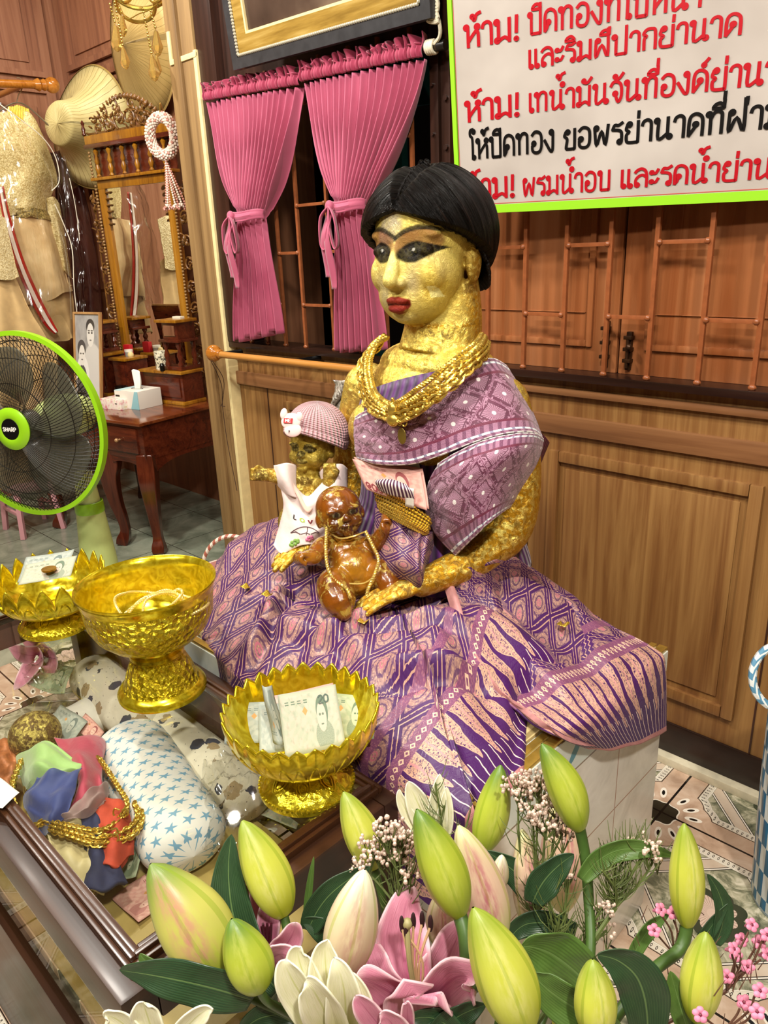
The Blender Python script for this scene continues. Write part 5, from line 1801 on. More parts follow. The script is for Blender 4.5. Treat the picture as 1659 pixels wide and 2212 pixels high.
bg = m.mix(m.noise(m.vec(u, v, 0), 5, 3), '#6d6d70', '#c4c2bd')
c = m.mix(el(.70, .30, .42, .36).step(1.1, .95), bg, '#c9c7c2')
c = m.mix(el(.28, .28, .26, .24).step(1.1, .95), c, '#e0ded9')
c = m.mix(el(.26, .15, .22, .26).step(1.05, .95), c, '#4a4a4c')
c = m.mix(el(.62, .86, .17, .085).step(1.08, .95), c, '#3a3939')
c = m.mix(el(.62, .76, .145, .135).step(1.06, .96), c, '#d9d6cf')
c = m.mix(el(.25, .60, .17, .10).step(1.08, .95), c, '#48474a')
c = m.mix(el(.26, .52, .125, .12).step(1.06, .96), c, '#dbd8d1')
for cx in (.56, .68): c = m.mix(el(cx, .785, .035, .012).lt(1), c, '#4c4a49'); c = m.mix(el(cx, .81, .05, .008).lt(1), c, '#5a5856')
for cx in (.21, .31): c = m.mix(el(cx, .54, .03, .010).lt(1), c, '#4c4a49')
c = m.mix(el(.62, .70, .045, .008).lt(1), c, '#7a7673'); c = m.mix(el(.26, .47, .04, .008).lt(1), c, '#7a7673')
m.color(c); m.set('Coat Weight', 0.3)
mb = MB(); mb.grid(lambda a, b: fp(fr_ + (wF - 2 * fr_) * a, fr_ + (hgt - 2 * fr_) * b, 0) - dey * 0.006, 2, 2)
mb.build('portrait', m.m, pf, smooth=False)
MB().box((-0.5 * wF, 0, 0), (0.5 * wF, 0.003, hgt * .98), M=Matrix.Translation((bl_ + br_) / 2 + Dd * 0 + dey * .002) @ Matrix.Rotation(DA, 4, 'Z') @ Matrix.Rotation(-0.17, 4, 'X')).build('backing', M_DRS, pf, smooth=False)

# small things on the chests
cc = dl(cx_ - 0.155, cy_ + .035, ztop)
t = thing('round_canister', cc, 'cream speckled round canister beside the right wooden tower', 'canister')
m = MT('speckled_paper', 0.5); m.color(m.ramp(m.noise(m.coord('Object'), 110, 3), [(0.42, '#4a463c'), (0.5, '#cfc6a8'), (0.7, '#e6dfc8')]))
MB().lathe([(0, .0003), (.026, .0003), (.026, .046), (0, .046)], 28, Matrix.Translation(cc)).build('body', m.m, t, angle=30)
MB().lathe([(.0275, .047), (.0275, .074), (.0265, .076), (0, .077)], 28, Matrix.Translation(cc)).build('lid', m.m, t, angle=30)
lc = dl(lx_ - 0.005, MY - .085, 0.728)
t = thing('cream_jar', lc, 'small clear jar with a white lid on the middle drawer chest', 'jar')
MB().lathe([(0, .0003), (.017, .0003), (.018, .020), (.015, .022)], 24, Matrix.Translation(lc)).build('jar', plain('clear_plastic', '#cfd0cb', 0.1, 0, 0, **{'Transmission_Weight': 0.6}), t)
MB().lathe([(.0185, .020), (.0185, .030), (0, .031)], 24, Matrix.Translation(lc)).build('lid', plain('white_lid', '#d9d6c9', 0.3), t)
rb = dl(lx_ - 0.037, MY - .06, 0.728)
t = MB().box((-0.022, -.010, .0003), (.020, .012, .048), .003, M=Matrix.Translation(rb) @ Matrix.Rotation(DA, 4, 'Z')).build('red_box', plain('red_box_card', '#a3121c', 0.35))
tag(t, 'small bright red box on the middle drawer chest by the mirror', 'box')
db = dl(cx_ - 0.105, cy_ + .012 - .020, ztop)
t = thing('dark_bottle', db, 'tiny dark glass bottle at the foot of the speckled canister', 'bottle')
MB().lathe([(0, .0003), (.010, .0003), (.011, .022), (.006, .03), (.005, .034)], 16, Matrix.Translation(db)).build('bottle', plain('dark_glass', '#0d0c0a', 0.1), t)
MB().lathe([(.006, .033), (.006, .043), (0, .044)], 16, Matrix.Translation(db)).build('cap', plain('cream_cap', '#d8d0b0', 0.4), t)
wb = dl(cx_ - 0.045, cy_ + 0.06, zt2)
tag(MB().box((-.024, -.012, .0003), (.024, .012, .010), .002, M=Matrix.Translation(wb) @ Matrix.Rotation(DA, 4, 'Z')).build('white_box', plain('white_small_box', '#d9d2bd', .5)), 'flat white little box lying on the right wooden tower roof', 'box')
db2 = dl(lx_ + 0.005, MY - 0.16, 0.5538)
mb = MB()
for k in range(5): mb.ball(db2 + Vector((rr_.uniform(-.03, .03), rr_.uniform(-.02, .02), 0.012)), (.014, .012, .012), 10, 8)
tag(MB().lathe([(0, .0003), (.030, .0003), (.034, .012), (.032, .05), (.024, .055), (0, .055)], 20, Matrix.Translation(db2)).build('dark_trinket_box', plain('black_lacquer', '#0c0908', 0.12)), 'dark lacquered round box half hidden behind the tissue box', 'box')
tag(MB().lathe([(0, .0), (.012, 0), (.014, .008), (.010, .018), (0, .020)], 16, Matrix.Translation(dl(lx_ + .012, MY - .12 + .03, 0.7284))).build('cream_soap', plain('cream_soap', '#d8c58a', 0.4)), 'small pale cream lump on the middle drawer chest', 'soap')

# bead garland hanging at the mirror's right corner
gc = atd(351, 294, 2.72)
hk = gc + Vector((0.012, 0, 0.105))
gr = thing('bead_garland', gc, 'white and rose bead garland ring with tassels hanging by the mirror corner', 'garland')
gd = Vector((-0.66, 0.20, 0.0)).normalized() * -1
mb = MB(); mb_r = MB()
RA, RB, rt = 0.046, 0.062, 0.0155
axx = Vector((0.78, 0.62, 0.0)).normalized(); axz = Vector((0, 0, 1)); axn = axx.cross(axz)
for i in range(44):
    a = 2 * PI * i / 44
    c0 = gc + axx * RA * math.cos(a) + axz * RB * math.sin(a); rad = (axx * math.cos(a) + axz * math.sin(a))
    for k in range(9):
        w = 2 * PI * (k + .5 * (i % 2)) / 9
        p = c0 + rad * rt * math.cos(w) + axn * rt * math.sin(w)
        (mb_r if (i + k * 2) % 5 == 0 else mb).ball(p, 0.0056, 6, 4)
mb.build('ring_beads', plain('pearl_beads', '#e0cfc0', 0.2), gr); mb_r.build('rose_beads', plain('rose_beads', '#c08576', 0.2), gr)
bot = gc - axz * (RB + 0.012)
for k in range(7):
    mb = MB(); e = axx * (.013 * (k - 3) + .018) + axn * (.006 * (k % 3)) + Vector((0, 0, -.165 + .008 * (k % 2)))
    for q_ in range(20):
        t = q_ / 19; mb.ball(bot + e * t + Vector((0.004 * math.sin(t * 3 + k), 0, 0)), .0042, 6, 4)
    for q_ in range(6): mb.ball(bot + e + Vector((.007 * math.cos(q_ + k), .007 * math.sin(q_ + k), -.004 * (q_ % 3))), .0046, 6, 4)
    mb.build('tassel', plain('pearl_beads', '#e0cfc0', 0.2) if k % 2 else bpy.data.materials['rose_beads'], gr)
mb = MB(); mb.tube(cr([gc + axz * RB, hk, dl(XR + .045, MY - .026, zt + .055)], 4), .0022, 6); mb.build('string', M_BRASS, gr)
# ------------------------------------------------------------------ gold chains and offerings on the statue
M_GOLD = MT('chain_gold', 0.3, 0.8); M_GOLD.color(M_GOLD.mix(M_GOLD.noise(M_GOLD.coord('Object'), 120, 2), '#b08a2c', '#e3c763')); M_GOLD = M_GOLD.m
M_OLDG = plain('old_gold', '#a9812e', 0.35, 0.85, 0.3, 80)


def rope(mb, pts, r, strands=3, pitch=0.014, sub=10, n=6):
    """twisted cord"""
    P = cr(pts, sub); L = 0.0; ph = [0.0]
    for i in range(1, len(P)): L += (P[i] - P[i - 1]).length; ph.append(L)
    # resample finely enough for the twist
    N = max(len(P), int(L / pitch * 9)); Q = []
    j = 0
    for k in range(N + 1):
        s = L * k / N
        while j < len(P) - 2 and ph[j + 1] < s: j += 1
        t = (s - ph[j]) / max(ph[j + 1] - ph[j], 1e-9); Q.append((P[j].lerp(P[j + 1], t), s))
    for k in range(strands):
        path = []
        nrm = None
        for i, (p, s) in enumerate(Q):
            t = (Q[min(i + 1, N)][0] - Q[max(i - 1, 0)][0]).normalized()
            if nrm is None: nrm = t.orthogonal().normalized()
            nrm = (nrm - t * nrm.dot(t)).normalized(); b = t.cross(nrm)
            w = 2 * PI * (s / pitch + k / strands)
            path.append(p + (nrm * math.cos(w) + b * math.sin(w)) * r * 0.5)
        mb.tube(path, r * 0.58, n)
    return mb


def links(mb, pts, r, gap, th):
    """open links, alternately turned"""
    P = cr(pts, 10); acc = 0.0; k = 0
    for i in range(1, len(P)):
        acc += (P[i] - P[i - 1]).length
        if acc >= gap:
            acc = 0.0; k += 1
            t = (P[i] - P[i - 1]).normalized(); a = t.orthogonal().normalized(); b = t.cross(a)
            if k % 2: a, b = b, a
            mb.tube([P[i] + t * r * 1.35 * math.cos(w) + a * r * math.sin(w) for w in [2 * PI * q_ / 10 for q_ in range(10)]], th, 5, closed=True)
    return mb


def hook(mb, c, s, ax=Vector((1, 0, 0)), az=Vector((0, 0, 1)), th=0.0013):
    for k in (-1, 1):
        mb.tube(cr([c + ax * s * k * 0.2 + az * s * .5, c + ax * s * k * .9 + az * s * .7, c + ax * s * k * 1.1 - az * s * .1, c + ax * s * k * .5 - az * s * .6, c + ax * s * k * .15 - az * s * .2], 4), th, 5)


NECK = [
    ('rope', [(842, 728, .91), (815, 748, .885), (803, 790, .862), (812, 840, .832), (836, 866, .806), (862, 868, .798), (915, 832, .800), (978, 783, .826), (1030, 742, .868), (1044, 722, .93)], .0042, 'innermost thin gold rope chain round the statue neck'),
    ('rope', [(836, 724, .91), (805, 750, .885), (795, 795, .858), (806, 850, .826), (836, 878, .800), (868, 878, .794), (925, 843, .796), (985, 792, .822), (1038, 750, .866), (1050, 728, .93)], .0052, 'second gold rope chain from the statue neck'),
    ('link', [(828, 738, .90), (798, 765, .878), (787, 810, .852), (800, 862, .820), (836, 889, .796), (872, 884, .790), (935, 852, .792), (995, 800, .818), (1042, 760, .864), (1052, 738, .93)], .0062, 'third chain from the statue neck with knotted open gold links'),
    ('link', [(822, 745, .90), (790, 778, .875), (783, 825, .846), (798, 872, .816), (838, 897, .792), (878, 892, .786), (945, 860, .788), (1003, 808, .816), (1046, 768, .864), (1054, 745, .93)], .0072, 'widest gold link chain on the statue chest'),
    ('rope', [(815, 752, .90), (786, 790, .872), (782, 840, .842), (806, 885, .808), (846, 905, .788), (872, 907, .784), (915, 886, .786), (960, 845, .790), (1010, 810, .82), (1048, 775, .866)], .0038, 'lowest thin gold chain carrying the pendants on the statue chest'),
]
for kind, pts, r, lab in NECK:
    W = [atd(u, v, 1.0) for u, v, _ in pts]; W = [aty(*p) + Vector((0, -0.004, 0)) for p in pts]
    mb = MB()
    if kind == 'rope': rope(mb, W, r)
    else: links(mb, W, r, r * 0.95, r * 0.30); rope(mb, W, r * 0.5, 2)
    tag(mb.build('necklace', M_GOLD), lab, 'necklace', 'gold chains round the statue neck')
am = aty(848, 893, .780)
t = thing('amulet', am, 'bell shaped gold amulet hanging at the lowest point of the chains', 'amulet')
mb = MB(); ellip(mb, am + Vector((0, 0, .006)), (.0085, .006, .010)); ellip(mb, am + Vector((0, 0, -.010)), (.012, .007, .010)); ellip(mb, am + Vector((0, .001, 0.020)), (.003, .003, .004)); V, F = remesh(mb, .0012, 3); from_np(V, F, 'pendant', M_GOLD, t)
mb = MB(); hook(mb, aty(868, 912, .782), 0.009); mb.build('hook', M_GOLD, t)
ov = aty(868, 942, .786)
t = thing('oval_medal', ov, 'flat oval bronze medal on the shawl below the amulet', 'medal')
ellip(mb := MB(), ov, (.0085, .0018, .0125)); mb.build('medal', plain('bronze_medal', '#8a7434', .35, .7), t)
MB().tube([ov + Vector((0, 0, .012)), aty(866, 915, .787)], .0008, 5).build('loop', M_OLDG, t)

# mesh belt
M_NET = M_GOLD
mb = MB(); BP = patch([[aty(812, 1058, .805), aty(845, 1070, .786), aty(885, 1090, .782), aty(930, 1122, .790)], [aty(818, 1085, .798), aty(850, 1102, .780), aty(890, 1122, .777), aty(925, 1140, .786)],
                       [aty(826, 1103, .796), aty(856, 1120, .779), aty(892, 1138, .776), aty(920, 1152, .785)]])
for j in range(7):
    for i in range(20):
        c = BP((i + .5 * (j % 2) + .3) / 20.5, (j + .5) / 7); r_ = .0052
        mb.tube([c + Vector((r_ * math.cos(w), -.002 * math.sin(w * 2), r_ * .8 * math.sin(w))) for w in [2 * PI * q_ / 9 for q_ in range(9)]], .0013, 5, closed=True)
tag(mb.build('belt', M_NET), 'gold filigree mesh belt round the statue waist under the banknotes', 'belt')


# ------------------------------------------------------------------ banknotes
def note_material(name, tone, dark, rose, digits=True, port=True):
    m = MT(name, 0.65); u, v, _ = m.xyz('UV')
    w = ((u * 34 + (v * 9).sin() * 2).sin() * (v * 26 + (u * 11).sin() * 2).sin())
    c = m.mix(w.step(-.5, .5) * .6, tone, rose)
    c = m.mix(m.noise(m.vec(u * 2, v, 0), 7, 3).step(.5, .7) * 0.28, c, dark)
    if port:
        el = lambda cx, cy, rx, ry: (((u - cx) / rx) * ((u - cx) / rx) + ((v - cy) / ry) * ((v - cy) / ry))
        c = m.mix(el(.70, .22, .15, .25).lt(1), c, m.mix(m.noise(m.vec(u, v, 0), 60, 2), dark, tone))
        c = m.mix(el(.70, .62, .098, .26).lt(1), c, dark)
        c = m.mix(el(.685, .52, .078, .24).lt(1), c, rose)
        for cx in (.66, .71): c = m.mix(el(cx, .56, .017, .022).lt(1), c, dark)
        c = m.mix(el(.685, .40, .024, .014).lt(1), c, dark)
        c = m.mix(el(.686, .48, .010, .03).lt(1), c, m.mix(.5 * (u - u), rose, dark))
    c = m.mix((((u - .42).abs() + (v - .66).abs() * .6)).lt(.045), c, '#c08a4c')
    c = m.mix((u.lt(.03) + u.gt(.97) + v.lt(.06) + v.gt(.94)).clamp(), c, tone)
    for q_ in (.80, .84): c = m.mix((v - q_).abs().lt(.010) * u.gt(.08) * u.lt(.5) * ((u * 60).sin().gt(-.3)), c, dark)
    m.color(c)
    return m.m


N20 = note_material('green_banknote_paper', '#9ba787', '#5b7058', '#b5b89c')
N20P = note_material('green_rose_banknote_paper', '#a6aa93', '#5d6f59', '#c2ae9c')
N100 = note_material('rose_banknote_paper', '#cc968a', '#954f50', '#d9b0a0')
N1000 = note_material('grey_banknote_paper', '#959d93', '#63716b', '#adb0a4')
INK = {'g': plain('dark_green_ink', '#3f5244', 0.6), 'r': plain('dark_rose_ink', '#7c2f35', 0.6)}


def note(corners, mat, label, group, curl=0.004, seed=0, digits=None, fold=0.0, ink='g'):
    """corners: lower left, lower right, upper right, upper left"""
    a, b, c, d = [Vector(p) for p in corners]
    nrm = ((b - a).cross(d - a)).normalized()
    def P(u, v):
        p = (a * (1 - u) + b * u) * (1 - v) + (d * (1 - u) + c * u) * v
        w = math.sin(u * 5 + seed) * .6 + math.sin(v * 4 + u * 3 + seed * 2) * .5 + fold * 2 * abs(u - .5)
        return p + nrm * curl * w
    t = thing('banknote', (a + b + c + d) / 4, label, 'banknote', group)
    mb = MB(); mb.grid(P, 16, 10)
    solidify(mb.build('paper', mat, t, angle=180), 0.0005)
    if digits:
        s, u0, v0, h = digits
        k = h * (d - a).length / max((b - a).length, 1e-6)
        mb, _ = lettering(s, lambda x, y, z: P(u0 + x * k, v0 + y * h) + nrm * (0.0008 + z), .09)
        mb2 = mb.build('numeral', INK[ink], t, smooth=False)
    return t


BN = 'banknotes tucked in the statue belt'
for (pts, mat, lab, dg, ink, sd) in (
    ([(800, 1040, .800), (915, 1085, .792), (893, 990, .815), (782, 979, .822)], N20, 'greyish green banknote at the back of the notes in the statue belt', None, 'g', 1),
    ([(798, 1046, .797), (922, 1094, .788), (905, 1000, .810), (772, 985, .818)], N20P, 'pale green banknote second from the back in the statue belt', None, 'g', 2.3),
    ([(794, 1052, .794), (928, 1100, .784), (914, 1012, .806), (764, 987, .814)], N100, 'rose banknote just behind the front one in the statue belt', None, 'r', 3),
    ([(792, 1058, .790), (923, 1103, .780), (910, 1020, .801), (760, 991, .810)], N100, 'front rose banknote with Thai hundred numeral in the statue belt', ('๑๐๐', .05, .06, .24), 'r', 3.4)):
    note([aty(u, v, y) for u, v, y in pts], mat, lab, BN, .0015, sd, dg, 0, ink)
m = MT('purple_striped_paper', .6); u, v, _ = m.xyz('UV'); m.color(m.mix((u * 75).sin().gt(.2), '#4a2040', '#e4d8d0'))
mb = MB(); mb.grid(patch([[aty(820, 1060, .786), aty(850, 1072, .774), aty(895, 1078, .772)], [aty(810, 1042, .780), aty(845, 1048, .768), aty(888, 1060, .768)], [aty(815, 1036, .784), aty(848, 1036, .775), aty(880, 1048, .774)]]), 20, 10)
tag(solidify(mb.build('striped_note', m.m), .0006), 'folded purple and white striped note in front of the rose banknotes', 'banknote', BN)
mb = MB(); mb.grid(lambda u, v: aty(876 + 18 * u, 1052 + 4 * u + 42 * v, .770 + .004 * v), 4, 6)
tag(solidify(mb.build('folded_note', plain('white_note_back', '#e2dcd0', .6)), .0012), 'narrow folded white note at the right of the striped note', 'banknote', BN)

# ------------------------------------------------------------------ amber coloured baby doll on the lap
CR = Vector(RW[:, 0]); CU = Vector(-RW[:, 1]); CT = Vector(-RW[:, 2])            # right, up, towards the photographer
CTH = Vector((CT.x, CT.y, 0)).normalized()


def dl_pts(lst): return [atd(*p) for p in lst]


def frame_from(f, up):
    f = f.normalized(); r = up.cross(f).normalized(); u = f.cross(r)
    return Matrix((r, f, u)).transposed()


def baby_head(mb, c, R, fr, ears=True):
    """R: head radius; fr: columns right, forward, up"""
    g = lambda x, y, z: c + fr @ Vector((x * R, y * R, z * R))
    ellip(mb, g(0, -.08, .12), (R * .98, R * 1.02, R * 1.0), fr, 32, 22)
    ellip(mb, g(0, .18, -.38), (R * .86, R * .74, R * .66), fr, 28, 20)
    for s in (-1, 1):
        ellip(mb, g(.42 * s, .55, -.46), (R * .36, R * .34, R * .34), fr, 20, 14)
        ellip(mb, g(.96 * s, -.05, -.20), (R * .12, R * .22, R * .30), fr, 16, 12)
        ellip(mb, g(.38 * s, .74, .10), (R * .34, R * .2, R * .12), fr, 16, 12)
        ellip(mb, g(.36 * s, .74, -.10), (R * .20, R * .16, R * .13), fr, 16, 12)
        ellip(mb, g(.10 * s, .98, -.36), (R * .10, R * .1, R * .08), fr, 12, 8)
    ellip(mb, g(0, .98, -.30), (R * .13, R * .17, R * .14), fr, 16, 12)
    ellip(mb, g(0, .90, -.60), (R * .24, R * .14, R * .07), fr, 16, 12)
    ellip(mb, g(0, .87, -.72), (R * .19, R * .14, R * .08), fr, 16, 12)
    ellip(mb, g(0, .74, -.92), (R * .22, R * .2, R * .16), fr, 16, 12)
    return g


def fist(mb, c, d, up, r):
    d, up = d.normalized(), up.normalized(); s = d.cross(up).normalized(); up = s.cross(d)
    ellip(mb, c, (r * 1.15, r * .95, r * .75), Matrix((d, s, up)).transposed(), 16, 12)
    for k in range(4):
        b = c + d * r * .75 + s * r * (.62 - .42 * k)
        limb(mb, [b - d * r * .2 + up * r * .2, b + d * r * .45 + up * r * .28, b + d * r * .62 - up * r * .25, b + d * r * .15 - up * r * .6], [r * .25, r * .25, r * .23, r * .2], 8, 3)
    limb(mb, [c + s * r * .8, c + s * r * 1.0 + d * r * .6 + up * r * .3, c + s * r * .6 + d * r * 1.0 + up * r * .4], [r * .3, r * .28, r * .22], 8, 3)


def lacquer(name):
    m = MT(name, 0.18); o = m.coord('Object'); col = m.attr('Col', True); fk = m.attr('Flk')
    big = m.noise(o, 38, 4, 0.6, .5); med = m.noise(o, 80, 5, .7, .8)
    leaf_ = (med + big * .8).step(0.96, 1.04) * fk
    c = m.mix(big.step(.35, .65) * .45, col, '#2b0f03')
    c = m.mix(leaf_, c, '#eccf62')
    m.color(c); m.set('Metallic', leaf_ * .75); m.set('Roughness', .20 + leaf_ * .2); m.set('Coat Weight', .6)
    m.bump(med * .8 + big, .35, .002)
    return m.m


M_AMBER = lacquer('amber_lacquer')
baby = thing('baby_doll', atd(755, 1290, 1.205), 'shiny amber brown gilded baby doll sitting on the statue lap', 'doll')
mb = MB()
fr = frame_from((CT * .93 + CR * .28 + CU * .02), (CU + CR * -.22 + CT * .10))
HB = atd(733, 1106, 1.215); hg = baby_head(mb, HB, .0385, fr)
limb(mb, dl_pts([(748, 1150, 1.225), (752, 1172, 1.222)]), [.020, .022], 14, 3)
ellip(mb, atd(756, 1192, 1.218), (.040, .030, .028), fr, 28, 18)
ellip(mb, atd(766, 1228, 1.205), (.041, .037, .038), fr, 32, 22)
ellip(mb, atd(772, 1262, 1.205), (.038, .032, .024), fr, 28, 18)
limb(mb, dl_pts([(735, 1258, 1.200), (722, 1268, 1.165), (733, 1300, 1.145), (738, 1318, 1.145)]), [.027, .029, .027, .019], 18, 5)
limb(mb, dl_pts([(800, 1250, 1.20), (826, 1242, 1.185), (838, 1258, 1.17), (842, 1272, 1.165)]), [.026, .026, .022, .018], 18, 5)
ellip(mb, atd(742, 1322, 1.135), (.014, .012, .014)); ellip(mb, atd(846, 1276, 1.155), (.013, .012, .012))
limb(mb, dl_pts([(722, 1182, 1.215), (700, 1180, 1.200), (688, 1192, 1.180), (682, 1200, 1.170)]), [.0165, .017, .016, .013], 14, 5)
fist(mb, atd(672, 1204, 1.163), -CR * .8 + CT * .5, CU, .0165)
limb(mb, dl_pts([(790, 1180, 1.215), (815, 1172, 1.205), (828, 1155, 1.19)]), [.0165, .0165, .014], 14, 5)
fist(mb, atd(834, 1143, 1.182), CU * .8 + CT * .4, -CR, .0155)
V, F = remesh(mb, .0019, 3)
rel = (V - np.array(HB)) @ np.array(fr) / .0385
hx, hy, hz = rel[:, 0], rel[:, 1], rel[:, 2]
colr = np.tile(lin('#7f450e'), (len(V), 1)); flk = np.full(len(V), .38)
isH = (np.abs(hx) < 1.2) & (hz > -1.15) & (np.linalg.norm(rel, axis=1) < 1.5)
flk[isH] = .5
nb = vnoise(V, 60, 21)
blend(smn(.1, .6, nb) * .5, '#6a300a'); blend(smn(.15, .6, -nb) * .5, '#b5781c'); blend(np.exp(-((V - np.array(atd(762, 1225, 1.17))) ** 2).sum(1) / .0009) * .6, '#c48a1e')  # last blend: soft golden highlight painted into the belly colour
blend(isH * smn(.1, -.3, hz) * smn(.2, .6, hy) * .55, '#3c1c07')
for s in (-1, 1):
    e = ((hx - s * .36) / .22) ** 2 + ((hz + .08) / .13) ** 2
    blend(((e < 1.6) & (hy > .4)) * .6, '#2a1306'); blend(((e < .55) & (hy > .4)) * .85, '#6f6a4e'); blend(((((hx - s * .36) / .10) ** 2 + ((hz + .08) / .10) ** 2 < 1) & (hy > .4)) * .95, '#060403')
    flk[(e < 1.6) & (hy > .4)] = 0
lp = (np.abs(hz + .66) < .05) & (np.abs(hx) < .24) & (hy > .5); blend(lp * .8, '#2a0f06')
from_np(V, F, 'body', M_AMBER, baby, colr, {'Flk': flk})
mb = MB(); rope(mb, dl_pts([(706, 1140, 1.19), (704, 1185, 1.168), (708, 1225, 1.150), (722, 1252, 1.140), (748, 1270, 1.125), (757, 1292, 1.118)]), .0030, 2, .009)
rope(mb, dl_pts([(790, 1148, 1.19), (806, 1180, 1.175), (818, 1210, 1.160), (808, 1245, 1.145), (796, 1270, 1.140), (792, 1288, 1.138)]), .0030, 2, .009)
mb.tube(cr(dl_pts([(706, 1140, 1.19), (715, 1152, 1.195), (735, 1163, 1.185), (765, 1158, 1.18), (790, 1148, 1.19)]), 5), .0015, 6)
mb.tube(cr(dl_pts([(722, 1252, 1.150), (750, 1260, 1.145), (785, 1260, 1.147), (808, 1246, 1.155)]), 5), .0013, 6)
tag(mb.build('doll_chain', plain('pale_gold_chain', '#dcbf6a', .3, .7)), 'pale gold double chain hanging round the amber doll body', 'necklace')

# ------------------------------------------------------------------ doll with the pink knitted cap
M_PDOLL = gilding('flaking_leaf_on_doll', 1.2, .3)
pd = thing('capped_doll', atd(640, 1180, 1.365), 'dark gilded doll in pink knitted cap and white shirt on the statue knee', 'doll')
mb = MB()
frp = frame_from((CT * .88 - CR * .42 - CU * .18), (CU + CR * .10 + CT * .1))
HP = atd(674, 962, 1.335); baby_head(mb, HP, .0405, frp)
limb(mb, dl_pts([(668, 1010, 1.345), (662, 1035, 1.35)]), [.020, .024], 14, 3)
ellip(mb, atd(655, 1075, 1.36), (.040, .032, .045), frp); ellip(mb, atd(650, 1130, 1.365), (.044, .036, .042), frp)
limb(mb, dl_pts([(632, 1045, 1.355), (605, 1032, 1.335), (578, 1026, 1.325)]), [.016, .0145, .0125], 14, 4)
limb(mb, dl_pts([(690, 1048, 1.345), (706, 1050, 1.32), (712, 1040, 1.30)]), [.016, .0145, .013], 14, 4)
for c, d in ((atd(566, 1025, 1.322), -CR), (atd(713, 1026, 1.295), CU)): fist(mb, c, d * .9 + CT * .3, CT, .0135)
V, F = remesh(mb, .002, 2)
rel = (V - np.array(HP)) @ np.array(frp) / .0405; hx, hy, hz = rel[:, 0], rel[:, 1], rel[:, 2]
colr = np.tile(lin('#a98324'), (len(V), 1)); flk = np.full(len(V), .8); met = np.full(len(V), .55)
nb = vnoise(V, 70, 5); isH = np.linalg.norm(rel, axis=1) < 1.45; flk[isH] = .3; colr[isH] = lin('#b59a35')
blend(smn(.1, .5, nb) * .6 * (1 - .5 * isH), '#2a1a0c')
for s in (-1, 1): blend(isH * (((hx - s * .36) / .26) ** 2 + ((hz + .02) / .20) ** 2 < 1) * (hy > .35) * .9, '#0f0b08')
blend(isH * ((hx / .3) ** 2 + ((hz + .6) / .12) ** 2 < 1) * (hy > .5) * .7, '#1c140c')
blend(isH * ((hx / .2) ** 2 + ((hz + .28) / .14) ** 2 < 1) * (hy > .5) * .8, '#17110b')
blend((V[:, 2] < HP.z - .09) * .4, '#7d5f1d')
from_np(V, F, 'body', M_PDOLL, pd, colr, {'Flk': flk, 'Met': met})
# cap
m = MT('pink_rib_knit', .85); u, v, _ = m.xyz('UV'); rib = (u * 2 * PI * 46).sin()
m.color(m.mix(rib.step(-1, 1) * .6, '#d396a0', '#ecbfc1')); m.bump(rib * .8 + (v * 150).sin() * .25, .9, .004); m.set('Sheen Weight', .5)
capR = frame_from(CT * .84 - CR * .50 - CU * .30, CU * .93 + CR * .30 - CT * .12)
HC_ = atd(684, 940, 1.335)
mb = MB()


def cap_P(u, v):
    a = 2 * PI * u
    lim = 1.62 + 0.42 * (1 - math.sin(a)) * .5 - 0.30 * max(0, math.sin(a))      # brim: lower at the back
    ph = v * lim
    rr = .0515 * (1 + .05 * math.sin(v * 3)) * (1 + (.05 if v > .88 else 0))
    return HC_ + capR @ Vector((rr * math.sin(ph) * math.cos(a), rr * math.sin(ph) * math.sin(a) * 1.02, rr * 1.08 * math.cos(ph)))


mb.grid(cap_P, 136, 30)
cap = mb.build('knitted_cap', m.m, pd, angle=180); solidify(cap, .004, 1)
bc = atd(628, 915, 1.268)
bx = (CR * .93 + CU * -.05 + CT * .2).normalized(); bz = (CU * .97 + CR * .1).normalized(); bn = bx.cross(bz)
mb = MB(); BR_ = Matrix((bx, bn, bz)).transposed()
ellip(mb, bc + bz * .004, (.0175, .003, .0145), BR_, 24, 12); ellip(mb, bc - bz * .011 + bx * .005, (.0155, .0035, .012), BR_, 24, 12)
ellip(mb, bc - bx * .014 + bz * .016, (.0065, .003, .010), BR_, 16, 10); ellip(mb, bc + bx * .014 + bz * .012, (.0065, .003, .008), BR_, 16, 10)
bear = mb.build('animal_patch', plain('pale_pink_felt', '#ecc6c2', .7), cap)
mb = MB(); mb.prism([bc + bx * x + bz * z + bn * .0032 for x, z in ((-.0115, .000), (.004, .000), (.004, .0085), (-.0115, .0085))], bn * .0012); mb.build('label', plain('red_label', '#b8161f', .5), cap, smooth=False)
lettering('ME', lambda x, y, z: bc + bx * (-.0088 + x * .0072) + bz * (.002 + y * .0048) + bn * (.0048 + z), .1)[0].build('label_print', M_TISS, cap, smooth=False)
mb = MB(); mb.ball(bc - bz * .013 + bn * .004, .0012, 8, 6); mb.tube([bc - bz * .013 + bn * .004, bc - bz * .017 + bn * .0042], .0005, 5); mb.build('stitched_nose', M_BLK, cap)
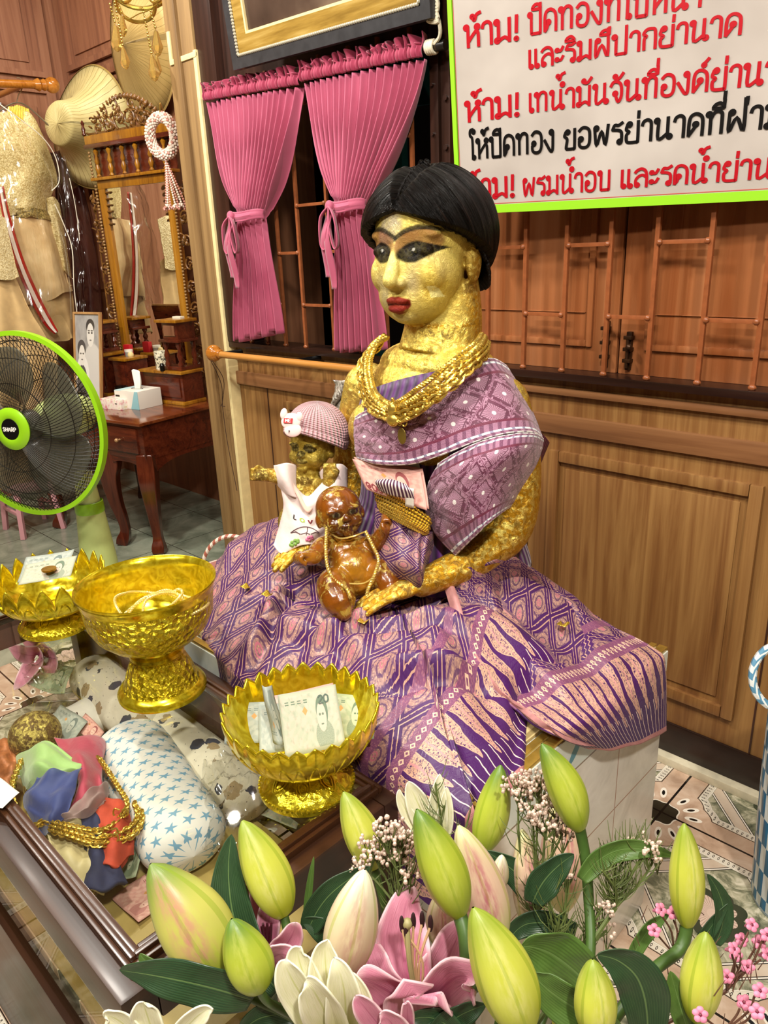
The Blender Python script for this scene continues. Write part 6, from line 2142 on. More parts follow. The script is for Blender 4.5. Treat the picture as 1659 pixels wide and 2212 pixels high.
# shirt
m = MT('white_pink_cotton', .85); o_ = m.coord('Object'); m.color(m.mix(m.noise(o_, 14, 2), '#d9bfba', '#ecdcd6')); m.set('Sheen Weight', .3); m.bump(m.noise(o_, 50, 3), .3, .004)
M_SHIRT = m.m
G = lambda *p: atd(*p)
rows = [[G(612, 1010, 1.325), G(630, 1040, 1.318), G(662, 1072, 1.315), G(690, 1050, 1.300), G(722, 1012, 1.30), G(745, 1030, 1.33)],
        [G(606, 1045, 1.330), G(634, 1065, 1.310), G(660, 1092, 1.303), G(700, 1075, 1.290), G(728, 1060, 1.295), G(746, 1070, 1.33)],
        [G(614, 1090, 1.335), G(636, 1105, 1.308), G(668, 1118, 1.300), G(705, 1110, 1.288), G(730, 1105, 1.295), G(742, 1110, 1.33)],
        [G(604, 1135, 1.335), G(630, 1145, 1.308), G(668, 1150, 1.300), G(700, 1145, 1.292), G(725, 1140, 1.30), G(738, 1140, 1.33)],
        [G(590, 1178, 1.335), G(608, 1196, 1.312), G(650, 1178, 1.304), G(690, 1175, 1.30), G(720, 1170, 1.31), G(735, 1165, 1.33)]]
SHP = patch(rows)


def sh_P(u, v):
    f = math.sin(u * 13 + v * 3) * .0035 + math.sin(u * 7 - v * 9) * .003 + mnoise.noise(Vector((u * 6, v * 6, 1))) * .005
    return SHP(u, v) + CT * f


mb = MB(); mb.grid(sh_P, 60, 50); sh = mb.build('shirt', M_SHIRT, pd, angle=180); solidify(sh, .0018)
mb = MB()
mb.grid(patch([[G(592, 1005, 1.325), G(600, 990 + 14, 1.305), G(620, 1000, 1.305), G(640, 1005, 1.325)], [G(596, 1040, 1.33), G(610, 1035, 1.302), G(628, 1045, 1.302), G(640, 1050, 1.325)], [G(612, 1062, 1.335), G(625, 1070, 1.308), G(640, 1075, 1.308), G(650, 1075, 1.325)]]), 14, 14)
mb.grid(patch([[G(690, 1020, 1.33), G(705, 1008, 1.31), G(735, 1002, 1.31), G(750, 1012, 1.34)], [G(694, 1040, 1.325), G(715, 1052, 1.29), G(735, 1050, 1.30), G(750, 1050, 1.34)], [G(690, 1068, 1.31), G(712, 1075, 1.287), G(738, 1080, 1.30), G(750, 1075, 1.33)]]), 14, 14)
sl = mb.build('sleeve', M_SHIRT, pd, angle=180); solidify(sl, .0018)
mb = MB(); mb.grid(patch([[G(632, 1040, 1.312), G(645, 1062, 1.306), G(664, 1094, 1.297), G(680, 1072, 1.296), G(700, 1045, 1.298)], [G(628, 1046, 1.310), G(642, 1072, 1.304), G(664, 1108, 1.294), G(685, 1082, 1.292), G(706, 1052, 1.296)]]), 30, 3)
solidify(mb.build('collar', plain('peach_trim', '#e0b3a2', .7), pd), .002)
for ch, x0, col in (('L', .19, '#1d1a1a'), ('O', .28, '#8fae2e'), ('V', .38, '#7a1d2a'), ('E', .47, '#b8467c')):
    lettering(ch, lambda x, y, z, x0=x0: sh_P(x0 + x * .085, .60 - y * .055) + CT * (.0022 + z), .10)[0].build('print', plain('shirt_print_' + ch, col, .7), sh, smooth=False)
mb = MB()
arc = lambda pts: mb.tube([sh_P(a, b) + CT * .0022 for a, b in pts], .0007, 5)
arc([(.20 + .34 * t, .78 - .12 * math.sin(PI * t)) for t in [k / 14 for k in range(15)]]); arc([(.20 + .115 * t, .78 - .02 * math.sin(PI * t * 1) * 1) for t in (0, .5, 1)]); arc([(.37 + .01 * t, .66 + .13 * t) for t in (0, .5, 1)])
for k in range(3): arc([(.20 + .34 * (k + .5) / 3 - .05, .78), (.20 + .34 * (k + .5) / 3, .755), (.20 + .34 * (k + .5) / 3 + .05, .78)])
mb.build('print_drawing', plain('print_line', '#5b4044', .7), sh, smooth=False)
mb = MB()
for k in range(7): mb.ball(sh_P(.30 + .035 * math.cos(k * .9), .885 + .03 * math.sin(k * .9)) + CT * .001, .0034, 8, 6)
mb.build('print_flower', plain('print_green', '#7da24a', .7), sh)
mb = MB()
for k in range(5): mb.ball(sh_P(.45 + .03 * math.cos(k * 1.3), .86 + .03 * math.sin(k * 1.3)) + CT * .001, .003, 8, 6)
mb.build('print_flower', plain('print_rose', '#d26f93', .7), sh)
# crumpled clear bag of sequins behind the statue's arm
m = MT('silver_foil_bag', .15, .3); o_ = m.coord('Object'); m.color(m.mix(m.voro(o_, 160), '#f0ece0', '#6f665a')); m.bump(m.voro(o_, 120), .8, .004)
mb = MB(); mb.grid(lambda u, v: aty(722 + 34 * u + 5 * math.sin(v * 7), 822 + 82 * v, 1.06 + .01 * math.sin(u * 7 + v * 9)), 12, 20)
tag(solidify(mb.build('foil_packet', m.m), .008), 'small clear packet of silver bits hanging by the statue right arm', 'packet')
# gathered brocade below the belt
mb = MB(); WP = patch([[aty(812, 1098, .806), aty(850, 1118, .788), aty(895, 1138, .785), aty(920, 1148, .79), aty(938, 1148, .82)], [aty(808, 1150, .796), aty(850, 1165, .776), aty(895, 1178, .772), aty(915, 1180, .778), aty(936, 1180, .82)],
                       [aty(800, 1200, .782), aty(850, 1218, .756), aty(900, 1228, .750), aty(912, 1228, .758), aty(925, 1212, .81)], [aty(790, 1240, .79), aty(850, 1262, .77), aty(905, 1268, .765), aty(915, 1262, .78), aty(925, 1240, .82)]])
mb.grid(lambda u, v: WP(u, v) + CT * (.006 * math.sin(u * 24 + v * 3) + .004 * math.sin(u * 11 - v * 5)), 70, 40, uvfn=lambda u, v: (.3 + .2 * v, .26 * u))
solidify(mb.build('waist_folds', M_BROC, statue, angle=180), .002)
# loose leaf flakes on the cloth
m_fl = plain('gold_leaf_flake', '#e9c94c', .25, .8)
for k, (px_, py_) in enumerate(((530, 1270), (577, 1287), (785, 1345), (1216, 1352))):
    P = atz(px_, py_, .60)
    # lay it on the skirt
    d = Vector(ray(px_, py_)); best = P
    for q_ in range(400):
        p = Vector(CAMP) + d * (.9 + q_ * .002)
        rr = (p.xy - SKC.xy).length / out_r(math.atan2(p.y - SKC.y, p.x - SKC.x)) if q_ else 0
        if rr < 1 and p.z <= skirt_h(p.x, p.y, rr) + .012: best = p; break
    mb = MB(); mb.grid(lambda u, v: best + Vector(((u - .5) * .016, (v - .5) * .013, .003 + .004 * math.sin(u * 6 + k) * v)), 5, 5)
    tag(solidify(mb.build('leaf_flake', m_fl), .0006), ['gold leaf flake on the left part of the skirt, the outer one', 'gold leaf flake on the left part of the skirt, nearer the lap', 'crumpled gold leaf flake just below the statue left hand', 'small gold flake on the right part of the skirt'][k], 'gold leaf', 'loose gold leaf on the skirt')
# ------------------------------------------------------------------ offering bowls on the glass
def bowl_gold(name, emb=0.0, scale=60):
    m = MT(name, 0.2, 0.8); o = m.coord('Object')
    n = m.noise(o, scale, 4, .6, 1.5); v = m.voro(o, scale * 1.5)
    m.color(m.mix(n.step(.35, .7), '#cdb315', '#f3e23a'))
    m.set('Roughness', n * .2 + .10)
    if emb: m.bump(n * 1.2 + v * 1.2, emb, .006)
    return m.m


M_BG = bowl_gold('yellow_gold_bowl', .0)
M_BGE = bowl_gold('embossed_gold_bowl', 1.0, 75)
M_BGS = bowl_gold('softly_embossed_gold_bowl', .35, 50)


def lotus_bowl(P, label, foot, neck, rim, h, npet, petal, deep):
    t = thing('lotus_bowl', P, label, 'offering bowl')
    T = Matrix.Translation(P)
    MB().lathe([(0, .0006), (foot, .0006), (foot, .006), (foot * .97, .010), (foot * .92, .013), (foot * .78, .022), (foot * .55, .030), (neck * 1.15, h * .30), (neck, h * .34), (neck * 1.2, h * .38), (neck * .9, h * .40)], 64, T).build('foot', M_BGS, t)
    mb = MB()
    for k in range(56): mb.ball(Vector(P) + Vector((foot * .985 * math.cos(k * 2 * PI / 56), foot * .985 * math.sin(k * 2 * PI / 56), .0075)), .0028, 6, 4)
    mb.build('bead_rim', M_BG, t)
    mb = MB()
    for k in range(8):
        a = k * 2 * PI / 8
        for s_ in (1, .6):
            pts = []
            for q_ in range(15):
                w = 2 * PI * q_ / 14; rr = foot * (.70 + .17 * s_ * math.cos(w)); aa = a + .20 * s_ * math.sin(w) * (1 - .5 * math.cos(w))
                zz = .0165 + (foot * .92 - rr) / foot * .045
                pts.append(Vector(P) + Vector((rr * math.cos(aa), rr * math.sin(aa), zz)))
            mb.tube(pts, .0011, 5)
    mb.build('petal_emboss', M_BG, t)
    z0 = h * .39
    def pet(th, i, r, z):
        k = i / (len(prof) - 1)
        c = 1 - abs((th * npet / (2 * PI)) % 1 - .5) * 2; c = c ** 1.15 if petal < .02 else c ** .75   # 1 at the middle of a petal
        if k > .35:
            f = sm(.35, 1, k)
            r = r * (1 + .030 * (c - .6) * f); z = z + petal * (c ** .8 - .5) * sm(.55, 1, k)
        return r, z
    prof = []
    for q_ in range(22):
        u = q_ / 21; prof.append((neck * .8 + (rim - neck * .8) * math.sin(u * PI / 2) ** deep, z0 + (h - z0) * (1 - math.cos(u * PI / 2)) ** .85))
    mb = MB(); mb.lathe(prof, npet * 14, T, pet); mb.f.append(tuple(range(npet * 14))); mb.mi.append(0)
    b = mb.build('bowl', M_BG, t, angle=55); solidify(b, .003, 1)
    # second, lower row of petals on the outside
    mb = MB()
    for k in range(npet):
        a = (k + .5) * 2 * PI / npet; wa = PI / npet * .96
        pts = []
        for q_ in range(13):
            w = -1 + 2 * q_ / 12; u = .40 + .36 * (1 - abs(w) ** 1.7)
            r = neck * .8 + (rim - neck * .8) * math.sin(u * PI / 2) ** deep + .0025; z = z0 + (h - z0) * (1 - math.cos(u * PI / 2)) ** .85
            aa = a + wa * w
            pts.append(Vector(P) + Vector((r * math.cos(aa), r * math.sin(aa), z)))
        mb.tube(pts, .0016, 5)
    mb.build('outer_petals', M_BG, t)
    return t


PB = Vector((-0.631, 0.478, CG)); PL_ = Vector((-1.318, 0.455, CG)); PT = Vector((-0.967, 0.470, CG))
lotus_bowl(PB, 'golden lotus rim bowl full of banknotes at the front corner of the case', .0600, .026, .0925, .116, 30, .010, .75)
lotus_bowl(PL_, 'golden lotus petal bowl at the far end of the case beside the fan', .0650, .034, .096, .096, 20, .036, .62)
t = thing('pedestal_bowl', PT, 'tall embossed golden pedestal bowl with a plain rim in the middle', 'offering bowl')
T = Matrix.Translation(PT) @ Matrix.Rotation(math.radians(0.4), 4, Vector((CT.x, CT.y, 0)))
MB().lathe([(0, .0026), (.067, .0026), (.0675, .008), (.064, .014), (.058, .018)], 64, T).build('base_ring', M_BG, t)
MB().lathe([(.058, .018), (.055, .024), (.050, .040), (.043, .056), (.0375, .064)], 64, T).build('foot', M_BGE, t)
MB().lathe([(.0375, .064), (.041, .068), (.0405, .073), (.036, .076), (.037, .082), (.044, .086)], 64, T).build('collar', M_BG, t)
MB().lathe([(.044, .086), (.066, .096), (.082, .112), (.092, .132), (.0945, .152), (.0965, .168)], 72, T).build('bowl', M_BGE, t)
MB().lathe([(.0965, .168), (.099, .177), (.1025, .183), (.102, .1865), (.0985, .1845), (.095, .176), (.0925, .164), (.088, .134), (.078, .110), (.056, .094), (.020, .089), (0, .089)], 72, T).build('rim', M_BG, t)
# pale gold cords in it
M_PCH = plain('pale_gold_cord', '#e3cf84', .35, .5, .2, 120)
rr_ = random.Random(11)
for k, lab in enumerate(('pale gold chain looped high at the left in the tall bowl', 'pale gold chain looped at the right in the tall bowl', 'pale gold chain coiled low across the tall bowl', 'tangled pale gold chain at the bottom of the tall bowl')):
    mb = MB(); c = PT + CR * .016 + Vector((0, 0, .150)); off = [(-.022, -.006, 0), (.030, .010, 0), (0, .0, -.012), (.005, -.010, -.006)][k]
    pts = []
    for q_ in range(9):
        w = 2 * PI * q_ / 9 + k
        pts.append(c + Vector(off) + Vector((.048 * math.cos(w) * (1 + .2 * math.sin(3 * w + k)), .048 * math.sin(w), .012 * math.sin(2 * w + k))))
    P = cr(pts, 8, True); rope(mb, pts + [pts[0]], .0022, 2, .007, 8, 5)
    tag(mb.build('chain', M_PCH), lab, 'chain', 'pale gold chains in the tall bowl')

# banknotes in the lotus bowls
def bn(P, du, dv, w, h, mat, label, grp, seed, digits=None, curl=.003, ink='g', fold=0.0):
    du, dv = du.normalized(), dv.normalized()
    a = Vector(P) - du * w / 2 - dv * h / 2
    return note([a, a + du * w, a + du * w + dv * h, a + dv * h], mat, label, grp, curl, seed, digits, fold, ink)


rb = PB + Vector((0, 0, .095))
GR = 'banknotes in the front lotus bowl'
n0 = (CT * .75 + Vector((0, 0, 1)) * .65).normalized()
e1 = CR - n0 * CR.dot(n0); e1.normalize(); e2 = n0.cross(e1)
rot = lambda a: (e1 * math.cos(a) + e2 * math.sin(a), -e1 * math.sin(a) + e2 * math.cos(a))
for (px_, py_, D_, a, w, h, mat, lab, sd, dg) in (
    (560, 1560, .955, .05, .085, .052, N1000, 'grey green banknote at the left in the front lotus bowl', 1, None),
    (745, 1545, .965, -.08, .080, .056, N20, 'pale green banknote at the right in the front lotus bowl', 2, ('20', .78, .68, .18)),
    (660, 1535, .950, .20, .080, .056, N100, 'rose banknote mostly covered in the middle of the front lotus bowl', 3, None),
    (612, 1570, .930, .10, .060, .060, N1000, 'folded grey banknote standing on edge in the front lotus bowl', 4.5, None),
    (672, 1555, .905, .20, .072, .076, N20P, 'top banknote with portrait and numeral 20 in the front lotus bowl', 2, ('20', .66, .74, .13))):
    u_, v_ = rot(a)
    bn(atd(px_, py_, D_), u_, v_, w, h, mat, lab, GR, sd, dg, .0025, 'g')
mb = MB(); c0, c1 = atd(566, 1480, .915), atd(590, 1605, .905)
mb.grid(lambda u, v: c0.lerp(c1, v) + CR * (.012 * u * (1 + .5 * v)) + CT * (.010 * math.sin(u * PI) + .004 * math.sin(v * 6)), 8, 14)
tag(solidify(mb.build('folded_note', N1000, angle=180), .0006), 'narrow upright folded grey banknote in the front lotus bowl', 'banknote', GR)
lb = PL_ + Vector((0, 0, .088))
GR = 'banknotes in the far lotus bowl'
nu = (CR * .95 + CU * .18 - CT * .1); nv_ = (Vector((0, 0, 1)) * .35 - CT * .75 + CU * .4)
bn(atd(100, 1222, 1.345), nu, nv_, .085, .055, N1000, 'under banknote in the far lotus bowl', GR, 2, None, .002)
bn(atd(104, 1232, 1.335), nu, nv_, .090, .045, N20P, 'upper pale banknote carrying a coin in the far lotus bowl', GR, 1, None, .001)
MB().cyl(atd(106, 1231, 1.327), atd(106, 1231, 1.327) + Vector((0, 0, .003)), .0125, n=24).build('coin', M_OLDG)
tag(bpy.data.objects['coin'], 'round old gold coin lying on the note in the far lotus bowl', 'coin')

# ------------------------------------------------------------------ things lying inside the case
ZF = 0.318


def star_cloth():
    m = MT('star_print_cotton', .85); u, v, _ = m.xyz('UV')
    cx_s, cy_s = 13.0, 20.0
    row = (v * cy_s).fl(); U = u * cx_s + row * .5; a = U.fr() - .5; b = (v * cy_s).fr() - .5
    r = (a * a + b * b).sqrt(); th = a.atan2(b)
    k = (th * (5 / (2 * PI)) + 1000).fr() - .5
    st = r.lt(.16 + .42 * (k.abs() - .08).mx(0) ** 1.0 * 1.0)
    st = r.lt(.15 + .26 * (k.abs() * 2) ** 2.2)
    m.color(m.mix(st, m.mix(m.noise(m.coord('Object'), 6, 2), '#cfccc8', '#e2dfd9'), '#6f9ab5'))
    m.bump(m.noise(m.coord('Object'), 25, 3), .3, .006)
    return m.m


def bolster(name, A, B, r, mat, label, sq=.75, puff=.3):
    A, B = Vector(A), Vector(B); t = thing(name, (A + B) / 2, label, 'cushion')
    d = (B - A).normalized(); up = Vector((0, 0, 1)); s = d.cross(up).normalized(); up = s.cross(d)
    def P(u, v):
        a = 2 * PI * u; e = min(v, 1 - v) * 2
        rr = r * (1 - (1 - min(1, e / puff)) ** 2.2) ** .5 if e < puff else r
        rr = max(rr, 1e-4) * (1 + .03 * mnoise.noise(Vector((math.cos(a) * 2, math.sin(a) * 2, v * 6))))
        return A.lerp(B, v) + s * rr * math.cos(a) + up * rr * sq * math.sin(a)
    mb = MB(); mb.grid(P, 48, 48)
    mb.build('cover', mat, t, angle=180, merge=True)
    return t


m = MT('animal_print_cotton', .85); o_ = m.coord('Object'); n1 = m.voro(o_, 26); n2 = m.noise(o_, 90, 2); n3 = m.voro(o_, 17)
c_ = m.mix(m.noise(o_, 7, 2), '#cfc5ae', '#e0d8c6')
c_ = m.mix((n1 + n2 * .35).lt(.47), c_, '#3c4150'); c_ = m.mix((n3 + n2 * .3).lt(.38), c_, '#a08a6a'); c_ = m.mix(m.voro(o_, 110).lt(.10), c_, '#2c2a2c')
m.color(c_); m.bump(m.noise(o_, 22, 3), .5, .01); M_ANIM = m.m
bolster('star_cushion', atz(268, 1590, .385), atz(420, 1850, .385), .062, star_cloth(), 'white bolster cushion printed with blue stars inside the glass case', .78)
bolster('star_cushion', (-1.15, CY0 + .045, .3595), (-.62, CY0 + .045, .3595), .0205, bpy.data.materials['star_print_cotton'], 'added thin starred roll standing in for the bolster reflection in the near side pane', 1, .1)  # added roll, stands for the star bolster reflected in the side pane
bolster('printed_cushion', atz(190, 1445, .375), atz(345, 1600, .375), .050, M_ANIM, 'pale printed cushion at the back of the case behind the star bolster', .9)
bolster('printed_cushion', atz(330, 1560, .370), atz(560, 1740, .370), .048, M_ANIM, 'long pale printed cushion along the case under the tall bowl foot', .9)
t = bolster('white_cushion', atz(100, 1600, .36), atz(230, 1530, .36), .045, plain('white_cotton', '#d5d0c5', .85, 0, .06, 30, .3), 'small white cushion with dark writing beside the cased doll', .7)
sA = atz(110, 1556, .397); sU = (atz(170, 1548, .397) - sA); sV = (atz(105, 1535, .397) - sA).normalized()
lettering('SAFARI', lambda x, y, z: sA + sU * (x / 3.6) + sV * (y * .013) + Vector((0, 0, .001 + z)), .08)[0].build('print', M_BLK, t, smooth=False)
tag(MB().box((-1.18, CY0 + .02, .3184), (CX1 - .032, CY1 - .05, .338), .008).build('mattress', plain('yellow_cream_satin', '#b39b5a', .5, 0, .2, 18, .3)), 'thin yellowish satin mattress on the floor of the glass case', 'mattress')
# doll
cd = thing('cased_doll', atz(120, 1700, ZF), 'dark golden baby doll lying wrapped in scarves inside the glass case', 'doll')
mb = MB()
frc = frame_from(Vector((-.25, -.25, .93)), (atz(70, 1570, .40) - atz(170, 1760, .40)))
HD_ = atz(76, 1588, .425); ellip(mb, HD_, (.040, .041, .038))
ellip(mb, atz(120, 1680, .395), (.045, .060, .036), Matrix.Rotation(.9, 3, 'Z')); ellip(mb, atz(165, 1760, .385), (.042, .050, .032), Matrix.Rotation(.9, 3, 'Z'))
limb(mb, [atz(170, 1780, .38), atz(215, 1850, .375), atz(240, 1890, .37)], [.024, .02, .015]); limb(mb, [atz(140, 1800, .38), atz(170, 1870, .375), atz(190, 1920, .37)], [.024, .02, .015])
V, F = remesh(mb, .0028, 3)
colr = np.tile(lin('#6d5a30'), (len(V), 1)); nb = vnoise(V, 45, 2); blend(smn(0, .5, nb) * .8, '#3a2b1c')
from_np(V, F, 'body', M_PDOLL, cd, colr, {'Flk': np.full(len(V), .7), 'Met': np.full(len(V), .5)})


def sheer(name, color, alpha):
    m = MT(name, .6, color=color); m.set('Alpha', alpha); m.set('Sheen Weight', .4); m.bump(m.noise(m.coord('Object'), 60, 3), .4, .004); return m.m


def cloth(name, rows, mat, label, cat, rip=.005, seed=0, th=.001):
    P = patch([[atz(*p) for p in r] for r in rows]); mb = MB()
    mb.grid(lambda u, v: P(u, v) + Vector((0, 0, rip * (math.sin(u * 11 + v * 6 + seed) + .6 * math.sin(v * 17 - u * 5 + seed)))), 36, 30)
    return tag(solidify(mb.build(name, mat, angle=180), th), label, cat)


cloth('scarf', [[(35, 1645, .40), (60, 1612, .455), (110, 1605, .470), (180, 1650, .45)], [(48, 1690, .41), (80, 1660, .465), (130, 1655, .468), (178, 1668, .45)], [(60, 1715, .40), (95, 1700, .44), (140, 1690, .445), (176, 1690, .43)]], sheer('green_gauze', '#a9cf7f', .8), 'pale green gauze scarf round the cased doll neck', 'scarf', .005, 1)
cloth('scarf', [[(118, 1600, .43), (160, 1592, .44), (225, 1596, .43), (215, 1640, .42)], [(140, 1630, .45), (175, 1630, .455), (215, 1650, .44), (220, 1690, .42)], [(170, 1690, .445), (190, 1690, .45), (215, 1700, .43), (228, 1720, .42)], [(150, 1750, .43), (180, 1740, .44), (210, 1735, .42), (230, 1740, .41)]], sheer('red_gauze', '#c2455f', .72), 'pinkish red gauze scarf spread right of the cased doll neck', 'scarf', .004, 2)
cloth('scarf', [[(80, 1680, .455), (120, 1665, .470), (178, 1660, .46)], [(50, 1720, .44), (100, 1710, .46), (165, 1690, .46)], [(60, 1760, .43), (105, 1755, .45), (150, 1740, .45)], [(90, 1800, .42), (108, 1800, .43), (118, 1795, .43)]], sheer('blue_gauze', '#3b4a8a', .75), 'dark blue gauze scarf over the cased doll chest', 'scarf', .004, 3)
cloth('scarf', [[(165, 1735, .45), (205, 1700, .455), (232, 1690, .44)], [(140, 1760, .445), (190, 1740, .45), (235, 1715, .43)], [(120, 1775, .43), (170, 1768, .44), (225, 1740, .43)]], sheer('mauve_gauze', '#a68a86', .6), 'thin mauve gauze scarf between the blue and red scarves', 'scarf', .003, 4)
cloth('cloth_pouch', [[(205, 1735, .42), (240, 1725, .43), (272, 1745, .415)], [(215, 1800, .43), (250, 1800, .43), (288, 1800, .41)], [(218, 1868, .41), (250, 1875, .41), (285, 1845, .40)]], plain('orange_red_cloth', '#b5432c', .8, 0, .15, 60, .3), 'orange red cloth pouch beside the star bolster in the case', 'pouch', .003, 5, .006)
cloth('dark_cloth', [[(178, 1750, .425), (205, 1745, .43), (222, 1760, .425)], [(185, 1830, .420), (212, 1820, .425), (240, 1840, .415)], [(185, 1922, .40), (225, 1925, .40), (272, 1905, .39)]], plain('navy_cloth', '#2a2f4e', .8, 0, .2, 60, .3), 'navy blue cloth under the orange pouch in the case', 'cloth', .003, 6, .006)
cloth('cream_cloth', [[(100, 1790, .420), (150, 1770, .425), (190, 1780, .42)], [(115, 1860, .415), (160, 1850, .420), (200, 1850, .415)], [(140, 1930, .385), (175, 1930, .39), (225, 1925, .385)]], plain('cream_satin', '#cfbf8d', .5, 0, .1, 40, .2), 'cream satin cloth under the cased doll gold chains', 'cloth', .004, 7, .006)
cloth('orange_cloth', [[(-20, 1610, .40), (10, 1600, .41), (30, 1620, .41)], [(-20, 1650, .40), (15, 1650, .41), (36, 1660, .40)], [(-20, 1700, .38), (5, 1700, .39), (30, 1700, .39)]], plain('orange_brocade', '#b06b3e', .5, .2, .3, 90, .4), 'orange brocade pillow edge behind the cased doll head', 'cushion', .003, 8, .008)
CHN = 'gold chains on the cased doll'
for pts, r, lab in (([(48, 1640, 0.432), (28, 1690, 0.437), (30, 1735, 0.437), (60, 1785, 0.432), (95, 1775, 0.437), (110, 1778, 0.442)], .0042, 'gold chain running down the left side of the cased doll'),
                    ([(112, 1776, 0.444), (150, 1785, 0.444), (205, 1795, 0.442), (235, 1788, 0.437), (262, 1765, 0.432), (275, 1735, 0.432), (255, 1700, 0.432), (235, 1668, 0.432), (212, 1635, 0.442)], .0036, 'upper gold chain curving round the orange pouch'),
                    ([(108, 1784, 0.442), (150, 1795, 0.442), (205, 1810, 0.437), (240, 1808, 0.432), (285, 1785, 0.427), (298, 1760, 0.427), (290, 1735, 0.427)], .0040, 'middle gold chain across the cream cloth'),
                    ([(105, 1792, 0.440), (140, 1802, 0.440), (200, 1822, 0.434), (240, 1820, 0.428), (285, 1805, 0.424), (306, 1775, 0.422), (304, 1750, 0.422)], .0042, 'lowest gold chain across the cream cloth')):
    W = [atz(*p) for p in pts]; mb = MB(); links(mb, W, r, r * .9, r * .32); rope(mb, W, r * .6, 2, .008, 8, 5)
    if 'left' not in lab:
        j = {'u': 4, 'm': 3, 'l': 3}[lab[0]]; hook(mb, W[j] + Vector((0, 0, .006)), .009, (CR), (CU))
    tag(mb.build('chain', M_GOLD), lab, 'chain', CHN)
GR = 'banknotes lying in the case'
zc = lambda *p: atz(*p)
for c, mat, lab, sd, dg, cu in (
    ([(205, 1900, .37), (290, 1890, .375), (318, 1818, .385), (245, 1835, .385)], N20, 'folded green banknote with numeral 20 below the orange pouch', 1, ('20', .30, .10, .16), .008),
    ([(100, 1880, .385), (168, 1905, .385), (148, 1825, .39), (98, 1845, .39)], N1000, 'grey banknote leaning at the left rail of the case', 2, None, .003),
    ([(240, 1940, .345), (300, 1995, .345), (370, 1940, .345), (320, 1885, .35)], N100, 'rose banknote lying near the front corner of the case', 3, None, .003),
    ([(95, 1570, .405), (150, 1610, .405), (190, 1560, .405), (130, 1520, .405)], N1000, 'grey blue banknote on the white cushion in the case', 4, None, .002),
    ([(160, 1570, .40), (205, 1610, .40), (225, 1580, .40), (185, 1540, .40)], N100, 'rose banknote tucked beside the white cushion', 5, None, .002),
    ([(170, 1930, .330), (250, 2010, .330), (310, 1960, .330), (230, 1900, .330)], N1000, 'pale grey banknote flat on the case floor at the front', 6, None, .001),
    ([(560, 1760, .345), (640, 1790, .345), (660, 1740, .345), (590, 1715, .345)], N20P, 'pale banknote on the case floor under the front lotus bowl', 7, None, .001),
    ([(60, 1480, .40), (140, 1500, .41), (160, 1440, .415), (100, 1425, .41)], N20, 'green banknote in clear wrap at the far back of the case', 8, None, .006)):
    note([zc(*p) for p in c], mat, lab, GR, cu, sd, dg)
M_WRAP = glass_mat('clear_wrap', (.97, .97, .95, 1), .10, .12)
def wrap_mesh(P, nu=30, nv=30, amp=.008, seed=0):
    mb = MB(); mb.grid(lambda u, v: P(u, v) + Vector((0, 0, 1)) * amp * (mnoise.noise(Vector((u * 9 + seed, v * 9, 1))) + .6 * mnoise.noise(Vector((u * 22, v * 22, seed)))), nu, nv); return mb
P = patch([[atz(x, y, z) for x, y, z in r] for r in ([(40, 1440, .42), (110, 1415, .43), (160, 1410, .42)], [(60, 1480, .42), (120, 1470, .44), (165, 1460, .42)], [(80, 1510, .40), (130, 1510, .41), (165, 1500, .40)])])
tag(wrap_mesh(P, amp=.012).build('clear_wrap', M_WRAP, angle=30), 'crumpled clear wrap over the green banknote at the back of the case', 'plastic wrap')
P = patch([[atz(x, y, z) for x, y, z in r] for r in ([(440, 1640, .40), (520, 1620, .42), (600, 1640, .40)], [(430, 1720, .42), (520, 1710, .44), (600, 1700, .42)], [(420, 1820, .39), (480, 1840, .40), (560, 1800, .39)])])
tag(wrap_mesh(P, 40, 40, .014, 3).build('plastic_bag', M_WRAP, angle=30), 'crumpled clear plastic bag inside the case right of the star bolster', 'plastic bag')
# card lying on the glass at the left rail
note([atz(-40, 1735, CG + .012), atz(5, 1745, CG + .012), atz(42, 1712, CG + .012), atz(0, 1680, CG + .012)], plain('white_card', '#dedbd0', .6), 'white card lying over the left rail of the case', None, .001, 1)
# ------------------------------------------------------------------ pedestal fan
M_LIMEP = plain('lime_fan_plastic', '#8fc71e', .25)
M_PALEG = plain('pale_green_plastic', '#c3d487', .3, 0, .04, 20)
M_WIRE = plain('black_guard_wire', '#17130d', .35, .3)
FD = 2.15
FH = atd(33, 925, FD)
ff = Vector((.45, -.89, .05)).normalized(); fu = (Vector((0, 0, 1)) - ff * ff.z).normalized(); fx = fu.cross(ff).normalized()
fan = thing('pedestal_fan', Vector((FH.x - ff.x * .2, FH.y - ff.y * .2, 0)), 'lime green pedestal fan with black wire guard at the far end of the case', 'fan')
Rf = .264
FC = FH - ff * .045                                          # centre of the guard ring
fpt = lambda r, a, z: FC + fx * r * math.cos(a) + fu * r * math.sin(a) + ff * z
ring_ = lambda r, z, n=72: [fpt(r, 2 * PI * k / n, z) for k in range(n)]
mb = MB()
sec = [(-.007, -.010), (.006, -.010), (.006, .010), (-.007, .010)]
for k in range(96):
    a, b = 2 * PI * k / 96, 2 * PI * (k + 1) / 96
    q0 = [fpt(Rf + s, a, z) for s, z in sec]; q1 = [fpt(Rf + s, b, z) for s, z in sec]
    for i in range(4): mb.add([q0[i], q0[(i + 1) % 4], q1[(i + 1) % 4], q1[i]], [(0, 1, 2, 3)])
mb.build('ring', M_LIMEP, fan, merge=True, angle=50)['label'] = 'lime green guard ring'


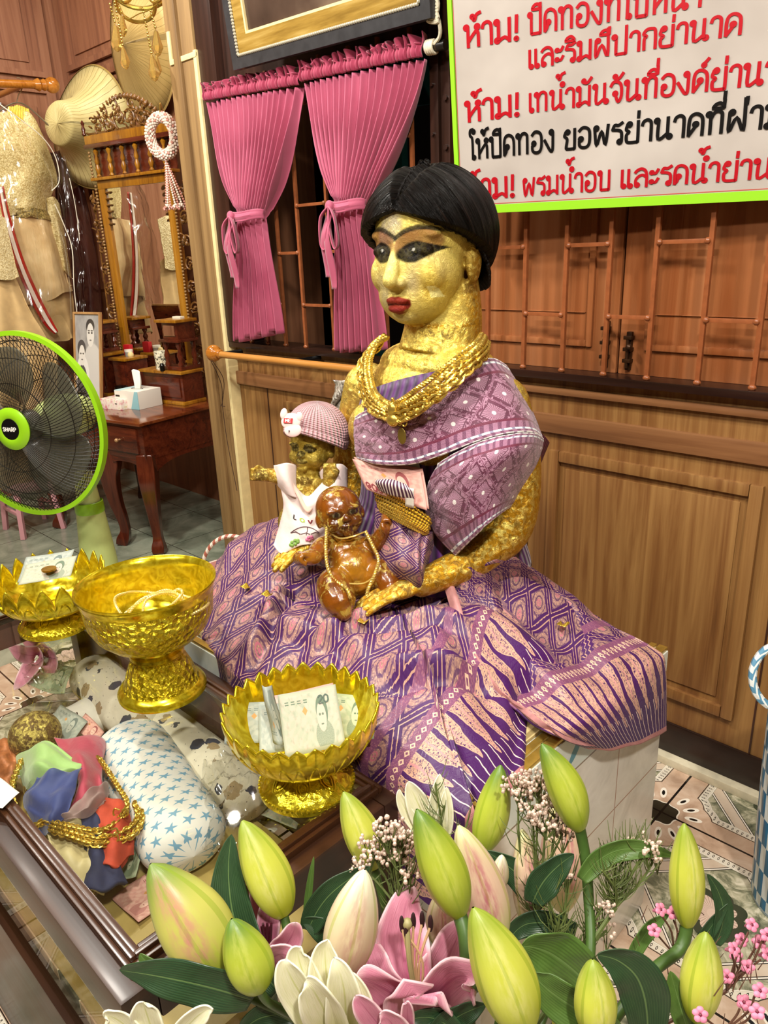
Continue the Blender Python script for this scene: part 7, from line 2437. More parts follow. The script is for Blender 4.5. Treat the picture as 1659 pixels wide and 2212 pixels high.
def guard(sign, depth, n, r0, name, twist):
    mb = MB()
    for k in range(n):
        a = 2 * PI * k / n; pts = []
        for q_ in range(10):
            t = q_ / 9; r = r0 + (Rf - r0) * t; z = sign * depth * (1 - t ** 2.6); pts.append(fpt(r, a + twist * t, z))
        mb.tube(pts, .0010, 4, cap=False)
    for t in (.35, .68, .90):
        r = r0 + (Rf - r0) * t; mb.tube(ring_(r, sign * depth * (1 - t ** 2.6), 60), .0013, 4, closed=True)
    return mb.build(name, M_WIRE, fan)


guard(1, .055, 120, .055, 'front_guard', .35); guard(-1, .12, 100, .05, 'rear_guard', -.30)
MF = Matrix((fx, fu, ff)).transposed()
TF = Matrix.Translation(FC) @ MF.to_4x4()
MB().lathe([(.052, .050), (.060, .052), (.061, .058), (.052, .064), (.034, .066), (.030, .064)], 40, TF).build('hub_ring', M_LIMEP, fan)
hub = MB().lathe([(.031, .063), (.030, .065), (0, .066)], 32, TF).build('badge', plain('black_badge', '#0b0b0c', .3), fan)
lettering('SHARP', lambda x, y, z: FC + ff * (.0668 + z) + fx * ((x - 1.75) * .0135) + fu * ((y - .5) * .0105), .11)[0].build('badge_lettering', M_TISS, hub, smooth=False)
m = MT('smoky_blade', .2, color='#5b5a4c'); m.set('Alpha', .62); M_BLADE = m.m
MB().lathe([(0, .038), (.035, .036), (.045, .02), (.045, -.02)], 24, TF).build('blade_hub', plain('grey_hub', '#6d6c62', .3), fan)
for k in range(5):
    a0 = 2 * PI * k / 5 + .3
    def bl(u, v):
        r = .045 + (.228 - .045) * v; a = a0 + (u - .5) * (.75 + .55 * math.sin(v * PI * .8)) + .25 * v
        return fpt(r * (1 - .10 * (2 * u - 1) ** 4 * v), a, .028 - .055 * u * (1 - .35 * v))
    mb = MB(); mb.grid(bl, 14, 14); solidify(mb.build('blade', M_BLADE, fan, angle=180), .003)
MB().lathe([(0, -.275), (.034, -.27), (.056, -.245), (.068, -.19), (.070, -.14), (.060, -.10), (.03, -.02)], 32, TF).build('motor_housing', M_PALEG, fan)
MB().lathe([(.058, -.250), (.0655, -.246), (.0640, -.236)], 32, TF).build('motor_band', M_WIRE, fan)
K = Vector((FC.x - ff.x * .20, FC.y - ff.y * .20, 0)); ktop = plumb(187, 1090, K).z
MB().lathe([(.0, ktop + .11), (.028, ktop + .11), (.036, ktop + .03), (.038, ktop + .0)], 24, Matrix.Translation(K)).build('neck', M_PALEG, fan)
MB().lathe([(.0425, ktop + .012), (.0455, ktop + .010), (.047, ktop - .022), (.045, ktop - .026)], 28, Matrix.Translation(K)).build('collar', M_LIMEP, fan)
MB().lathe([(.0445, ktop - .024), (.058, ktop - .18), (.066, .035), (.070, .03)], 28, Matrix.Translation(K)).build('column', M_PALEG, fan)
MB().lathe([(.070, .032), (.15, .026), (.185, .018), (.19, .0008), (0, .0008)], 40, Matrix.Translation(K)).build('base', M_LIMEP, fan)

# ------------------------------------------------------------------ costumes in clear covers on a rail at the left
LR = -3.62
ra, rb2 = atx(-60, 178, LR), atx(112, 184, LR)
t = thing('garment_rail', rb2, 'turned wooden garment rail with ball end high on the left', 'rail')
M_RAILW = bpy.data.materials['turned_ball_wood']
MB().cyl(ra, rb2 - (rb2 - ra).normalized() * .04, .016, n=14).build('rail', M_RAILW, t)
dr_ = (rb2 - ra).normalized(); mb = MB(); ellip(mb, rb2, (.032,) * 3); mb.tube([rb2 - dr_ * .08, rb2 - dr_ * .06, rb2 - dr_ * .05, rb2 - dr_ * .035, rb2 - dr_ * .02], [.017, .026, .018, .024, .018], 14); mb.build('ball_end', M_RAILW, t)
MB().cyl(rb2 - dr_ * .12, rb2 - dr_ * .12 + Vector((LX - LR, 0, 0)), .012, n=10).build('bracket', M_RAILW, t)


def lace(name, a, b, sc, met=.05):
    m = MT(name, .45, met); o = m.coord('Object'); n = m.noise(o, sc, 4, .7, 1.5); v = m.voro(o, sc * 1.1)
    m.color(m.mix(n.step(.42, .58), a, b)); m.bump(n + v, .4, .004); return m.m


M_LACE = lace('gold_lace', '#b79f60', '#eadba4', 110); M_PEACH = MT('peach_satin', .4); o_ = M_PEACH.coord('Object')
M_PEACH.color(M_PEACH.ramp(M_PEACH.noise(o_, 9, 3), [(.3, '#c7a572'), (.7, '#e3c99a')])); M_PEACH.bump(M_PEACH.noise(M_PEACH.scale(o_, 40, 40, 6), 1, 3), .5, .01); M_PEACH = M_PEACH.m
M_TULLE = plain('beige_tulle', '#bd9f6d', .8, 0, .12, 20, .3); M_MAR = plain('maroon_velvet', '#3d0b0b', .6, 0, .3, 10, .3)
M_REDS = plain('red_sash', '#a81c12', .4); M_WHT = plain('white_ribbon', '#e6d9cf', .5)
M_COVER = glass_mat('garment_cover_film', (.98, .97, .94, 1), .16, .14)


def gp(u, v, D_):
    """garments hang parallel to the left wall; D_ orders them in depth"""
    return atx(u, v, LR + (3.25 - D_) * .8)


def drape(name, rows, mat, parent, rip=.012, fr_=14, seed=0, th=.004, nu=50, nv=60):
    P = patch([[gp(*p) for p in r] for r in rows]); mb = MB()
    def f(u, v):
        d = math.sin(u * fr_ + seed + v * 2) * rip * (.3 + v) + mnoise.noise(Vector((u * 5, v * 5, seed))) * rip
        return P(u, v) + CT * d
    mb.grid(f, nu, nv); return solidify(mb.build(name, mat, parent, angle=180), th)


g1 = thing('costume', gp(70, 300, 3.25), 'pale gold lace costume with red and white sash in a clear cover', 'costume')
mb = MB(); hx_ = gp(40, 178, 3.3)
mb.tube(cr([gp(36, 222, 3.3), gp(40, 205, 3.3), gp(48, 190, 3.3), gp(44, 170, 3.3), gp(36, 168, 3.3)], 6), .0022, 6); mb.tube(cr([gp(-25, 262, 3.3), gp(10, 232, 3.3), gp(37, 222, 3.3), gp(62, 232, 3.3), gp(110, 275, 3.3)], 5), .003, 6)
mb.build('hanger', plain('steel_hanger', '#a09a86', .3, .8), g1)
drape('collar', [[(18, 232, 3.29), (40, 228, 3.28), (62, 236, 3.29)], [(15, 258, 3.28), (42, 262, 3.26), (68, 268, 3.28)]], plain('yellow_pleated_collar', '#d8c44e', .6), g1, .006, 60, 0)
drape('blouse', [[(-30, 250, 3.3), (15, 240, 3.28), (65, 245, 3.28), (95, 300, 3.3)], [(-30, 330, 3.24), (30, 320, 3.2), (90, 340, 3.22), (122, 380, 3.28)], [(-30, 400, 3.24), (30, 400, 3.2), (70, 405, 3.2), (110, 420, 3.27)], [(-10, 470, 3.25), (30, 465, 3.21), (75, 460, 3.21), (105, 470, 3.27)]], M_LACE, g1, .010, 9, 1)
drape('peplum', [[(18, 455, 3.23), (60, 448, 3.19), (100, 455, 3.23)], [(28, 475, 3.22), (66, 468, 3.18), (112, 478, 3.22)]], lace('dark_gold_lace', '#5e5128', '#b09a58', 120), g1, .006, 20, 2)
drape('skirt', [[(-45, 475, 3.24), (70, 466, 3.2), (118, 475, 3.25)], [(-45, 545, 3.23), (90, 530, 3.18), (132, 540, 3.24)], [(-40, 610, 3.23), (105, 595, 3.18), (150, 610, 3.24)], [(-30, 680, 3.24), (128, 640, 3.2), (158, 618, 3.25)]], M_PEACH, g1, .014, 16, 3)
drape('train', [[(-40, 570, 3.27), (100, 590, 3.24), (150, 600, 3.27)], [(-30, 680, 3.26), (120, 660, 3.22), (160, 650, 3.26)], [(-20, 770, 3.26), (140, 735, 3.23), (165, 735, 3.26)]], M_TULLE, g1, .012, 22, 4)
for nm, mt_, off, w_ in (('sash', M_REDS, 0, 1.0), ('sash_stripe', M_WHT, -.008, .38)):
    rows = [[(-6, 405), (8, 402)], [(8, 480), (24, 474)], [(30, 560), (48, 552)], [(62, 640), (80, 628)], [(95, 700), (112, 690)], [(118, 722), (126, 716)]]
    rw = []
    for (x0, y0), (x1, y1) in rows:
        c = ((x0 + x1) / 2, (y0 + y1) / 2); rw.append([(c[0] + (x - c[0]) * w_, c[1] + (y - c[1]) * w_, 3.14 + off) for x, y in ((x0, y0), c, (x1, y1))])
    drape(nm, rw, mt_, g1, .002, 5, 0, .003, 8, 40)
drape('sleeve', [[(100, 430, 3.24), (115, 425, 3.22), (128, 440, 3.25)], [(112, 520, 3.24), (128, 515, 3.21), (142, 525, 3.25)], [(128, 590, 3.24), (140, 585, 3.21), (152, 600, 3.25)]], M_LACE, g1, .008, 9, 6)
def cover(rows, name, parent, seed):
    P = patch([[gp(*p) for p in r] for r in rows]); mb = MB()
    mb.grid(lambda u, v: P(u, v) + CT * (.028 * mnoise.noise(Vector((u * 4 + seed, v * 7, 1))) + .018 * abs(mnoise.noise(Vector((u * 9 + v * 3, v * 10 - u * 4, seed))))), 50, 80)
    return mb.build(name, M_COVER, parent, angle=60)


rows = [[(-40, 225, 3.2), (0, 222, 3.12), (40, 250, 3.1), (95, 300, 3.2)], [(-40, 330, 3.12), (20, 330, 3.05), (80, 330, 3.05), (122, 390, 3.2)], [(-40, 450, 3.12), (30, 450, 3.05), (80, 440, 3.05), (118, 440, 3.2)], [(-40, 560, 3.12), (60, 560, 3.05), (110, 530, 3.05), (152, 540, 3.2)], [(10, 700, 3.12), (90, 700, 3.06), (130, 680, 3.06), (168, 740, 3.2)]]
cover(rows, 'cover', g1, 2)
mb = MB(); rw = random.Random(5)
mb.tube(cr([gp(-5, 222, 3.1), gp(40, 255, 3.09), gp(92, 297, 3.12), gp(120, 340, 3.15), gp(128, 390, 3.17), gp(112, 412, 3.17)], 6), .0022, 5)
mb.tube(cr([gp(118, 440, 3.17), gp(140, 490, 3.17), gp(156, 540, 3.17), gp(160, 620, 3.17), gp(168, 690, 3.17)], 6), .0022, 5)
mb.tube(cr([gp(150, 385, 3.2), gp(160, 430, 3.2), gp(168, 480, 3.2), gp(172, 520, 3.2)], 6), .0016, 5)
mb.build('cover_edge', plain('white_cover_edge', '#e8e0cc', .4), g1)
g2 = thing('costume', gp(5, 520, 3.0), 'cream lace costume with long beige tulle skirt at the left edge', 'costume')
drape('bodice', [[(-60, 470, 3.02), (-20, 460, 2.98), (10, 470, 3.0)], [(-60, 540, 3.0), (-10, 530, 2.95), (28, 545, 2.99)], [(-60, 600, 3.0), (5, 605, 2.95), (42, 600, 2.99)]], lace('cream_lace', '#b59f6a', '#e5d7a8', 130), g2, .006, 9, 3)
drape('tulle_skirt', [[(-60, 560, 3.03), (-10, 560, 3.0), (25, 580, 3.03)], [(-60, 650, 3.0), (10, 650, 2.96), (60, 660, 3.01)], [(-60, 740, 2.98), (20, 745, 2.95), (105, 735, 3.0)], [(-60, 830, 2.98), (30, 830, 2.95), (130, 800, 3.0)], [(-60, 1040, 2.98), (30, 1060, 2.96), (120, 1030, 3.0)]], M_TULLE, g2, .02, 20, 5)
g3 = thing('costume', gp(170, 500, 3.5), 'dark maroon garment in a clear cover beside the mirror', 'costume')
drape('garment', [[(110, 330, 3.52), (140, 330, 3.5), (175, 390, 3.52)], [(128, 470, 3.5), (165, 470, 3.46), (195, 480, 3.5)], [(150, 620, 3.5), (185, 620, 3.46), (215, 620, 3.5)], [(160, 730, 3.5), (190, 735, 3.46), (222, 730, 3.5)]], M_MAR, g3, .014, 14, 2)
cover([[(112, 330, 3.46), (140, 325, 3.43), (175, 385, 3.46)], [(130, 470, 3.44), (165, 470, 3.40), (196, 480, 3.44)], [(150, 620, 3.44), (185, 620, 3.40), (216, 620, 3.44)], [(160, 725, 3.44), (190, 730, 3.40), (220, 725, 3.44)]], 'cover', g3, 6)

# ------------------------------------------------------------------ palm leaf hats
def leafy(name, n, a, b):
    m = MT(name, .55); u, v, _ = m.xyz('UV'); s = (u * n + (v * 5).sin() * .15).fr()
    m.color(m.mix(m.noise(m.vec(u * 60, v * 3, 0), 1, 4), a, b)); m.bump(s, .7, .006)
    c = m.mix(s.lt(.08), m.mix(m.noise(m.vec(u * 60, v * 3, 0), 1.2, 4), a, b), '#8a7238'); m.color(c); return m.m


hc = atd(200, 278, 3.47); h_ax = Vector((.22, -1, .02)).normalized()
h = thing('palm_hat', hc, 'pale pleated palm leaf hat with flat crown hung on the recess wall', 'hat')
Hm = Matrix.Translation(hc) @ h_ax.to_track_quat('Z', 'Y').to_matrix().to_4x4()
sag = lambda th, i, r, z: (r * (1 + .05 * math.sin(2 * th + 1)), z + .02 * math.sin(2 * th + .4) * (i > 4))
MB().lathe([(.0, .185), (.055, .186), (.086, .183), (.094, .172), (.100, .14), (.120, .095), (.160, .055), (.215, .02), (.262, .0)], 72, Hm, sag).build('hat', leafy('pale_palm_leaf', 46, '#b7a25e', '#e2d39a'), h, angle=60)
hatm = h.children[0]; solidify(hatm, .004)
MB().lathe([(.262, -.004), (.268, 0), (.262, .006)], 72, Hm, lambda th, i, r, z: (r * (1 + .05 * math.sin(2 * th + 1)), z + .02 * math.sin(2 * th + .4))).build('rim', plain('bound_hat_rim', '#a58a49', .6), h)
tc = atd(306, 100, 3.08); t_ax = Vector((-.05, -1, -.05)).normalized()
t = thing('round_hat', tc, 'large round brown leaf hat hung brim outward above the mirror', 'hat')
Tm = Matrix.Translation(tc) @ t_ax.to_track_quat('Z', 'Y').to_matrix().to_4x4()
o = MB().lathe([(0, .085), (.03, .083), (.09, .068), (.16, .042), (.22, .016), (.265, .0)], 72, Tm).build('hat', leafy('brown_dry_leaf', 60, '#9c7d42', '#c9ac6c'), t, angle=60); solidify(o, .004)
MB().lathe([(.265, -.006), (.271, 0), (.265, .005)], 72, Tm).build('rim', plain('hat_rim_cane', '#b49658', .5), t)
MB().cyl(tc + Vector((0, 0, .25)), tc + Vector((0, 0.02, 1.0)), .002, n=6).build('hanging_string', M_PCH, t)

# ------------------------------------------------------------------ crystal chandelier at the top
ch = thing('chandelier', atd(300, -60, 2.35), 'gold chandelier with amber crystal drops at the top of the picture', 'chandelier')
M_CG = plain('chandelier_gold', '#d9b95a', .2, .9, .2, 60)
m = MT('amber_crystal', .06); m.color('#d9b96a'); m.set('Transmission Weight', .75); m.set('IOR', 1.5); M_CRY = m.m
cc_ = atd(300, -25, 2.35)
for px_, py_, rw_, rh_, rr in ((292, 8, 42, 22, .006), (300, -40, 70, 40, .007)):
    c = atd(px_, py_, 2.35); s_ = 2.35 / 1620
    mb = MB(); mb.tube([c + CR * rw_ * s_ * math.cos(w) + CU * rh_ * s_ * math.sin(w) + CT * .04 * math.sin(w) for w in [2 * PI * k / 40 for k in range(40)]], rr, 8, closed=True); mb.build('hoop', M_CG, ch)
MB().cyl(cc_, cc_ + Vector((0, 0, .62)), .006, n=8).build('stem', M_CG, ch)
for px0, px1 in ((250, 300), (400, 320), (350, 310)):
    mb = MB(); mb.tube(cr([atd(px1, -30, 2.35), atd((px0 + px1) / 2, 4, 2.32), atd(px0, -6, 2.3), atd(px0 - 4, -25, 2.3)], 6), .005, 7); mb.build('arm', M_CG, ch)
mb = MB().lathe([(.0, -.035), (.012, -.03), (.026, -.012), (.034, .012), (.036, .02)], 24, Matrix.Translation(atd(398, 12, 2.3))); mb.build('candle_cup', M_CRY, ch)


def drop(px_, y0, y1, yb, D_=2.3, big=1.0):
    a, b, c = atd(px_, y0, D_), atd(px_ + (yb - y0) * .12, y1, D_), atd(px_ + (yb - y0) * .17, yb, D_)
    mb = MB(); L = (b - a).length; n = max(3, int(L / .010))
    for k in range(n): mb.ball(a.lerp(b, (k + .5) / n), .0042 if k % 2 else .0034, 6, 5)
    mb.build('bead_string', M_CG, ch)
    q_ = (b - c).length; dn = (c - b).normalized(); s = dn.orthogonal().normalized(); s2 = dn.cross(s)
    prof = [(.001, 0), (.004, .12), (.010, .62), (.011, .72), (.007, .88), (.001, 1)]
    mb = MB(); vs = []
    for r, z in prof:
        for k in range(6): w = k * PI / 3; vs.append(b + dn * z * q_ + (s * math.cos(w) + s2 * math.sin(w)) * r * big * q_ / .05)
    fs = [(i * 6 + k, i * 6 + (k + 1) % 6, (i + 1) * 6 + (k + 1) % 6, (i + 1) * 6 + k) for i in range(5) for k in range(6)] + [tuple(range(5, -1, -1)), tuple(range(30, 36))]
    mb.add(vs, fs); mb.build('crystal_drop', M_CRY, ch, smooth=False)


for a in ((236, 5, 50, 112, 2.30), (247, 0, 100, 150, 2.28), (254, 5, 30, 80, 2.33, .9), (308, 15, 118, 176, 2.28), (324, 20, 62, 122, 2.30), (330, 100, 120, 165, 2.3), (395, 20, 105, 154, 2.27), (383, 10, 70, 100, 2.3), (408, 10, 75, 118, 2.3), (421, 5, 40, 78, 2.3), (372, 12, 40, 66, 2.33)): drop(*a)
mb = MB()
for k in range(46):
    t_ = k / 45; p = atd(368 + 40 * t_ + 6 * math.sin(k), 30 + 95 * t_ + 4 * math.cos(k * 2), 2.29); mb.ball(p, .0042, 6, 5)
for k in range(30):
    t_ = k / 29; p = atd(418 - 12 * t_ + 5 * math.sin(k * 1.7), 10 + 108 * t_, 2.28); mb.ball(p, .0045, 6, 5)
mb.build('gold_bead_spray', M_CG, ch)
mb = MB(); mb.tube(cr([atd(258, 12, 2.3), atd(275, 40, 2.3), atd(300, 30, 2.3), atd(322, 22, 2.3), atd(340, 8, 2.3)], 6), .0016, 5)
mb.build('bead_swag', M_CG, ch)

# ------------------------------------------------------------------ stool, baskets
M_PINKP = plain('pink_plastic', '#d69aa0', .4)
st = thing('stool', atz(85, 1150, 0), 'small pale pink stool behind the fan near the dressing table', 'stool')
sc = atz(105, 1150, 0); sc2 = Vector((sc.x - .10, sc.y - .02, 0))
MB().box((sc2.x - .10, sc2.y - .09, .20), (sc2.x + .10, sc2.y + .09, .225), .008).build('seat', M_PINKP, st)
for x in (-.085, .085):
    for y in (-.075, .075): MB().tube([sc2 + Vector((x, y, .202)), sc2 + Vector((x * 1.2, y * 1.2, 0.0005))], .014, 4).build('leg', M_PINKP, st)
for y in (-.083, .083): MB().box((sc2.x - .09, sc2.y + y - .006, .10), (sc2.x + .09, sc2.y + y + .006, .115), .003).build('stretcher', M_PINKP, st)


def woven(name, a, b, nu, nv):
    m = MT(name, .4); u, v, _ = m.xyz('UV'); m.color(m.mix(((u * nu).fl() + (v * nv).fl())._m('MODULO', (u * nu).fl() + (v * nv).fl(), 2), a, b)); m.bump((u * nu * PI).sin() * (v * nv * PI).sin(), .5, .004); return m.m


def basket(P, label, mat, hmat, r, h, hr, ang):
    t = thing('woven_basket', P, label, 'basket'); T = Matrix.Translation(P)
    o = MB().lathe([(0, .0006), (r * .9, .0006), (r * .93, .01), (r * 1.06, h * .6), (r * 1.12, h), (r * 1.08, h * .99), (r * .9, .015), (0, .012)], 48, T).build('basket', mat, t, angle=60)
    mb = MB(); d = Vector((math.cos(ang), math.sin(ang), 0))
    if hr is None:
        hc_ = atd(1690, 1462, 1.20); pts = [hc_ + CR * .048 * math.cos(w) + CU * .052 * math.sin(w) for w in [-.9 + 5.0 * k / 20 + .3 for k in range(21)]] + [P + Vector((.02, -.05, h - .02))]
    else: pts = [P + d * hr[0] * math.cos(w) + Vector((0, 0, h - .02 + hr[1] * math.sin(w))) for w in [PI * k / 20 for k in range(21)]]
    mb.tube(pts, .0065, 8); mb.build('handle', hmat, t)
    return t


def twist(name, a, b, n):
    m = MT(name, .4); u, v, _ = m.xyz('UV'); m.color(m.mix((v * n + u).fr().gt(.5), a, b)); return m.m


hb = atz(497, 1160, .30)
basket(Vector((-1.872, 1.205, 0)), 'woven basket with pink and white handle on the floor behind the skirt', woven('pink_white_weave', '#c98f86', '#e2d5c6', 24, 10), twist('pink_white_handle', '#a8614f', '#e5d8c8', 16), .125, .20, (.105, .145), .76)
bb = atz(1728, 1950, 0)
basket(Vector((bb.x, bb.y, 0)), 'blue and white chequered basket at the right edge by the wall', woven('blue_white_weave', '#1f6a94', '#d9e0df', 40, 30), twist('blue_white_handle', '#5d94b5', '#e6ebea', 13), .088, .40, None, .76)
# ------------------------------------------------------------------ lilies and filler in a vase close to the photographer
def bud_mat(name, base, mid, tip, flush, fl_amt, rib='#7f9a12'):
    m = MT(name, .38); u, v, _ = m.xyz('UV')
    n = m.noise(m.vec(u * 9, v * 2, 0), 3, 3)
    c = m.mix(v.step(.05, .45), base, mid); c = m.mix(v.step(.55, 1.0), c, tip)
    s = (u * 3).fr(); d = (s - .5).abs()
    c = m.mix(((1 - d * 3.2).clamp()) * (n.step(.3, .65)) * v.step(.1, .35) * (1 - v.step(.75, 1)) * fl_amt, c, flush)
    c = m.mix((s.mn(1 - s)).lt(.045) * .45, c, rib)
    c = m.mix(d.lt(.03) * .3, c, rib)
    m.color(c); m.set('Subsurface Weight', .15); m.set('Subsurface Radius', (.01, .01, .004)); m.bump((s.mn(1 - s)).lt(.05) * -1.0 + n * .3, .3, .002)
    return m.m


B_GREEN = bud_mat('green_lily_bud', '#95a62a', '#abb83c', '#5c7d30', '#c9cc6a', .6)
B_YEL = bud_mat('yellow_green_lily_bud', '#abb52c', '#c3c84c', '#8fa03a', '#dcd98a', .7)
B_PINK = bud_mat('pink_flushed_lily_bud', '#aab832', '#bcba5c', '#6c8436', '#c4837a', 1.0)
B_ROSE = bud_mat('rose_lily_bud', '#cfc98a', '#d9b9a0', '#d8d4a0', '#b65c72', 1.0, '#a9a83c')
B_WHITE = bud_mat('white_lily_bud', '#a9806c', '#d0bf9c', '#ece6cc', '#b07f76', .8, '#93a928')
M_STEM = plain('lily_stem_green', '#3f5a24', .45, 0, .25, 40)


def petal_mat(name, edge, mid, throat, rib):
    m = MT(name, .5); u, v, _ = m.xyz('UV'); d = (u - .5).abs() * 2
    n = m.noise(m.vec(u * 14, v * 2, 0), 3, 3)
    c = m.mix(d.step(.72, 1.05), mid, edge); c = m.mix(v.step(.80, 1.0), c, edge); c = m.mix(1 - v.step(.02, .42), c, throat)
    c = m.mix(n.step(.4, .7) * .25, c, rib); c = m.mix(d.lt(.05) * (1 - v.step(.5, .9)) * .5, c, rib)
    m.color(c); m.set('Subsurface Weight', .15); m.set('Subsurface Radius', (.008, .006, .006)); m.bump(n + d.lt(.06), .3, .002)
    return m.m


PT_PINK = petal_mat('pink_lily_petal', '#e6c3c9', '#cb8198', '#a9476f', '#a03f68')
PT_WHITE = petal_mat('white_lily_petal', '#f2eed8', '#e6e2c2', '#b9c24a', '#b3b94a')


def leaf_mat(name, a, b):
    m = MT(name, .35); u, v, _ = m.xyz('UV'); d = (u - .5).abs() * 2
    vein = ((d * 9 + v * .6).fr() - .5).abs()
    c = m.mix(m.noise(m.vec(u * 3, v * 4, 0), 2, 3), a, b); c = m.mix(vein.lt(.07) * .12, c, '#7d9a5c'); c = m.mix(d.lt(.035) * .4, c, '#7d9a5c')
    m.color(c); m.bump(vein, .25, .002); return m.m


LF_DARK = leaf_mat('dark_lily_leaf', '#1b3320', '#2f4c2e'); LF_MID = leaf_mat('lily_leaf', '#3c5a22', '#5c7a38')


def stem(root, pts, r=.0042):
    P = cr(pts, 8); MB().tube(P, [r * (1.15 - .3 * i / len(P)) for i in range(len(P))], 10).build('stem', M_STEM, root)


def bud(root, tip, base, wpx, D, mat, bend=.0, name='bud', Dt=None):
    a, b = atd(base[0], base[1], D), atd(tip[0], tip[1], Dt or D - .01)
    ax = b - a; L = ax.length; ax.normalize(); s = ax.cross(CT).normalized(); f = s.cross(ax)
    R = wpx * D / 1620 / 2
    def P(u, v):
        th = 2 * PI * u + .35; pr = (math.sin(PI * min(1, (v * .93 + .055)) ** .82)) ** .72
        if v > .93: pr *= 1 - .55 * ((v - .93) / .07) ** 2
        g = 1 + .045 * math.cos(3 * th) + .02 * math.cos(6 * th)
        rr = R * pr * g
        return a + ax * (L * v) + s * (math.cos(th) * rr + bend * R * math.sin(PI * v)) + f * math.sin(th) * rr * .95
    mb = MB(); mb.grid(P, 42, 30); mb.ball(a + ax * .001, R * .30, 8, 6)
    mb.build(name, mat, root, angle=180, merge=True)
    return a, ax


def petal(root, base, mid, tip, w, mat, cup=.3, roll=.25, wav=.12, seed=0, name='petal', th=.0012):
    """spine through base, mid, tip (world); w: full width in metres"""
    b, m_, t = Vector(base), Vector(mid), Vector(tip)
    sp_ = cr([b, b.lerp(m_, .5) + (m_ - (b + t) / 2) * .25, m_, m_.lerp(t, .55) + (m_ - (b + t) / 2) * .2, t], 6)
    def P(u, v):
        x = v * (len(sp_) - 1); i = min(int(x), len(sp_) - 2); p = sp_[i].lerp(sp_[i + 1], x - i)
        tg = (sp_[i + 1] - sp_[i]).normalized(); s = tg.cross(CT); s = s.normalized() if s.length > .05 else CR.copy(); n = s.cross(tg).normalized()
        if n.dot(CT) < 0: n = -n
        wd = w * (math.sin(PI * min(1, .10 + .90 * v) ** .85) ** .8) * .5
        k = (u - .5) * 2
        return p + s * wd * k + n * (cup * wd * (k * k) - roll * wd * k * k * sm(.5, 1, v) * 2 + wav * wd * math.sin(v * 13 + seed + k * 2) * abs(k))
    mb = MB(); mb.grid(P, 14, 26); o = mb.build(name, mat, root, angle=180); solidify(o, th); return o


def leaf_(root, base, mid, tip, wpx, D, mat=None, Dm=None, Dt=None, cup=.25, seed=0):
    petal(root, atd(*base, D), atd(*mid, Dm or D), atd(*tip, Dt or D), wpx * D / 1620, mat or LF_DARK, cup, .0, .10, seed, 'leaf', .0006)


VT = atd(960, 2440, .62)                                # mouth of the vase, below the picture
vase = thing('vase', Vector((VT.x, VT.y, 0)), 'tall pale vase below the bouquet of lilies', 'vase')
MB().lathe([(0, .0006), (.085, .0006), (.088, .02), (.070, .15), (.055, VT.z * .6), (.050, VT.z * .85), (.062, VT.z - .01), (.060, VT.z - .012), (.046, VT.z * .84), (.05, VT.z * .5), (0, VT.z * .4)], 40, Matrix.Translation((VT.x, VT.y, 0))).build('body', plain('pale_vase_glaze', '#c9c2b0', .2), vase)
LG = 'lily stems in the bouquet'


def lily(label): return thing('lily_stem', VT, label, 'lily', LG)


def v0(dx=0.0): return VT + CR * dx + Vector((0, 0, -.06))


# left stem
l = lily('left lily stem with the largest pink flushed green bud and a dark leaf')
D_ = .60
a, x = bud(l, (325, 1866), (482, 2098), 150, D_, B_PINK, .05); b, x = bud(l, (500, 1985), (560, 2135), 102, .57, B_GREEN); c, x = bud(l, (523, 1772), (612, 1972), 98, .64, B_YEL, .04)
j = atd(640, 2200, .60); stem(l, [a, atd(540, 2150, .60), j, atd(760, 2290, .61), v0(-.03)]); stem(l, [b, atd(580, 2165, .58), j], .0032); stem(l, [c, atd(630, 2050, .63), atd(645, 2130, .61), j], .0035)
leaf_(l, (545, 2160), (400, 2120), (258, 2095), 100, .58, LF_DARK, .57, .585, .1, 1); leaf_(l, (600, 2140), (505, 1980), (500, 1802), 100, .63, LF_DARK, .64, .655, .3, 2)
leaf_(l, (370, 2110), (330, 2090), (302, 2060), 45, .62, LF_MID, seed=3)
leaf_(l, (640, 2190), (560, 2200), (520, 2235), 60, .60, LF_DARK, seed=4)
for (m_, t_, w_, sd, D2) in (((585, 1965), (605, 1913), 52, 1, .645), ((625, 2030), (638, 1992), 60, 2, .62), ((560, 1960), (545, 1900), 40, 3, .66), ((610, 2060), (655, 2095), 62, 4, .61)):
    petal(l, atd(572, 2090, .645), atd(*m_, D2), atd(*t_, D2 - .01), w_ * D2 / 1620, PT_PINK, .35, .3, .15, sd)
for k in range(3): MB().tube(cr([atd(575, 2080, .645), atd(572 + 6 * k, 2030, .64), atd(568 + 9 * k, 1995, .635)], 4), .0012, 6).build('stamen', plain('dark_stamen', '#4a1022', .5) if k == 0 else bpy.data.materials['dark_stamen'], l)
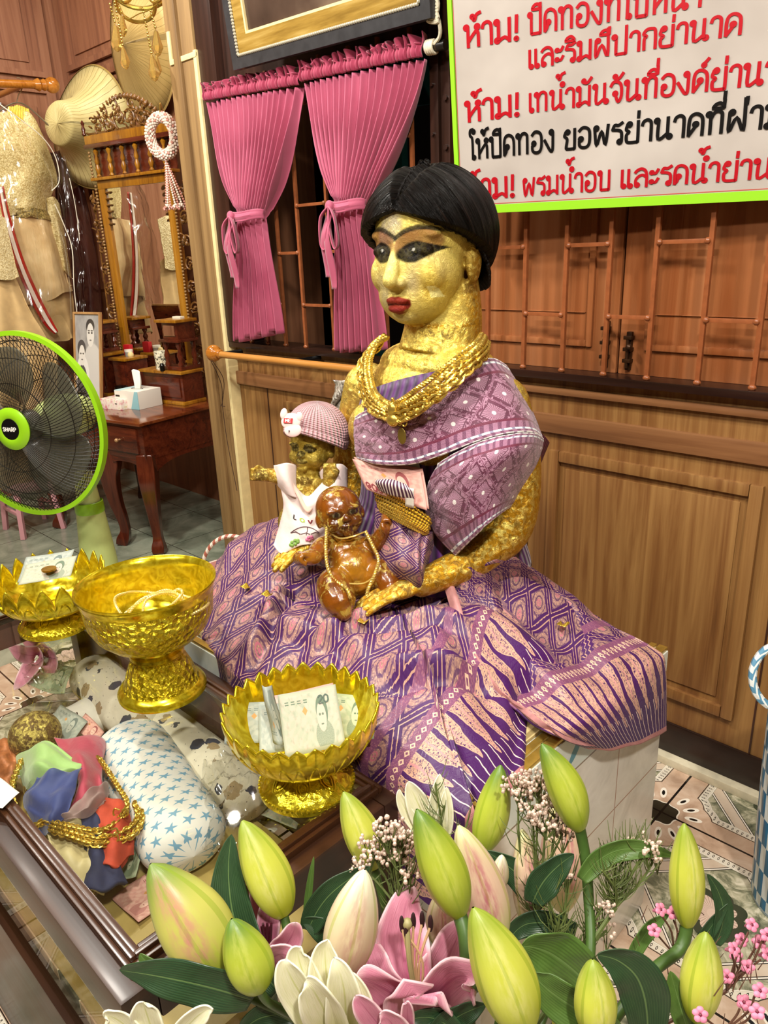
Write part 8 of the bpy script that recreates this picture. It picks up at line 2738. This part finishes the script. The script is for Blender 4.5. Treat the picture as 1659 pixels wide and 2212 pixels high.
# middle-left stem
l = lily('lily stem with a half open white and green flower low in the middle left')
a, x = bud(l, (742, 1710), (808, 1872), 78, .72, B_YEL, .03); b, x = bud(l, (788, 1878), (735, 2105), 112, .62, B_WHITE, -.03)
j = atd(800, 2260, .61); stem(l, [a, atd(835, 1990, .71), atd(830, 2130, .66), j], .0035); stem(l, [b, atd(735, 2150, .62), j, v0(-.015)])
for (m_, t_, w_, sd, D2, mt) in (((640, 2130), (618, 2072), 80, 1, .55, PT_WHITE), ((655, 2100), (650, 2045), 75, 2, .575, PT_WHITE), ((705, 2100), (708, 2030), 80, 3, .575, PT_WHITE), ((690, 2160), (660, 2118), 90, 4, .54, PT_WHITE), ((745, 2150), (722, 2068), 85, 5, .545, PT_WHITE), ((780, 2190), (760, 2100), 70, 6, .56, PT_WHITE)):
    petal(l, atd(740, 2270, .58), atd(*m_, D2), atd(*t_, D2 - .005), w_ * D2 / 1620, mt, .5, .05, .06, sd)
stem(l, [atd(740, 2270, .58), atd(790, 2330, .59), v0(-.01)], .004)
leaf_(l, (665, 2010), (715, 1930), (800, 1872), 62, .66, LF_DARK, seed=5); leaf_(l, (820, 2130), (730, 2030), (650, 1985), 70, .66, LF_DARK, seed=6); leaf_(l, (800, 2200), (690, 2180), (600, 2140), 80, .62, LF_DARK, seed=7)
leaf_(l, (660, 1990), (668, 1920), (678, 1850), 16, .67, LF_MID, seed=8)
# middle stem: open pink lily, three buds
l = lily('lily stem with the open pink flower and dark stamens in the middle')
a, x = bud(l, (900, 1748), (992, 1972), 98, .62, B_GREEN, .05); b, x = bud(l, (990, 1782), (1075, 2030), 98, .66, B_ROSE, .05); c, x = bud(l, (1022, 1960), (1132, 2222), 128, .53, B_YEL, .05); d, x = bud(l, (950, 1925), (950, 2040), 62, .68, B_ROSE)
j = atd(1010, 2150, .60); stem(l, [a, atd(1005, 2030, .61), j, atd(1010, 2290, .60), v0(.0)], .0055); stem(l, [b, atd(1060, 2100, .65), j], .0035); stem(l, [c, atd(1120, 2290, .55), v0(.01)], .0045)
fcn = atd(905, 2190, .62)
for (m_, t_, w_, sd, D2, Dt) in (((868, 2020), (895, 1915), 118, 1, .645, .655), ((800, 2090), (800, 2000), 100, 2, .63, .65), ((960, 2080), (1010, 1985), 110, 3, .64, .655), ((830, 2135), (768, 2108), 105, 4, .575, .555), ((985, 2110), (1022, 2128), 120, 5, .575, .56), ((900, 2150), (905, 2155), 150, 6, .565, .555)):
    petal(l, fcn, atd(*m_, D2), atd(*t_, Dt), w_ * D2 / 1620, PT_PINK, .35, .45, .20, sd)
for k, (px_, py_) in enumerate(((868, 1992), (893, 1985), (912, 1982), (930, 1990), (878, 2010))):
    t_ = atd(px_, py_ + 10, .60); MB().tube(cr([fcn, atd(885 + 7 * k, 2080, .605), t_], 5), .0011, 6).build('filament', plain('pale_filament', '#c9a77c', .5) if k == 0 else bpy.data.materials['pale_filament'], l)
    mb = MB(); ellip(mb, t_ + CU * .002, (.0022, .0022, .009), None, 10, 8); mb.build('anther', plain('dark_anther', '#2c0d12', .7) if k == 0 else bpy.data.materials['dark_anther'], l)
MB().tube(cr([fcn, atd(885, 2080, .60), atd(880, 2000, .60)], 5), .0022, 8).ball(atd(880, 1995, .60), .0045, 8, 6).build('pistil', plain('olive_pistil', '#9a9262', .5), l)
for (m_, t_, w_, sd) in (((800, 2190), (768, 2150), 60, 1), ((850, 2215), (820, 2190), 70, 2), ((880, 2190), (878, 2165), 30, 3)): petal(l, atd(880, 2290, .56), atd(*m_, .54), atd(*t_, .535), w_ * .54 / 1620, PT_PINK, .4, .1, .1, sd)
leaf_(l, (930, 2240), (990, 2195), (1050, 2170), 60, .57, LF_DARK, seed=9); leaf_(l, (1000, 2250), (940, 2200), (880, 2205), 60, .57, LF_DARK, seed=10)
# middle-right stem
l = lily('tall lily stem with two slim green buds right of the middle')
a, x = bud(l, (1082, 1652), (1042, 1836), 74, .76, B_GREEN, .06); b, x = bud(l, (1170, 1606), (1252, 1788), 78, .70, B_GREEN, .16); c, x = bud(l, (1085, 1846), (1072, 1926), 40, .72, B_WHITE); d, x = bud(l, (1128, 1790), (1150, 2010), 70, .74, B_ROSE)
e, x = bud(l, (1210, 1720), (1215, 1960), 95, .82, B_ROSE)
j = atd(1275, 2060, .67); stem(l, [b, atd(1264, 1850, .70), atd(1272, 1950, .69), j, atd(1250, 2220, .65), v0(.03)], .0048); stem(l, [a, atd(1060, 1950, .74), atd(1090, 2120, .70), v0(.015)], .0035); stem(l, [c, atd(1075, 2010, .71), atd(1090, 2120, .70)], .0025); stem(l, [d, atd(1165, 2100, .72), v0(.02)], .0035); stem(l, [e, atd(1210, 2100, .76), v0(.03)], .0035)
leaf_(l, (1165, 1950), (1120, 1890), (1050, 1838), 62, .73, LF_DARK, seed=1); leaf_(l, (1150, 1950), (1185, 1890), (1240, 1845), 70, .69, LF_DARK, seed=2); leaf_(l, (1285, 2140), (1190, 2060), (1125, 2045), 125, .60, LF_MID, .59, .58, .25, 3)
leaf_(l, (1255, 1900), (1340, 1835), (1460, 1850), 50, .68, LF_MID, seed=4); leaf_(l, (1245, 2010), (1140, 1995), (1100, 2040), 60, .70, LF_DARK, seed=5)
for (m_, t_, w_, sd) in (((880, 1755), (862, 1705), 30, 1), ((905, 1740), (882, 1688), 55, 2), ((945, 1745), (950, 1672), 45, 3), ((960, 1765), (965, 1700), 40, 4)): petal(l, atd(945, 1830, .80), atd(*m_, .79), atd(*t_, .785), w_ * .79 / 1620, PT_WHITE, .45, .05, .05, sd)
stem(l, [atd(945, 1830, .80), atd(960, 1960, .77), atd(1000, 2150, .70), v0(.01)], .0035)
# right stem
l = lily('right lily stem with three pale green buds over the floor tiles')
a, x = bud(l, (1478, 1778), (1484, 1996), 74, .66, B_YEL, .03); b, x = bud(l, (1525, 2012), (1506, 2200), 88, .60, B_YEL); c, x = bud(l, (1280, 2072), (1288, 2240), 90, .55, B_YEL); e, x = bud(l, (1215, 2130), (1225, 2250), 60, .58, B_YEL)
j = atd(1395, 2112, .64); stem(l, [a, atd(1468, 2050, .655), j, atd(1290, 2250, .62), v0(.04)], .0050); stem(l, [b, atd(1490, 2260, .60), atd(1350, 2360, .60), v0(.045)], .0042); stem(l, [c, atd(1270, 2310, .56), v0(.03)], .0040)
leaf_(l, (1400, 2250), (1375, 2110), (1290, 2062), 105, .59, LF_DARK, .585, .58, .25, 1); leaf_(l, (1490, 2240), (1465, 2160), (1448, 2098), 50, .60, LF_MID, seed=2); leaf_(l, (1545, 2040), (1562, 1960), (1528, 1888), 42, .66, LF_DARK, seed=3)
leaf_(l, (1520, 2030), (1530, 2010), (1575, 1950), 36, .66, LF_DARK, seed=4); leaf_(l, (1360, 2080), (1400, 2010), (1445, 1975), 36, .67, LF_MID, seed=5); leaf_(l, (1330, 2230), (1200, 2150), (1150, 2100), 90, .56, LF_MID, seed=6)
# lowest white petals at the left
l = lily('white lily flower cut off at the lower left edge of the picture')
for (m_, t_, w_, sd) in (((318, 2190), (310, 2165), 70, 1), ((260, 2205), (225, 2198), 60, 2), ((420, 2200), (460, 2180), 50, 3)): petal(l, atd(350, 2290, .56), atd(*m_, .55), atd(*t_, .545), w_ * .55 / 1620, PT_WHITE, .4, .0, .08, sd)
stem(l, [atd(350, 2290, .56), atd(600, 2420, .58), v0(-.04)])

# feathery filler with tiny pale flowers
M_FEA = plain('feathery_green', '#56622f', .6, 0, .3, 40); M_TINY = plain('tiny_pale_blossom', '#d9bfae', .6, 0, .15, 200)
FG = 'feathery filler sprigs in the bouquet'


def sprig(base, heads, D, label, seed, nneedle=60):
    t = thing('filler_sprig', VT, label, 'filler flower', FG); rs = random.Random(seed)
    mb = MB(); B0 = atd(base[0], base[1], D); fl = MB()
    mb.tube(cr([v0(rs.uniform(-.02, .02)), B0], 4), .0022, 6)
    for (hx_, hy_, n, sp_) in heads:
        H = atd(hx_, hy_, D + rs.uniform(-.01, .01)); m_ = B0.lerp(H, .5) + CR * rs.uniform(-.008, .008)
        P = cr([B0, m_, H], 8); mb.tube(P, .0011, 5)
        for k in range(n):
            w = rs.uniform(0, 2 * PI); r = sp_ * math.sqrt(rs.random()) * D / 1620
            q_ = H + CR * r * math.cos(w) * 1.15 + CU * (r * .7 * math.sin(w) + r * .2) + CT * rs.uniform(-.012, .012)
            if k % 3 == 0: mb.tube([H - CU * .02, q_], .0005, 4, cap=False)
            for z_ in range(2): fl.ball(q_ + Vector((rs.uniform(-1, 1), rs.uniform(-1, 1), rs.uniform(-1, 1))) * .002, rs.uniform(.0013, .0022), 6, 4)
        for k in range(nneedle // len(heads)):
            tt = rs.random(); i = int(tt * (len(P) - 1)); p = P[i]; w = rs.uniform(-1.2, 1.2); L = rs.uniform(.012, .026)
            d = (CU * math.cos(w) + CR * math.sin(w) + CT * rs.uniform(-.4, .4)); mb.tube(cr([p, p + d * L * .6, p + d * L + CU * L * .35], 2), [.0006, .0006, .0005, .0004, .0002], 4, cap=False)
    s_ = mb.build('sprig', M_FEA, t); tag(fl.build('blossoms', M_TINY, t), kind='stuff')


sprig((868, 2010), [(800, 1835, 26, 26), (838, 1795, 40, 30), (868, 1815, 36, 26), (780, 1870, 14, 20), (850, 1850, 30, 30), (885, 1880, 8, 18)], .66, 'filler sprig with pale blossoms in front of the yellow bud near the lotus bowl', 1, 130)
sprig((1160, 1985), [(1120, 1700, 50, 34), (1165, 1690, 50, 34), (1205, 1730, 50, 36), (1180, 1770, 45, 34), (1215, 1800, 30, 30), (1150, 1740, 36, 30)], .72, 'largest filler sprig with pinkish blossoms below the tall green bud', 2, 110)
sprig((1330, 1960), [(1400, 1830, 24, 22), (1420, 1842, 20, 18), (1365, 1815, 3, 16), (1330, 1850, 0, 10), (1300, 1880, 0, 10)], .68, 'filler sprig lying on the leaf in front of the white plinth', 3, 150)
sprig((1230, 2110), [(1300, 1960, 14, 20), (1225, 1900, 4, 20), (1310, 2010, 10, 18), (1200, 2000, 0, 8), (1180, 1930, 0, 8)], .69, 'nearly bare feathery sprig beside the tall bud stem', 4, 190)
sprig((950, 1900), [(940, 1690, 0, 8), (960, 1740, 0, 8), (950, 1790, 0, 8), (1010, 1780, 0, 8)], .78, 'thin bare green sprig in front of the purple skirt', 5, 40)
# waxflowers
M_WAX = plain('pink_waxflower', '#d77f9c', .5, 0, .2, 120); M_WAXC = plain('dark_wax_centre', '#6e1d35', .5); M_WST = plain('waxflower_stem', '#5a3a2c', .6)
WG = 'waxflower twigs in the bouquet'


def wax(base, fl, D, label, seed):
    t = thing('waxflower_twig', VT, label, 'waxflower', WG); rs = random.Random(seed); B0 = atd(base[0], base[1], D)
    mb = MB(); mb.tube(cr([v0(.04), VT.lerp(B0, .5) + CR * .02, B0], 5), .0018, 6)
    for (x, y) in fl:
        c = atd(x, y, D + rs.uniform(-.015, .015)); d = (c - B0).normalized()
        mb.tube(cr([B0, B0.lerp(c, .5) + CR * rs.uniform(-.006, .006), c - d * .006], 4), .0009, 5)
        f = (CT * .6 + CU * .4 + CR * rs.uniform(-.5, .5)).normalized(); a = f.orthogonal().normalized(); b = f.cross(a)
        w = MB(); w.tube([c - f * .009, c - f * .004, c], [.0010, .0022, .0032], 8)
        for k in range(5):
            an = k * 2 * PI / 5; o_ = c + (a * math.cos(an) + b * math.sin(an)) * .0034 + f * .0016
            ellip(w, o_, (.0028, .0024, .0010), Matrix((a, b, f)).transposed(), 10, 6)
        o = w.build('flower', M_WAX, t); k_ = MB(); ellip(k_, c + f * .0016, (.0016, .0016, .0010), Matrix((a, b, f)).transposed(), 8, 5); k_.build('centre', M_WAXC, o)
    for k in range(14):
        p = B0 + CR * rs.uniform(-.03, .03) + CU * rs.uniform(-.02, .04); mb.tube([p, p + CU * rs.uniform(.008, .018) + CR * rs.uniform(-.01, .01)], [.0005, .0002], 4)
    mb.build('twig', M_WST, t)


wax((1455, 2060), [(1425, 1965), (1412, 2010), (1455, 1972)], .66, 'short waxflower twig with three pink flowers left of the right lily bud', 1)
wax((1570, 2140), [(1590, 2062), (1583, 2050), (1622, 1998), (1640, 2035), (1655, 2062), (1600, 2030), (1616, 2088), (1570, 2110), (1655, 2020)], .63, 'waxflower twig with many pink flowers at the right edge', 2)
wax((1560, 2230), [(1512, 2192), (1608, 2165), (1635, 2185), (1640, 2140)], .58, 'low waxflower twig with pink flowers at the lower right corner', 3)

cf = thing('flower_reflection', atz(60, 1440, .345), 'pale pink petals standing in for a flower reflection below the far lotus bowl', 'flower')  # petals added in place of a flower's reflection in the glass
c0 = atz(95, 1405, .40)
for k, (m_, t_) in enumerate((((60, 1415), (15, 1395)), ((70, 1440), (30, 1490)), ((110, 1430), (98, 1460)), ((75, 1400), (40, 1370)))):
    petal(cf, c0, atz(*m_, .425), atz(*t_, .40), .040, PT_PINK, .3, .2, .15, k)
petal(cf, c0, atz(50, 1370, .40), atz(5, 1362, .39), .022, LF_DARK, .2, 0, .1, 9, 'leaf')
